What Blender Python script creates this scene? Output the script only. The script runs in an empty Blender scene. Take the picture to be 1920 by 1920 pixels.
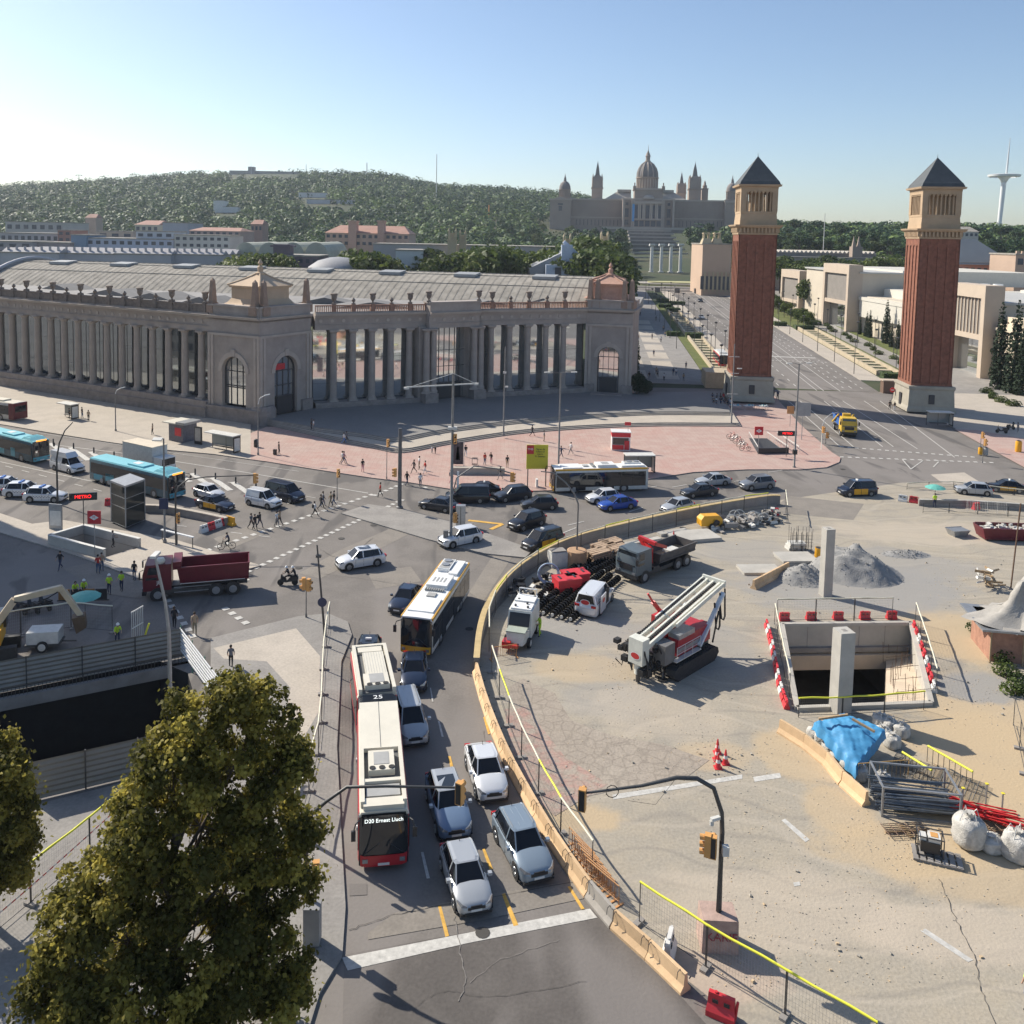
import bpy, bmesh, math, random
import numpy as np
from mathutils import Vector, Matrix
from mathutils.geometry import tessellate_polygon
R=math.radians
random.seed(7)
SC=bpy.context.scene
COL=SC.collection
# camera
F,X0,Y0,PT,RL,H=1662.5,915.4,580.0,R(4.73),R(1.085),31.2
cp,sp,cr,sr=math.cos(PT),math.sin(PT),math.cos(RL),math.sin(RL)
FW=(0,cp,-sp);RT=(cr,sr*sp,sr*cp);UP=(-sr,cr*sp,cr*cp)
cam=bpy.data.cameras.new('camera');co=bpy.data.objects.new('camera',cam);COL.objects.link(co)
cam.sensor_fit='HORIZONTAL';cam.sensor_width=36;cam.lens=F/1920*36
cam.shift_x=(960-X0)/1920;cam.shift_y=-(960-Y0)/1920
cam.clip_start=.5;cam.clip_end=9000
co.matrix_world=Matrix(((RT[0],UP[0],-FW[0],0),(RT[1],UP[1],-FW[1],0),(RT[2],UP[2],-FW[2],H),(0,0,0,1)))
SC.camera=co
# light
SUN_EL,SUN_AZ=37.5,-54.5       # azimuth from +Y, negative towards -X
w=bpy.data.worlds.new('World');SC.world=w;w.use_nodes=True
nt=w.node_tree;bg=nt.nodes['Background'];sky=nt.nodes.new('ShaderNodeTexSky');sky.sky_type='NISHITA'
sky.sun_disc=False;sky.sun_elevation=R(SUN_EL);sky.sun_rotation=R(SUN_AZ);sky.altitude=50
sky.air_density=.9;sky.dust_density=.8;sky.ozone_density=2.2
nt.links.new(sky.outputs[0],bg.inputs[0]);bg.inputs[1].default_value=.100
sl=bpy.data.lights.new('sun','SUN');sl.energy=4.5;sl.angle=R(.55);sl.color=(1,.925,.80)
so=bpy.data.objects.new('sun',sl);COL.objects.link(so)
sd=Vector((math.sin(R(SUN_AZ))*math.cos(R(SUN_EL)),math.cos(R(SUN_AZ))*math.cos(R(SUN_EL)),math.sin(R(SUN_EL))))
so.rotation_euler=sd.to_track_quat('Z','Y').to_euler();so.location=(-60,40,90)
SC.view_settings.view_transform='Standard';SC.view_settings.look='None'
SC.view_settings.exposure=.56;SC.view_settings.gamma=1;SC.view_settings.use_curve_mapping=False
SC.cycles.use_denoising=True
SC.cycles.max_bounces=6;SC.cycles.diffuse_bounces=2;SC.cycles.glossy_bounces=3;SC.cycles.transmission_bounces=3;SC.cycles.volume_bounces=0
SC.cycles.transparent_max_bounces=6
# geometry of the view
def ray(px,py):
 u=(px-X0)/F;v=-(py-Y0)/F
 return [FW[i]+RT[i]*u+UP[i]*v for i in range(3)]
def zt(x,y): return 0.0 if y<185 else min(6.9,(y-185)*6.9/240)
def G(px,py,z=0):
 d=ray(px,py);t=(z-H)/d[2];return (d[0]*t,d[1]*t)
def W(px,py,Y):
 d=ray(px,py);t=Y/d[1];return (d[0]*t,H+d[2]*t)
def GT(px,py,dz=0):
 z=0
 for i in range(40):
  x,y=G(px,py,z+dz);z=.5*z+.5*zt(x,y)
 return x,y,z
# materials
MATS={}
def mat(name,col,rough=.7,metal=0,var=.10,scale=1.5,bump=0,spec=.5,emit=0,coat=0,stripes=None,rnd=0,dirt=0):
 if name in MATS: return MATS[name]
 m=bpy.data.materials.new(name);m.use_nodes=True;MATS[name]=m
 t=m.node_tree;b=t.nodes['Principled BSDF'];N=t.nodes.new;L=t.links.new
 b.inputs['Roughness'].default_value=rough;b.inputs['Metallic'].default_value=metal
 b.inputs['Specular IOR Level'].default_value=spec
 if coat: b.inputs['Coat Weight'].default_value=coat;b.inputs['Coat Roughness'].default_value=.05
 tc=N('ShaderNodeTexCoord');c=col+(1,) if len(col)==3 else col
 if var or bump:
  nz=N('ShaderNodeTexNoise');nz.inputs['Scale'].default_value=scale;nz.inputs['Detail'].default_value=6;nz.inputs['Roughness'].default_value=.65
  L(tc.outputs['Object'],nz.inputs['Vector'])
  mx=N('ShaderNodeMix');mx.data_type='RGBA'
  mr=N('ShaderNodeMapRange');mr.inputs[1].default_value=.3;mr.inputs[2].default_value=.7
  L(nz.outputs['Fac'],mr.inputs[0]);L(mr.outputs[0],mx.inputs['Factor'])
  mx.inputs['A'].default_value=tuple(x*(1-var) for x in c[:3])+(1,);mx.inputs['B'].default_value=tuple(min(1,x*(1+var)) for x in c[:3])+(1,)
  out=mx.outputs['Result']
  if stripes:
   ax,fr,dk=stripes
   wv=N('ShaderNodeTexWave');wv.bands_direction=ax;wv.inputs['Scale'].default_value=fr;wv.inputs['Distortion'].default_value=.3
   L(tc.outputs['Object'],wv.inputs['Vector'])
   m2=N('ShaderNodeMix');m2.data_type='RGBA';m2.blend_type='MULTIPLY';m2.inputs['Factor'].default_value=1
   r2=N('ShaderNodeMapRange');r2.inputs[3].default_value=dk;L(wv.outputs['Fac'],r2.inputs[0])
   L(out,m2.inputs['A']);L(r2.outputs[0],m2.inputs['B']);out=m2.outputs['Result']
  if rnd:
   oi=N('ShaderNodeObjectInfo');m3=N('ShaderNodeMix');m3.data_type='RGBA';m3.blend_type='MULTIPLY';m3.inputs['Factor'].default_value=1
   r3=N('ShaderNodeMapRange');r3.inputs[3].default_value=1-rnd;r3.inputs[4].default_value=1+rnd
   L(oi.outputs['Random'],r3.inputs[0]);L(out,m3.inputs['A']);L(r3.outputs[0],m3.inputs['B']);out=m3.outputs['Result']
  L(out,b.inputs['Base Color'])
  if bump:
   n2=N('ShaderNodeTexNoise');n2.inputs['Scale'].default_value=scale*7;n2.inputs['Detail'].default_value=4
   L(tc.outputs['Object'],n2.inputs['Vector'])
   bp=N('ShaderNodeBump');bp.inputs['Strength'].default_value=bump;bp.inputs['Distance'].default_value=.05
   L(n2.outputs['Fac'],bp.inputs['Height']);L(bp.outputs[0],b.inputs['Normal'])
 else: b.inputs['Base Color'].default_value=c
 if emit:
  b.inputs['Emission Color'].default_value=c;b.inputs['Emission Strength'].default_value=emit
 return m
def M(name): return MATS[name]
def nodes(m): t=m.node_tree;return t,t.nodes['Principled BSDF'],t.nodes.new,t.links.new
# mesh builder
class MB:
 def __init__(s): s.v=[];s.f=[];s.m=[];s.T=None
 def add(s,vs,fs,mi=0):
  o=len(s.v)
  if s.T is not None: vs=[tuple(s.T@Vector(v)) for v in vs]
  s.v+=[tuple(v) for v in vs];s.f+=[tuple(i+o for i in f) for f in fs];s.m+=[mi]*len(fs);return s
 def box(s,x0,x1,y0,y1,z0,z1,mi=0):
  return s.add([(x0,y0,z0),(x1,y0,z0),(x1,y1,z0),(x0,y1,z0),(x0,y0,z1),(x1,y0,z1),(x1,y1,z1),(x0,y1,z1)],
   [(0,3,2,1),(4,5,6,7),(0,1,5,4),(1,2,6,5),(2,3,7,6),(3,0,4,7)],mi)
 def cb(s,x,y,z,dx,dy,dz,rz=0,mi=0,rx=0,ry=0):   # box by centre, turned
  q=Matrix.Translation((x,y,z))@Matrix.Rotation(rz,4,'Z')@Matrix.Rotation(ry,4,'Y')@Matrix.Rotation(rx,4,'X')
  o=s.T;s.T=(o@q) if o is not None else q;s.box(-dx/2,dx/2,-dy/2,dy/2,-dz/2,dz/2,mi);s.T=o;return s
 def beam(s,a,b,w,h=None,mi=0):
  a=Vector(a);b=Vector(b);d=b-a;L=d.length
  if L<1e-6: return s
  q=Matrix.Translation((a+b)/2)@d.to_track_quat('X','Z').to_matrix().to_4x4()
  o=s.T;s.T=(o@q) if o is not None else q;h=h or w;s.box(-L/2,L/2,-w/2,w/2,-h/2,h/2,mi);s.T=o;return s
 def prism(s,pts,z0,z1,mi=0,mt=None,bottom=True):
  n=len(pts);a=sum(pts[i][0]*pts[(i+1)%n][1]-pts[(i+1)%n][0]*pts[i][1] for i in range(n))
  if a<0: pts=pts[::-1]
  vs=[(p[0],p[1],z0) for p in pts]+[(p[0],p[1],z1) for p in pts]
  tr=tessellate_polygon([[Vector((p[0],p[1],0)) for p in pts]])
  fs=[(i,(i+1)%n,n+(i+1)%n,n+i) for i in range(n)];s.add(vs,fs,mi)
  o=len(s.v)-2*n
  for t in tr:
   a,b,c=t;A,B,C=pts[a],pts[b],pts[c]
   if (B[0]-A[0])*(C[1]-A[1])-(C[0]-A[0])*(B[1]-A[1])<0: b,c=c,b
   s.f.append((o+n+a,o+n+b,o+n+c));s.m.append(mi if mt is None else mt)
   if bottom: s.f.append((o+a,o+c,o+b));s.m.append(mi)
  return s
 def cyl(s,a,b,r0,r1=None,n=10,mi=0,cap=True):
  r1=r0 if r1 is None else r1;a=Vector(a);b=Vector(b);q=(b-a).to_track_quat('Z','Y').to_matrix()
  vs=[a+q@Vector((math.cos(2*math.pi*i/n)*r0,math.sin(2*math.pi*i/n)*r0,0)) for i in range(n)]
  vs+=[b+q@Vector((math.cos(2*math.pi*i/n)*r1,math.sin(2*math.pi*i/n)*r1,0)) for i in range(n)]
  fs=[(i,(i+1)%n,n+(i+1)%n,n+i) for i in range(n)]
  if cap: fs+=[tuple(range(n-1,-1,-1)),tuple(range(n,2*n))]
  return s.add(vs,fs,mi)
 def lathe(s,prof,x=0,y=0,z=0,n=12,mi=0,cap=True):
  vs=[];k=len(prof)
  for r,h in prof: vs+=[(x+r*math.cos(2*math.pi*i/n),y+r*math.sin(2*math.pi*i/n),z+h) for i in range(n)]
  fs=[(j*n+i,j*n+(i+1)%n,(j+1)*n+(i+1)%n,(j+1)*n+i) for j in range(k-1) for i in range(n)]
  if cap: fs+=[tuple(range(n-1,-1,-1)),tuple((k-1)*n+i for i in range(n))]
  return s.add(vs,fs,mi)
 def tube(s,pts,r,n=6,mi=0):
  pts=[Vector(p) for p in pts];k=len(pts);vs=[]
  rr=r if isinstance(r,(list,tuple)) else [r]*k
  for i,p in enumerate(pts):
   d=(pts[min(i+1,k-1)]-pts[max(i-1,0)]);q=d.to_track_quat('Z','Y').to_matrix() if d.length>1e-9 else Matrix.Identity(3)
   vs+=[p+q@Vector((math.cos(2*math.pi*j/n)*rr[i],math.sin(2*math.pi*j/n)*rr[i],0)) for j in range(n)]
  fs=[(i*n+j,i*n+(j+1)%n,(i+1)*n+(j+1)%n,(i+1)*n+j) for i in range(k-1) for j in range(n)]
  fs+=[tuple(range(n-1,-1,-1)),tuple((k-1)*n+j for j in range(n))]
  return s.add(vs,fs,mi)
 def loft(s,rings,mi=0,cap=True,close=True):
  n=len(rings[0]);k=len(rings);vs=[v for r in rings for v in r]
  J=n if close else n-1
  fs=[(i*n+j,i*n+(j+1)%n,(i+1)*n+(j+1)%n,(i+1)*n+j) for i in range(k-1) for j in range(J)]
  if cap: fs+=[tuple(range(n-1,-1,-1)),tuple((k-1)*n+j for j in range(n))]
  return s.add(vs,fs,mi)
 def quad(s,a,b,c,d,mi=0): return s.add([a,b,c,d],[(0,1,2,3)],mi)
 def build(s,name,mats,parent=None,smooth=None,fix=False):
  me=bpy.data.meshes.new(name);me.from_pydata(s.v,[],s.f)
  if not isinstance(mats,(list,tuple)): mats=[mats]
  for m in mats: me.materials.append(m)
  if any(s.m): me.polygons.foreach_set('material_index',s.m)
  if fix:
   bm=bmesh.new();bm.from_mesh(me);bmesh.ops.recalc_face_normals(bm,faces=bm.faces);bm.to_mesh(me);bm.free()
  if smooth:
   me.shade_smooth();me.set_sharp_from_angle(angle=R(smooth))
  me.update()
  o=bpy.data.objects.new(name,me);COL.objects.link(o)
  if parent is not None: o.parent=parent
  return o
def tag(o,label=None,cat=None,group=None,kind=None):
 if label:o['label']=label
 if cat:o['category']=cat
 if group:o['group']=group
 if kind:o['kind']=kind
 return o
def thing(name,label,cat,loc=(0,0,0),rz=0,group=None):
 o=bpy.data.objects.new(name,None);COL.objects.link(o);o.empty_display_size=.3
 if len(loc)==2: loc=(loc[0],loc[1],0)
 o.location=loc;o.rotation_euler=(0,0,rz);return tag(o,label,cat,group)
def kids(o): return [c for c in bpy.data.objects if c.parent==o]
KC={}
def tree_of(o):
 if o.name not in KC: KC[o.name]=[(c,kids(c)) for c in kids(o)]
 return KC[o.name]
def dup(o,loc,rz=0,label=None,group=None,sc=None):
 r=o.copy();COL.objects.link(r);r.location=loc if len(loc)==3 else (loc[0],loc[1],0);r.rotation_euler=(0,0,rz)
 if sc: r.scale=(sc,sc,sc) if not isinstance(sc,tuple) else sc
 if label:r['label']=label
 if group:r['group']=group
 for c,gs in tree_of(o):
  d=c.copy();COL.objects.link(d);d.parent=r
  for g in gs:
   e=g.copy();COL.objects.link(e);e.parent=d
 return r
def struct(o): o['kind']='structure';return o
def text(s,size,mt,parent,loc,rot,name='lettering',ext=.01,align='CENTER'):
 cu=bpy.data.curves.new(name,'FONT');cu.body=s;cu.size=size;cu.extrude=ext;cu.align_x=align;cu.align_y='CENTER'
 o=bpy.data.objects.new(name,cu);me=bpy.data.meshes.new_from_object(o);bpy.data.objects.remove(o)
 me.materials.clear();me.materials.append(mt);o=bpy.data.objects.new(name,me);COL.objects.link(o)
 o.parent=parent;o.location=loc;o.rotation_euler=rot;return o
def pxy(pts,z=0): return [G(p[0],p[1],z) for p in pts]
def smoothline(pts,k=4):
 out=[];n=len(pts)
 for i in range(n-1):
  p0=pts[max(i-1,0)];p1=pts[i];p2=pts[i+1];p3=pts[min(i+2,n-1)]
  for j in range(k):
   t=j/k;out.append(tuple(.5*((2*p1[a])+(-p0[a]+p2[a])*t+(2*p0[a]-5*p1[a]+4*p2[a]-p3[a])*t*t+(-p0[a]+3*p1[a]-3*p2[a]+p3[a])*t**3) for a in range(len(p1))))
 out.append(tuple(pts[-1]));return out
def walk(pts,step,start=0):
 """points every step metres along a polyline -> (x,y,angle)"""
 out=[];d=start
 acc=0
 for a,b in zip(pts,pts[1:]):
  L=math.hypot(b[0]-a[0],b[1]-a[1])
  while d<=acc+L+1e-6:
   t=(d-acc)/max(L,1e-9);out.append((a[0]+(b[0]-a[0])*t,a[1]+(b[1]-a[1])*t,math.atan2(b[1]-a[1],b[0]-a[0])));d+=step
  acc+=L
 return out
# materials used throughout
stone=mat('stone_grey',(.345,.30,.268),.85,var=.16,scale=.35,bump=.25)
stone_l=mat('stone_trim',(.42,.365,.32),.85,var=.12,scale=.5)
stone_w=mat('stone_warm',(.52,.39,.27),.85,var=.12,scale=.4)
rust=mat('stone_plinth',(.27,.235,.215),.9,var=.22,scale=.9,bump=.5)
concrete=mat('concrete',(.42,.40,.36),.9,var=.14,scale=.6,bump=.2)
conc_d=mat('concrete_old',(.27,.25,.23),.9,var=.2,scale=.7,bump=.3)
barrier_m=mat('barrier_concrete',(.62,.43,.25),.9,var=.16,scale=1.2,bump=.15,rnd=.12)
barrier_g=mat('barrier_grey',(.38,.35,.31),.9,var=.16,scale=1.2,bump=.15,rnd=.12)
white=mat('white_paint',(.78,.78,.76),.35,var=.04,scale=2)
white_d=mat('white_worn',(.60,.59,.55),.55,var=.12,scale=2.5)
cream=mat('cream_roof',(.66,.62,.52),.45,var=.06,scale=1)
black=mat('black_rubber',(.02,.02,.021),.75,var=.1)
blackp=mat('black_plastic',(.03,.03,.032),.4,var=.05)
steel=mat('galvanised_steel',(.36,.37,.38),.45,.6,var=.15,scale=3)
steel_d=mat('dark_steel',(.09,.09,.09),.5,.5,var=.2,scale=3)
polem=mat('pole_grey',(.22,.21,.20),.5,.4,var=.15,scale=2)
glass=mat('dark_glass',(.018,.022,.027),.06,var=0,spec=.9)
glassb=mat('cabin_glass',(.010,.012,.016),.06,var=0,spec=.45)
chrome=mat('chrome',(.6,.6,.6),.15,1,var=0)
yellow=mat('yellow_paint',(.72,.36,.02),.4,var=.06)
yelb=mat('safety_yellow',(.72,.62,.05),.5,var=.08)
orange=mat('signal_orange',(.62,.32,.10),.5,var=.08)
red=mat('red_paint',(.52,.03,.03),.35,var=.08)
redp=mat('red_plastic',(.60,.035,.045),.5,var=.12,rnd=.1)
whitep=mat('white_plastic',(.66,.65,.62),.5,var=.1)
maroon=mat('maroon_paint',(.13,.012,.022),.4,var=.15,scale=1.5)
blue=mat('blue_paint',(.03,.14,.45),.4,var=.1)
navy=mat('navy',(.02,.03,.08),.4,var=.1)
teal=mat('teal_paint',(.10,.42,.50),.3,var=.06)
wood=mat('wood',(.34,.24,.14),.8,var=.25,scale=3)
tyre=mat('tyre',(.022,.022,.022),.8,var=.1)
rimm=mat('alloy',(.35,.36,.37),.3,.8,var=.05)
lampr=mat('red_lamp',(.45,.01,.01),.2,var=0)
lampw=mat('head_lamp',(.30,.31,.33),.1,.4,var=0,spec=1)
platem=mat('number_plate',(.7,.7,.68),.4,var=0)
red_led=mat('led_red',(1,.02,.02),.4,var=0,emit=1.6)
amb_led=mat('led_amber',(1,.35,.05),.4,var=0,emit=1.2)
wht_led=mat('led_white',(.9,.95,.9),.4,var=0,emit=1.0)
paintw=mat('road_white',(.50,.485,.45),.8,var=.25,scale=3)
painty=mat('road_yellow',(.62,.36,.07),.8,var=.25,scale=3)
brick=mat('brick_dark',(.26,.105,.066),.9,var=.3,scale=1.6,bump=.5,stripes=('Z',3.2,.86))
slate=mat('slate_roof',(.075,.085,.09),.7,var=.2,scale=.6,stripes=('Z',2.0,.8))
bark=mat('bark',(.12,.09,.065),.9,var=.3,scale=3,bump=.5)
sandm=mat('sand',(.55,.42,.27),.95,var=.15,scale=.5,bump=.5)
gravelm=mat('gravel_heap',(.27,.265,.255),.95,var=.2,scale=1.3,bump=1)
bagm=mat('bag_fabric',(.52,.50,.46),.85,var=.25,scale=3,bump=1)
tarp=mat('tarp_blue',(.06,.27,.50),.6,var=.15,scale=2)
hedge_m=mat('hedge_leaf',(.045,.07,.022),.9,var=.4,scale=2.5,bump=.8)
cypm=mat('cypress_leaf',(.022,.040,.018),.9,var=.45,scale=2.0,bump=.8)
roofz=mat('roof_zinc',(.31,.285,.245),.95,var=.3,scale=.45,bump=.3)
green=mat('umbrella_green',(.12,.42,.36),.6,var=.1)
def leafmat(name,c1,c2,rnd=.18,trans=.25,sc=.9):
 m=bpy.data.materials.new(name);m.use_nodes=True;MATS[name]=m
 t,b,N,L=nodes(m)
 tc=N('ShaderNodeTexCoord');nz=N('ShaderNodeTexNoise');nz.inputs['Scale'].default_value=sc;nz.inputs['Detail'].default_value=3
 L(tc.outputs['Object'],nz.inputs['Vector'])
 at=N('ShaderNodeAttribute');at.attribute_name='tone'
 ad=N('ShaderNodeMath');ad.operation='ADD';L(nz.outputs['Fac'],ad.inputs[0]);L(at.outputs['Fac'],ad.inputs[1])
 mr=N('ShaderNodeMapRange');mr.inputs[1].default_value=.35;mr.inputs[2].default_value=1.2;L(ad.outputs[0],mr.inputs[0])
 mx=N('ShaderNodeMix');mx.data_type='RGBA';mx.inputs['A'].default_value=c1+(1,);mx.inputs['B'].default_value=c2+(1,);L(mr.outputs[0],mx.inputs['Factor'])
 oi=N('ShaderNodeObjectInfo');m3=N('ShaderNodeMix');m3.data_type='RGBA';m3.blend_type='MULTIPLY';m3.inputs['Factor'].default_value=1
 r3=N('ShaderNodeMapRange');r3.inputs[3].default_value=1-rnd;r3.inputs[4].default_value=1+rnd
 L(oi.outputs['Random'],r3.inputs[0]);L(mx.outputs['Result'],m3.inputs['A']);L(r3.outputs[0],m3.inputs['B'])
 L(m3.outputs['Result'],b.inputs['Base Color']);b.inputs['Roughness'].default_value=.6
 b.inputs['Specular IOR Level'].default_value=.25
 if trans:
  tr=N('ShaderNodeBsdfTranslucent');L(m3.outputs['Result'],tr.inputs['Color'])
  ms=N('ShaderNodeMixShader');ms.inputs[0].default_value=trans
  L(b.outputs[0],ms.inputs[1]);L(tr.outputs[0],ms.inputs[2]);L(ms.outputs[0],t.nodes['Material Output'].inputs['Surface'])
 return m
leaf_plane=leafmat('plane_leaf',(.12,.115,.025),(.62,.52,.11),.05,.5)
leaf_mid=leafmat('mid_leaf',(.055,.085,.022),(.18,.22,.05),.25,.35)
leaf_far=leafmat('far_leaf',(.024,.060,.020),(.17,.24,.06),.2,.15,.013)
# ---- ground materials
def ground_mat(name,cols,scales,bump=.15,vor=None,rough=.92,extra=None):
 m=bpy.data.materials.new(name);m.use_nodes=True;MATS[name]=m
 t,b,N,L=nodes(m);b.inputs['Roughness'].default_value=rough;b.inputs['Specular IOR Level'].default_value=.3
 tc=N('ShaderNodeTexCoord');prev=None
 for i,(c,sc) in enumerate(zip(cols[1:],scales)):
  nz=N('ShaderNodeTexNoise');nz.inputs['Scale'].default_value=sc;nz.inputs['Detail'].default_value=8;nz.inputs['Roughness'].default_value=.6
  nz.inputs['Distortion'].default_value=.6 if sc<.2 else 0
  L(tc.outputs['Object'],nz.inputs['Vector'])
  mr=N('ShaderNodeMapRange');mr.inputs[1].default_value=.42;mr.inputs[2].default_value=.62;L(nz.outputs['Fac'],mr.inputs[0])
  mx=N('ShaderNodeMix');mx.data_type='RGBA'
  if prev is None: mx.inputs['A'].default_value=cols[0]+(1,)
  else: L(prev,mx.inputs['A'])
  ml=N('ShaderNodeMath');ml.operation='MULTIPLY';ml.inputs[1].default_value=.75;L(mr.outputs[0],ml.inputs[0]);L(ml.outputs[0],mx.inputs['Factor'])
  mx.inputs['B'].default_value=c+(1,);prev=mx.outputs['Result']
 # fine speckle
 nf=N('ShaderNodeTexNoise');nf.inputs['Scale'].default_value=6;nf.inputs['Detail'].default_value=5;L(tc.outputs['Object'],nf.inputs['Vector'])
 rf=N('ShaderNodeMapRange');rf.inputs[1].default_value=.25;rf.inputs[2].default_value=.75;rf.inputs[3].default_value=.86;rf.inputs[4].default_value=1.12;L(nf.outputs['Fac'],rf.inputs[0])
 mm=N('ShaderNodeMix');mm.data_type='RGBA';mm.blend_type='MULTIPLY';mm.inputs['Factor'].default_value=1;L(prev,mm.inputs['A']);L(rf.outputs[0],mm.inputs['B']);prev=mm.outputs['Result']
 hgt=nf.outputs['Fac']
 if extra: prev=extra(N,L,tc,prev)
 if vor:
  sc,dark,jit,wd=vor
  vo=N('ShaderNodeTexVoronoi');vo.feature='DISTANCE_TO_EDGE';vo.inputs['Scale'].default_value=sc;vo.inputs['Randomness'].default_value=jit
  L(tc.outputs['Object'],vo.inputs['Vector'])
  rv=N('ShaderNodeMapRange');rv.inputs[1].default_value=0;rv.inputs[2].default_value=wd;rv.inputs[3].default_value=dark;L(vo.outputs['Distance'],rv.inputs[0])
  mv=N('ShaderNodeMix');mv.data_type='RGBA';mv.blend_type='MULTIPLY';mv.inputs['Factor'].default_value=1;L(prev,mv.inputs['A']);L(rv.outputs[0],mv.inputs['B']);prev=mv.outputs['Result']
 L(prev,b.inputs['Base Color'])
 bp=N('ShaderNodeBump');bp.inputs['Strength'].default_value=bump;bp.inputs['Distance'].default_value=.06
 L(hgt,bp.inputs['Height']);L(bp.outputs[0],b.inputs['Normal'])
 return m
def tracks(N,L,tc,prev):
 # worn curving wheel tracks and long cracks
 for sc,ds,col,amt in ((.13,14,(.22,.20,.175),.35),(.09,18,(.48,.42,.34),.3)):
  wv=N('ShaderNodeTexWave');wv.wave_type='RINGS';wv.inputs['Scale'].default_value=sc;wv.inputs['Distortion'].default_value=ds;wv.inputs['Detail'].default_value=2;wv.inputs['Detail Scale'].default_value=.6
  L(tc.outputs['Object'],wv.inputs['Vector'])
  r=N('ShaderNodeMapRange');r.inputs[1].default_value=.93;r.inputs[2].default_value=1;r.inputs[4].default_value=amt;L(wv.outputs['Fac'],r.inputs[0])
  m=N('ShaderNodeMix');m.data_type='RGBA';L(r.outputs[0],m.inputs['Factor']);L(prev,m.inputs['A']);m.inputs['B'].default_value=col+(1,);prev=m.outputs['Result']
 return prev
def zones(N,L,tc,prev):
 # sandy and grey areas of the yard, each a soft irregular spot of earth
 prev=tracks(N,L,tc,prev)
 nz=N('ShaderNodeTexNoise');nz.inputs['Scale'].default_value=.22;nz.inputs['Detail'].default_value=6;nz.inputs['Roughness'].default_value=.65;L(tc.outputs['Object'],nz.inputs['Vector'])
 sand_c,grey_c,dust_c=(.48,.37,.235),(.29,.28,.265),(.48,.41,.325)
 for px,py,rx,ry,c,amt in ((1790,1190,5,5,sand_c,.8),(1830,1330,5.5,6,sand_c,.8),(1835,1290,3.2,2.6,grey_c,.9),(1860,1400,6,5,sand_c,.9),(1900,1520,6,5,sand_c,.8),(1800,1500,4,3,sand_c,.6),(1700,1590,5,2.2,sand_c,.75),(1880,1640,6,2.5,sand_c,.6),(1490,1420,2.2,3.2,sand_c,.7),(1570,1520,2,2.4,sand_c,.7),
  (1600,1100,11,6,grey_c,.85),(1660,1060,9,5,grey_c,.6),(1420,1040,6,4,grey_c,.5),(1080,1180,6,3.5,grey_c,.75),(1180,1260,3,3.5,grey_c,.5),(1330,1210,4,5,grey_c,.5),(1140,1310,3,3,grey_c,.45),
  (1110,1255,5,2.2,sand_c,.5),(1230,1330,5,4,dust_c,.4),(1340,1420,2.6,1.6,sand_c,.5),(1070,1530,2.6,1.4,sand_c,.85),(1750,1000,12,4,dust_c,.5),(1450,1700,6,3,dust_c,.5),(1820,1750,5,2,dust_c,.6),(1350,1830,3,1.5,(.50,.38,.30),.5)):
  x,y=G(px,py);mp=N('ShaderNodeMapping');mp.inputs['Location'].default_value=(-x/rx,-y/ry,0);mp.inputs['Scale'].default_value=(1/rx,1/ry,0);L(tc.outputs['Object'],mp.inputs['Vector'])
  vl=N('ShaderNodeVectorMath');vl.operation='LENGTH';L(mp.outputs[0],vl.inputs[0])
  ad=N('ShaderNodeMath');ad.operation='MULTIPLY_ADD';ad.inputs[1].default_value=1.5;ad.inputs[2].default_value=-.75;L(nz.outputs['Fac'],ad.inputs[0])
  sm=N('ShaderNodeMath');L(vl.outputs['Value'],sm.inputs[0]);L(ad.outputs[0],sm.inputs[1])
  mr=N('ShaderNodeMapRange');mr.interpolation_type='SMOOTHSTEP';mr.inputs[1].default_value=.72;mr.inputs[2].default_value=1.15;mr.inputs[3].default_value=amt;mr.inputs[4].default_value=0;L(sm.outputs[0],mr.inputs[0])
  m=N('ShaderNodeMix');m.data_type='RGBA';L(mr.outputs[0],m.inputs['Factor']);L(prev,m.inputs['A']);m.inputs['B'].default_value=c+(1,);prev=m.outputs['Result']
 return prev
def wear(N,L,tc,prev):
 for sc,col,lo,hi,amt in ((.045,(.23,.21,.195),.48,.55,.6),(.11,(.085,.08,.078),.57,.63,.6)):
  nz=N('ShaderNodeTexNoise');nz.inputs['Scale'].default_value=sc;nz.inputs['Detail'].default_value=3;nz.inputs['Distortion'].default_value=2.5
  mp=N('ShaderNodeMapping');mp.inputs['Rotation'].default_value=(0,0,.5);mp.inputs['Scale'].default_value=(1,.22,1);L(tc.outputs['Object'],mp.inputs['Vector']);L(mp.outputs[0],nz.inputs['Vector'])
  r=N('ShaderNodeMapRange');r.inputs[1].default_value=lo;r.inputs[2].default_value=hi;r.inputs[4].default_value=amt;L(nz.outputs['Fac'],r.inputs[0])
  m=N('ShaderNodeMix');m.data_type='RGBA';L(r.outputs[0],m.inputs['Factor']);L(prev,m.inputs['A']);m.inputs['B'].default_value=col+(1,);prev=m.outputs['Result']
 return prev
asph=ground_mat('asphalt',[(.185,.168,.152),(.155,.142,.13),(.215,.196,.178)],[.08,.35],.2,extra=wear)
asphd=ground_mat('asphalt_dark',[(.115,.103,.095),(.095,.087,.08),(.135,.122,.112)],[.1,.5],.25,extra=wear)
patch=ground_mat('asphalt_patch',[(.25,.225,.195),(.21,.19,.167)],[.6],.2)
site=ground_mat('site_ground',[(.335,.30,.245),(.29,.265,.225),(.375,.335,.27),(.385,.335,.26)],[.05,.14,.5],.4,extra=zones)
siteg=ground_mat('site_grey',[(.33,.31,.285),(.42,.375,.31),(.36,.345,.325)],[.07,.3],.35,extra=tracks)
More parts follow.
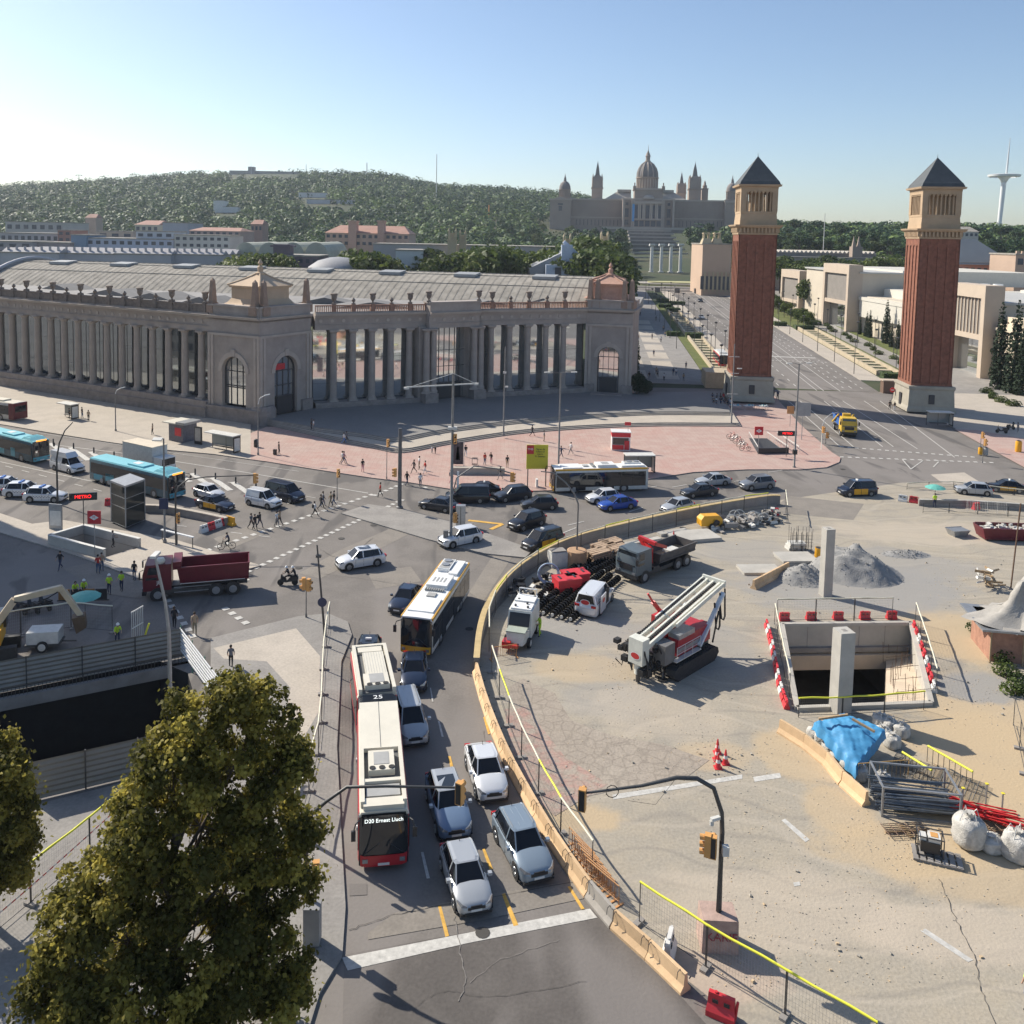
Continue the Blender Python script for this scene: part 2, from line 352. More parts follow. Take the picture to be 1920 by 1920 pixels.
sandg=ground_mat('sand_ground',[(.46,.37,.25),(.50,.41,.29),(.40,.33,.24)],[.2,.7],.8,extra=tracks)
pave=ground_mat('paving_pale',[(.45,.40,.335),(.49,.435,.37),(.41,.365,.31)],[.06,.4],.15)
pavc=ground_mat('paving_concrete',[(.27,.255,.235),(.32,.30,.275),(.235,.22,.205)],[.1,.5],.2)
dplaza=ground_mat('plaza_grey',[(.22,.21,.20),(.25,.24,.225)],[.1],.15)
pinkp=ground_mat('paving_pink',[(.44,.285,.245),(.42,.31,.27),(.47,.36,.31)],[.09,.5],.15,vor=(1.6,.86,0,.08))
stonep=ground_mat('broken_paving',[(.35,.30,.245),(.40,.35,.29),(.31,.265,.22)],[.3,1.2],.5,vor=(1.15,.80,.75,.08))
stoner=ground_mat('broken_paving_red',[(.36,.30,.25),(.38,.33,.27),(.43,.25,.21)],[.8,1.3],.5,vor=(1.15,.80,.75,.08))
lawn=ground_mat('lawn',[(.10,.125,.035),(.16,.16,.06)],[.4],.8)
hillg=ground_mat('hill_ground',[(.045,.06,.03),(.10,.09,.05),(.05,.07,.03)],[.02,.08],.5)
# the setting
def slab(name,outer,z0,z1,mt,holes=(),side=None,zf=None):
 """flat slab (z0<z1) or sheet (z0 is None) with holes"""
 mb=MB();loops=[list(outer)]+[list(h) for h in holes]
 pts=[p for l in loops for p in l];off=0
 tr=tessellate_polygon([[Vector((p[0],p[1],0)) for p in l] for l in loops])
 zz=(lambda p:z1) if zf is None else (lambda p:zf(*p)+z1)
 mb.v=[(p[0],p[1],zz(p)) for p in pts]
 for a,b,c in tr:
  A,B,C=pts[a],pts[b],pts[c]
  if (B[0]-A[0])*(C[1]-A[1])-(C[0]-A[0])*(B[1]-A[1])<0: b,c=c,b
  mb.f.append((a,b,c));mb.m.append(0)
 if z0 is not None:
  for l in loops:
   n=len(l)
   for i in range(n):
    p,q=l[i],l[(i+1)%n];mb.quad((p[0],p[1],z0),(q[0],q[1],z0),(q[0],q[1],z1),(p[0],p[1],z1),1 if side else 0)
 return struct(mb.build(name,[mt,side] if side else mt))
# --- openings
PIT=pxy([(1466,1174),(1708,1171),(1746,1322),(1494,1332)])
TUN=pxy([(-160,1332),(0,1300),(180,1264),(300,1240),(352,1262),(372,1330),(350,1420),(200,1458),(60,1490),(-160,1535)])
MET=[G(92,1003,1),G(157,984,1),G(262,1010,1),G(196,1030,1)]
MER=[G(1404,822,.1),G(1438,822,.1),G(1478,850,.1),G(1421,851,.1)]
# --- terrain behind the square
TD=[185,425,520,600,700,800,1000,1200,1500,1900]
TC={-900:[0,4,6,9,16,26,45,60,80,50],0:[0,4,6,10,17,28,52,72,94,60],130:[0,4,6,11,18,30,55,78,104,60],250:[0,4,6,11,19,31,57,80,113,70],340:[0,4,6,12,20,32,60,84,121,70],
480:[0,5,7,12,21,34,62,88,128,70],700:[0,5,8,12,22,36,64,90,129,70],740:[0,5,8,13,22,36,64,88,124,70],830:[0,5,9,14,23,37,62,84,109,60],900:[0,5,9,15,24,37,60,82,109,60],
1040:[0,6.5,10,16,24,33,58,80,101,60],1100:[0,6.9,10,16,24,33,50,74,95,60],1150:[0,6.9,11,16,24,34,44,50,60,50],1212:[0,6.9,12,17,26,36,42,45,45,40],1300:[0,6.9,12,18,27,37,42,45,45,40],1450:[0,6.9,16,26,35,39,43,45,45,40],
1700:[0,6.9,19,29,36,40,44,45,45,40],1920:[0,6.9,19,29,36,40,44,45,45,40],2900:[0,6,15,26,34,40,44,45,45,40]}
TU=sorted(((k-X0)/F,v) for k,v in TC.items())
def terr(x,y):
 if y<=185: return 0.0
 u=x/y;i=0
 if u<=TU[0][0]: a=b=TU[0][1];t=0
 elif u>=TU[-1][0]: a=b=TU[-1][1];t=0
 else:
  while TU[i+1][0]<u: i+=1
  t=(u-TU[i][0])/(TU[i+1][0]-TU[i][0]);a,b=TU[i][1],TU[i+1][1]
 d=min(y,1899.9);j=0
 while TD[j+1]<d: j+=1
 s=(d-TD[j])/(TD[j+1]-TD[j])
 z=(a[j]*(1-s)+a[j+1]*s)*(1-t)+(b[j]*(1-s)+b[j+1]*s)*t
 if abs(x-(69.9+.114*(y-177)))<70 and y<=425: z=(y-185)*6.9/240
 return z
ground=slab('ground',[(-420,-120),(420,-120),(420,185),(-420,185)],None,0,asph,[PIT,TUN,MET])
mb=MB();ys=[185+15*i for i in range(17)]+[450,480,520,560,600,650,700,750,800,850,900,1000,1100,1200,1300,1400,1500,1600,1900]
us=[-1.2+.02*i for i in range(121)]
for y in ys: mb.v+=[(u*y,y,terr(u*y,y)) for u in us]
n=len(us)
mb.f=[(j*n+i,j*n+i+1,(j+1)*n+i+1,(j+1)*n+i) for j in range(len(ys)-1) for i in range(n-1)];mb.m=[0]*len(mb.f)
struct(mb.build('hills',hillg,smooth=60))
# far plain to the horizon
struct(MB().box(-9000,9000,1880,8800,-30,38).build('far_plain',hillg))
# --- sheets of paving (each lies a few mm over the one below)
SHN=[0]
def sheet(name,px,mt,z=.004,holes=()): SHN[0]+=1;return slab(name,pxy(px,z),None,z+SHN[0]*.0006,mt,holes)
# right-hand building site, pale
SITE=[(1482,935),(1300,960),(1180,992),(1075,1030),(985,1085),(925,1150),(897,1230),(905,1320),(945,1430),(1010,1545),(1075,1650),(1150,1730),(1240,1800),(1330,1870),(1420,1950),(2100,1990),(2300,1300),(2250,960),(1900,905),(1690,905)]
sheet('site_ground',SITE,site,.004,[PIT])
sheet('old_paving',[(952,1290),(980,1272),(1040,1300),(1070,1350),(1150,1380),(1240,1395),(1330,1425),(1290,1455),(1160,1480),(1070,1500),(1010,1450),(970,1370)],stonep,.016)
sheet('old_red_paving',[(945,1330),(985,1325),(1060,1420),(1140,1470),(1040,1530),(995,1490),(962,1420)],stoner,.020)
for a in ([(1148,1490),(1392,1452),(1392,1460),(1150,1499)],[(1412,1457),(1462,1449),(1465,1458),(1415,1466)],[(1465,1538),(1472,1535),(1518,1574),(1510,1579)],[(1725,1745),(1735,1741),(1825,1800),(1815,1804)],[(1487,1655),(1499,1653),(1501,1660),(1489,1662)]):
 sheet('worn_road_line',a,paintw,.012)
# tyre-darkened road in the foreground
sheet('foreground_road',[(646,1790),(1110,1706),(1160,1760),(1260,1850),(1360,1960),(640,1990)],asphd,.004)
for a in ([(560,1075),(640,1030),(770,975),(800,985),(680,1045),(600,1085)],[(690,1075),(770,1062),(790,1090),(705,1105)],[(400,1010),(470,985),(500,1000),(430,1030)],[(1480,930),(1620,945),(1600,975),(1440,960)],[(880,1110),(925,1040),(960,1045),(905,1130)],[(200,868),(300,895),(290,906),(190,880)],[(560,1190),(540,1240),(560,1250),(585,1195)]): sheet('asphalt_repair',a,patch,.004)
sheet('road_patch',[(690,1750),(740,1712),(900,1680),(1090,1650),(1118,1680),(905,1725),(690,1762)],patch,.008)
sheet('road_cover',[(655,1657),(688,1657),(688,1678),(655,1680)],asphd,.008)
# stop line and lane dashes
sheet('stop_line',[(641,1796),(1106,1704),(1120,1721),(880,1768),(652,1820)],paintw,.012)
for a in ([(821,1699),(827,1699),(842,1755),(835,1757)],[(941,1677),(947,1675),(972,1735),(963,1737)],[(1064,1663),(1069,1662),(1096,1704),(1090,1706)],[(904,1592),(909,1591),(924,1629),(918,1631)],[(840,1418),(845,1418),(853,1450),(847,1451)],[(906,1345),(909,1344),(919,1376),(915,1377)],[(727,1250),(731,1250),(735,1290),(730,1290)]):
 sheet('yellow_lane_dash',a,painty,.012)
for a in ([(789,1598),(794,1598),(806,1647),(800,1648)],[(821,1352),(824,1352),(832,1382),(828,1382)],[(806,1290),(808,1290),(813,1316),(810,1316)]):
 sheet('white_lane_dash',a,paintw,.012)
crm=mat('crack_fill',(.06,.055,.05),.8,var=.1);crl=mat('crack_light',(.20,.185,.17),.9,var=.2)
def crack(px,w,mt,seed,name='road_crack'):
 rg=random.Random(seed);p=smoothline([G(*q) for q in px],9);p=[(x+rg.uniform(-.06,.06),y+rg.uniform(-.06,.06)) for x,y in p];m=MB()
 for a,b in zip(p,p[1:]):
  d=Vector((b[0]-a[0],b[1]-a[1])).normalized()*w/2*rg.uniform(.5,1.4);m.quad((a[0]-d.y,a[1]+d.x,.034),(b[0]-d.y,b[1]+d.x,.034),(b[0]+d.y,b[1]-d.x,.034),(a[0]+d.y,a[1]-d.x,.034))
 struct(m.build(name,mt))
crack([(1762,1650),(1790,1720),(1825,1790),(1838,1850),(1868,1925)],.025,crm,1,'site_crack')
crack([(852,1720),(862,1780),(872,1835),(860,1880)],.04,crl,2);crack([(880,1845),(940,1800),(1050,1765)],.02,crl,5)
crack([(655,1745),(740,1716),(880,1690),(1080,1655)],.025,crm,3);crack([(1010,1600),(960,1540),(930,1460),(905,1370)],.03,crl,4)
crack([(770,1900),(830,1860),(930,1870),(1100,1840)],.015,crm,6);crack([(600,1075),(680,1085),(820,1100),(900,1060)],.04,crl,7);crack([(700,1010),(640,1045),(600,1030)],.04,crm,8)
for i,(px,py) in enumerate(((1280,1010-20),(700,985),(560,1065),(830,1540-20),(905,1750),(760,1110),(880,1180),(1620,905),(1580,880),(330,960),(180,905),(640,1010))):
 x,y=G(px,py);m=MB();m.add([(x+.34*math.cos(a*.5236),y+.34*math.sin(a*.5236),.036) for a in range(12)],[tuple(range(12))]);struct(m.build('manhole_cover',crm))
# --- raised pavements (kerb .13 m)
KZ=.13
hallpave=[(-160,735),(0,700),(300,745),(470,790),(470,861),(400,851),(300,842),(200,828),(100,812),(0,795),(-160,772)]
slab('hall_pavement',pxy(hallpave,KZ),0,KZ,pave,side=pavc)
kerb=[(470,861),(500,865),(600,881),(700,896),(760,903),(810,911),(860,919),(920,922),(1000,920),(1034,919),(1120,908),(1215,898),(1300,885),(1400,880),(1500,880),(1550,876),(1574,866),(1576,858),(1560,848)]
ave_edge=[(1530,822),(1500,795),(1470,762),(1452,742)]
PINK=pxy(kerb+ave_edge,KZ)+[(48,180),(30,176),(-5,150),(-30,140),G(500,800,KZ)]
PINK=pxy([(470,861)],KZ)+PINK[1:]+pxy([(470,812)],KZ)
slab('pink_plaza',PINK,0,KZ,pinkp,[[p for p in MER]],side=pavc)
def shift(pts,dx,dy): return [(p[0]+dx,p[1]+dy) for p in pts]
low=smoothline(pxy([(640,826),(700,838),(756,846),(850,829),(1000,808),(1200,797),(1390,797)],.4),5)
upp=smoothline(pxy([(600,808),(680,818),(745,826),(840,809),(1000,790),(1200,777),(1372,777)],.8),5)
back=[(47,176),(28,172),(19,173.5),(-2,166),(-9.5,161),(-29,151.5),(-36.3,141.6)]
for k in range(3):
 e=[(p[0]*(1-.0012*k)-.05*k,p[1]+.38*k) for p in low];slab('lower_steps' ,e+back,KZ+.16*k,KZ+.16*(k+1),pave,side=conc_d)
for k in range(3):
 e=[(p[0]-.05*k,p[1]+.38*k) for p in upp];slab('upper_steps',e+back,KZ+.48+.16*k,KZ+.48+.16*(k+1),dplaza if k==2 else pave,side=conc_d)
TZ=KZ+.96
# island with lamp poles between the roads, left corner pavements, right pavement by tower
slab('traffic_island',pxy([(690,945),(760,955),(872,985),(1000,1030),(985,1045),(905,1037),(800,1010),(640,962)],KZ),0,KZ,pavc,side=pavc)
slab('corner_pavement',pxy([(395,1196),(560,1155),(615,1150),(652,1165),(660,1190),(640,1240),(632,1400),(640,1560),(648,1700),(642,1790),(600,1860),(560,1990),(-200,2100),(-160,1560),(60,1510),(200,1475),(350,1430),(395,1300)],KZ),0,KZ,pavc,side=pavc)
slab('corner_paving_pale',pxy([(400,1215),(555,1178),(600,1230),(600,1330),(560,1400),(530,1370),(545,1290),(500,1240),(420,1235)],KZ+.004),None,KZ+.004,pave)
slab('left_pavement',pxy([(-200,905),(0,962),(60,982),(120,975),(330,1012),(490,1060),(430,1075),(330,1100),(257,1083),(125,1035),(0,998),(-200,935)],KZ),0,KZ,pave,[MET],side=pavc)
# tiled patch left in shade, crossing blocks
for a in ([(118,1066),(182,1053),(320,1112),(255,1122),(190,1112)],):
 sheet('pale_road_strip',a,patch,.008)
# Right-hand pavement (tower 2 side)
slab('right_pavement',pxy([(1690,752),(1785,800),(1920,872),(2200,990),(2400,900),(2300,740),(1920,700),(1785,690),(1690,735)],KZ),0,KZ,pave,side=pavc)
slab('right_pavement_pink',pxy([(1790,805),(1920,876),(2200,985),(2300,880),(1920,822),(1830,806)],KZ+.004),None,KZ+.004,pinkp)
sheet('concrete_patch',[(1745,890),(1808,886),(1842,907),(1770,908)],pave,.008)
# --- roads: painted markings
def sn(): SHN[0]+=1;return .01+SHN[0]*.0003
def strip(name,a,b,w,mt=paintw,z=.008,zf=None):
 a,b=G(*a),G(*b);L=math.hypot(b[0]-a[0],b[1]-a[1]);n=(-(b[1]-a[1])/L*w/2,(b[0]-a[0])/L*w/2)
 return slab(name,[(a[0]-n[0],a[1]-n[1]),(b[0]-n[0],b[1]-n[1]),(b[0]+n[0],b[1]+n[1]),(a[0]+n[0],a[1]+n[1])],None,z+sn(),mt)
for (pts,wd) in (([(0,822),(230,850),(460,886),(690,925)],.18),([(0,801),(300,846),(560,884)],.10),([(0,866),(120,892),(330,935)],.15)):
 for a,b in zip(pts,pts[1:]): strip('road_line',a,b,wd)
def dashes(a,b,n,w,duty=.5,mt=paintw,name='dash_line',z=.008):
 a,b=G(*a),G(*b);mb=MB();L=math.hypot(b[0]-a[0],b[1]-a[1]);d=((b[0]-a[0])/L,(b[1]-a[1])/L);nn=(-d[1]*w/2,d[0]*w/2);st=L/n;z=z+sn()
 for i in range(n):
  p=(a[0]+d[0]*st*i,a[1]+d[1]*st*i);q=(p[0]+d[0]*st*duty,p[1]+d[1]*st*duty)
  mb.quad((p[0]-nn[0],p[1]-nn[1],z),(q[0]-nn[0],q[1]-nn[1],z),(q[0]+nn[0],q[1]+nn[1],z),(p[0]+nn[0],p[1]+nn[1],z))
 return struct(mb.build(name,mt))
dashes((10,874),(330,958),9,.14,.45);dashes((60,838),(680,950),14,.12,.35);dashes((330,985),(540,1012),4,.12,.4)
dashes((300,1105),(368,1202),9,.5,.5);dashes((395,1100),(475,1085),5,.5,.5)
# pedestrian crossings as two rows of blocks
for a,b,n in (((350,1045),(705,925),24),((435,1086),(760,935),30),((1575,838),(1835,858),18),((1575,857),(1870,868),20),((700,930),(760,905),6),((795,915),(855,898),6),
   ((420,1140),(470,1175),4)):
 dashes(a,b,n,.55,.5)
strip('yellow_chevron',(878,976),(942,983),.5,painty);strip('yellow_chevron',(942,983),(920,993),.5,painty)
for a,b in (((1150,880),(1190,874)),((1200,918),(1232,912)),((1260,914),(1288,909)),((1376,903),(1410,900)),((1065,985),(1095,978)),((1180,960),(1205,952)),((1480,880),(1440,886)),((1030,1010),(1080,990))): strip('lane_dash',a,b,.15)
for a,b in (((1692,862),(1708,880)),((1708,880),(1730,864)),((1752,862),(1778,868)),((1760,866),(1750,876))): strip('arrow_line',a,b,.16)
# hatching with bollards in the middle of the left-hand avenue
for i in range(15):
 x=-20+38*i;y=807+8.1*i
 strip('hatch_bar',(x,y),(x+34,y+24),.75)
# ---- avenue: strips along its axis
AA=(69.9,177.0);AD=(math.sin(R(6.5)),math.cos(R(6.5)))
def av(s,t,z=0):
 x=AA[0]+AD[0]*s+AD[1]*t;y=AA[1]+AD[1]*s-AD[0]*t;return (x,y,terr(x,y)+z)
def avstrip(name,s0,s1,t0,t1,dz,mt,h=0,parent=None,kind=True):
 mb=MB();k=max(1,int((s1-s0)/12));
 for i in range(k):
  a=s0+(s1-s0)*i/k;b=s0+(s1-s0)*(i+1)/k
  mb.quad(av(a,t0,dz),av(a,t1,dz),av(b,t1,dz),av(b,t0,dz))
  if h:
   mb.quad(av(a,t0,dz-h),av(a,t0,dz),av(b,t0,dz),av(b,t0,dz-h));mb.quad(av(a,t1,dz-h),av(b,t1,dz-h),av(b,t1,dz),av(a,t1,dz))
 if h:
  mb.quad(av(s0,t0,dz-h),av(s0,t1,dz-h),av(s0,t1,dz),av(s0,t0,dz));mb.quad(av(s1,t0,dz-h),av(s1,t0,dz),av(s1,t1,dz),av(s1,t1,dz-h))
 o=mb.build(name,mt,parent)
 if kind: struct(o)
 return o
avstrip('avenue_road',9,247,-11.7,11.7,.02,asph)
avstrip('avenue_sidewalk',9,240,-16,-11.7,.13,pave,.15)
avstrip('avenue_sidewalk',22,250,11.7,17,.13,pave,.15)
avstrip('avenue_promenade',9,250,-46,-23,.10,pavc,.15)
avstrip('avenue_lawn',10,190,-22.8,-20.4,.14,lawn,.15)
avstrip('avenue_lawn',112,230,17.5,24,.14,lawn,.15);avstrip('avenue_lawn',24,112,23.2,25.6,.14,lawn,.15);avstrip('avenue_lawn',40,200,33,37,.2,lawn,.15)
avstrip('avenue_promenade',9,270,26,52,.10,pavc,.15)
for i in range(8):
 avstrip('pale_paving_panel',14+14*i,24+14*i,-41,-36,.115,pave);avstrip('pale_paving_panel',14+14*i,24+14*i,-34,-29,.115,pave)
def avdash(t,s0,s1,st,ln,w=.2,name='avenue_line'):
 mb=MB();s=s0
 while s<s1: mb.quad(av(s,t-w/2,.03),av(s,t+w/2,.03),av(s+ln,t+w/2,.03),av(s+ln,t-w/2,.03));s+=st
 struct(mb.build(name,paintw))
for t in (-8.2,-4.6,7.0): avdash(t,12,240,6,2.5)
for t in (-1.2,.2,3.6): avdash(t,8,240,240,232,.16)
for t in (5.3,9.2): avdash(t,12,240,4,1.6)
avdash(-6,60,66,80,1,8);avdash(2,52,58,60,1,14)
for s in (46,96):
 mb=MB()
 for k in range(22): mb.quad(av(s,-11+k,.031),av(s,-10.5+k,.031),av(s+.5,-10.5+k,.031),av(s+.5,-11+k,.031))
 struct(mb.build('avenue_crossing',paintw))
for a,b in (((1478,752),(1575,838)),((1500,752),(1600,838)),((1545,752),(1655,838)),((1560,752),(1675,838)),((1580,752),(1720,842)),((1650,752),(1790,858)),((1620,752),(1700,805))): strip('avenue_lane_line',a,b,.16)
# --- pit, underpass and metro stairs below ground
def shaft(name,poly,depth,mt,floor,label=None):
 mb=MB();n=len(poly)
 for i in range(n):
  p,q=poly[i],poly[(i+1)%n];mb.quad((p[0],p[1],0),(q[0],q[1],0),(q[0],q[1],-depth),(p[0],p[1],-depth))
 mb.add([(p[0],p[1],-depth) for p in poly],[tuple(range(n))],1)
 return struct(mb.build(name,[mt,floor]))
tund=mat('tunnel_painted_shade',(.018,.018,.019),.9,var=.3);shaft('underpass_wall',TUN,13,tund,tund)  # near-black colour paints the deep shade onto underpass walls and floor
shaft('metro_stairwell_wall',MET,4,concrete,conc_d);
mb=MB()
for i in range(14):
 a=[MET[1][k]*(.12)+MET[0][k]*.88 for k in (0,1)]
 t0=i/14;p=[MET[3][k]+(MET[0][k]-MET[3][k])*t0 for k in (0,1)];q=[MET[2][k]+(MET[1][k]-MET[2][k])*t0 for k in (0,1)]
 t1=(i+1)/14;p2=[MET[3][k]+(MET[0][k]-MET[3][k])*t1 for k in (0,1)];q2=[MET[2][k]+(MET[1][k]-MET[2][k])*t1 for k in (0,1)]
 z=-.28*i;mb.prism([p,q,q2,p2],z-.3,z-.02)
struct(mb.build('metro_steps',conc_d))
mb=MB()
for i in range(12):
 t0,t1=i/12,(i+1)/12
 L0=[MER[3][k]+(MER[0][k]-MER[3][k])*t0 for k in (0,1)];R0=[MER[2][k]+(MER[1][k]-MER[2][k])*t0 for k in (0,1)]
 L1=[MER[3][k]+(MER[0][k]-MER[3][k])*t1 for k in (0,1)];R1=[MER[2][k]+(MER[1][k]-MER[2][k])*t1 for k in (0,1)]
 mb.prism([L0,R0,R1,L1],.0,.012+.009*i)
struct(mb.build('metro_stairs_dark',steel_d))
# trees and hill woods
def set_tone(me,vals):
 at=me.attributes.new('tone','FLOAT','FACE');at.data.foreach_set('value',vals)
def leaves(name,mt,blobs,n,size,seed=1,parent=None,shell=.75,wisp=0,squash=.8,nr=.75):
 """crown made of n small leaf faces spread through a set of blobs (x,y,z,r)"""
 rg=np.random.default_rng(seed);B=np.array(blobs,float);wgt=B[:,3]**2.2;wgt/=wgt.sum()
 k=rg.choice(len(B),n,p=wgt) if len(B)<3000 else np.arange(n)%len(B);d=rg.normal(size=(n,3));d/=np.linalg.norm(d,axis=1)[:,None]
 rad=shell+(1-shell)*rg.random(n)**.6;rad=np.where(rg.random(n)<.22,rg.random(n)*shell,rad)
 rad*=1+.12*np.sin(d[:,0]*7+k*1.7)*np.cos(d[:,2]*6+k)
 rad*=1+wisp*(rg.random(n)**3)*(1+np.sin(k*3.1+d[:,1]*9))
 P=B[k,:3]+d*(rad*B[k,3])[:,None]*np.array([1,1,squash])
 nrm=d*.8+rg.normal(size=(n,3))*nr+np.array([0,0,.35]);nrm/=np.linalg.norm(nrm,axis=1)[:,None]
 a=np.cross(nrm,rg.normal(size=(n,3)));a/=np.linalg.norm(a,axis=1)[:,None];b=np.cross(nrm,a)
 s=size*(.6+.8*rg.random(n))[:,None]
 V=np.empty((n,4,3));V[:,0]=P-a*s*.55;V[:,1]=P-b*s*.42+nrm*s*.06;V[:,2]=P+a*s*.6-nrm*s*.1;V[:,3]=P+b*s*.42+nrm*s*.06
 me=bpy.data.meshes.new(name);me.vertices.add(4*n);me.vertices.foreach_set('co',V.reshape(-1))
 me.loops.add(4*n);me.loops.foreach_set('vertex_index',np.arange(4*n,dtype=np.int32))
 me.polygons.add(n);me.polygons.foreach_set('loop_start',np.arange(0,4*n,4,dtype=np.int32));me.polygons.foreach_set('loop_total',np.full(n,4,dtype=np.int32))
 me.materials.append(mt);me.update(calc_edges=True)
 set_tone(me,((rg.random(n)-.5)*.45+.3*np.sin(k*2.4)+.15*np.sin(k*.37)).astype(np.float32))
 o=bpy.data.objects.new(name,me);COL.objects.link(o)
 if parent: o.parent=parent
 return o
# --- far woods as one mass
rg=random.Random(11);P=[]
CLEAR=[(-250,700,60)]
def pal(x,y):   # keep the palace terrace and stairs clear
 c=69.9+.114*(y-177);return abs(x-c)
def hillY(px,py):
 Y=560.0
 while Y<1540:
  x,z=W(px,py,Y)
  if z<=terr(x,Y): return Y
  Y+=6
 return Y
CLR=[(396,450,374,402,hillY(420,400)),(556,616,359,374,hillY(585,372)),(570,672,372,386,hillY(620,384)),(425,565,316,330,1510),(20,70,385,392,1100)]
def seen(x,y,r):   # clearings round the houses and walls on the hill
 z=terr(x,y)+r-H;d=(x,y,z);w_=sum(d[i]*FW[i] for i in range(3));px=X0+F*sum(d[i]*RT[i] for i in range(3))/w_;py=Y0-F*sum(d[i]*UP[i] for i in range(3))/w_
 for a,b,c,e,Yb in CLR:
  if a<px<b and c<py<e and y<Yb: return False
 return True
d=470.0
while d<600:
 for s_ in (-1,1):
  t_=28
  while t_<150:
   x=69.9+.114*(d-177)+s_*t_+rg.uniform(-3,3);r=rg.uniform(3,5.5)
   if not(s_<0 and t_>95): P.append((x,d+rg.uniform(-4,4),terr(x,d)+r*.5,r))
   t_+=9
 d+=10
d=600.0
while d<1570:
 st=7.5+d*.0045;u=-.62
 while u<.13:
  x=u*d+rg.uniform(-.5,.5)*st;y=d+rg.uniform(-.5,.5)*st;r=rg.choice((rg.uniform(3,5),rg.uniform(5,8.5)))*(1+d*.0002)
  if not (y<960 and pal(x,y)<(34 if y<765 else 100)) and rg.random()>.05 and seen(x,y,r): P.append((x,y,terr(x,y)+r*.32+(rg.random()<.05)*3,r))
  u+=st/d
 d+=st*1.05
d=560.0
while d<1000:
 st=9;u=.13
 while u<.95:
  x=u*d+rg.uniform(-4,4);y=d+rg.uniform(-4,4);r=rg.uniform(3.6,6.8)
  if pal(x,y)>(34 if y<765 else 100): P.append((x,y,terr(x,y)+r*.6+(rg.random()<.15)*3,r))
  u+=st/d
 d+=st*1.1
tag(leaves('hillside_woods',leaf_far,P,len(P)*60,2.6,3,None,.9,nr=.28),'dark green woods covering the long hill behind the square','woodland',kind='stuff')
# --- mid-distance trees, each its own thing
def make_tree(name,label,cat,hgt,rad,n,size,mt,seed,kind='broad',group=None,loc=(0,0,-500)):
 t=thing(name,label,cat,loc,0,group);rg=random.Random(seed);bl=[]
 if kind=='broad':
  for i in range(11):
   a=rg.uniform(0,6.28);q=rg.uniform(0,.62)*rad;bl.append((math.cos(a)*q,math.sin(a)*q,hgt*(.55+.33*rg.random()),rad*rg.uniform(.32,.55)))
  bl.append((0,0,hgt*.68,rad*.6))
 elif kind=='pine':
  for i in range(9):
   a=rg.uniform(0,6.28);q=rg.uniform(.1,.75)*rad;bl.append((math.cos(a)*q,math.sin(a)*q,hgt*(.80+.14*rg.random()),rad*rg.uniform(.26,.42)))
 elif kind=='cypress':
  for i in range(14): f=i/13;bl.append((rg.uniform(-.1,.1),rg.uniform(-.1,.1),hgt*(.06+.9*f),rad*(1-.82*f**1.6)*(.85+.2*rg.random())))
 mb=MB();mb.tube([(0,0,-.5),(.05*rad,0,hgt*.3),(0,.05*rad,hgt*.62)],[.045*hgt*.55,.03*hgt*.6,.012*hgt],6)
 for i in range(4):
  b=bl[i];mb.tube([(0,0,hgt*(.3+.05*i)),(b[0]*.6,b[1]*.6,b[2]*.85),(b[0],b[1],b[2])],[.015*hgt,.01*hgt,.004*hgt],5)
 mb.build('trunk',bark,t)
 leaves('crown',mt,bl,n,size,seed,t,.7 if kind!='cypress' else .8,squash=.8 if kind!='cypress' else 1.25);return t
T_A=make_tree('leafy_tree','x','tree',10,4.6,1500,.62,leaf_mid,1)
T_B=make_tree('leafy_tree','x','tree',9,4.2,1500,.58,leaf_mid,2)
T_P=make_tree('pine_tree','x','tree',13,4.8,1300,.6,leaf_far,3,'pine')
T_D=make_tree('hill_tree','x','tree',11,5.0,1000,.9,leaf_far,5)
T_C=make_tree('cypress_tree','x','tree',13,1.5,2600,.34,cypm,4,'cypress')
used={}
def tree(proto,x,y,z,label,group,sc=1,rz=None,base=None):
 rz=random.uniform(0,6.28) if rz is None else rz
 if proto.name not in used:
  tree_of(proto);used[proto.name]=1;proto.location=(x,y,z);proto.rotation_euler=(0,0,rz);proto.scale=(sc,sc,sc);tag(proto,label,'tree',group);return proto
 return dup(proto,(x,y,z),rz,label,group,sc)
rg=random.Random(5);random.seed(5)
g1='leafy trees behind the exhibition hall'
# rows just behind the long hall roof (px tops)
for i in range(46):
 px=rg.uniform(785,1125);Y=rg.uniform(292,345);x,_=W(px,470,Y);z=terr(x,Y)
 top=W(px,rg.uniform(458,478)+ (12 if px<800 else 0),Y)[1];s=max(.7,(top-z)/10)
 tree(rg.choice([T_A,T_B]),x,Y,z,'bright green leafy tree standing behind the vaulted hall roof',g1,s)
for i in range(10):
 px=rg.uniform(640,750);Y=rg.uniform(292,330);x,_=W(px,470,Y);z=terr(x,Y);top=W(px,rg.uniform(464,480),Y)[1]
 tree(rg.choice([T_A,T_B]),x,Y,z,'green tree behind the hall roof beside the small grey dome','trees beside the small grey dome',max(.7,(top-z)/10))
for i,(px,py,Y) in enumerate([(1110,452,330),(1128,465,300),(1140,480,290),(1150,492,285),(1095,448,345),(1118,470,318)]):
 x,_=W(px,py,Y);z=terr(x,Y);tree([T_A,T_B][i%2],x,Y,z,'round green tree at the hall end above the right-hand pavilion','trees at the end of the hall',(W(px,py,Y)[1]-z)/9.5)
for i in range(14):
 px=rg.uniform(440,520);Y=rg.uniform(300,330);x,_=W(px,475,Y);z=terr(x,Y);tree(T_B,x,Y,z,'low green tree among the flat roofs left of the brick gable','low trees among the flat roofs',max(.5,(W(px,rg.uniform(472,484),Y)[1]-z)/9))
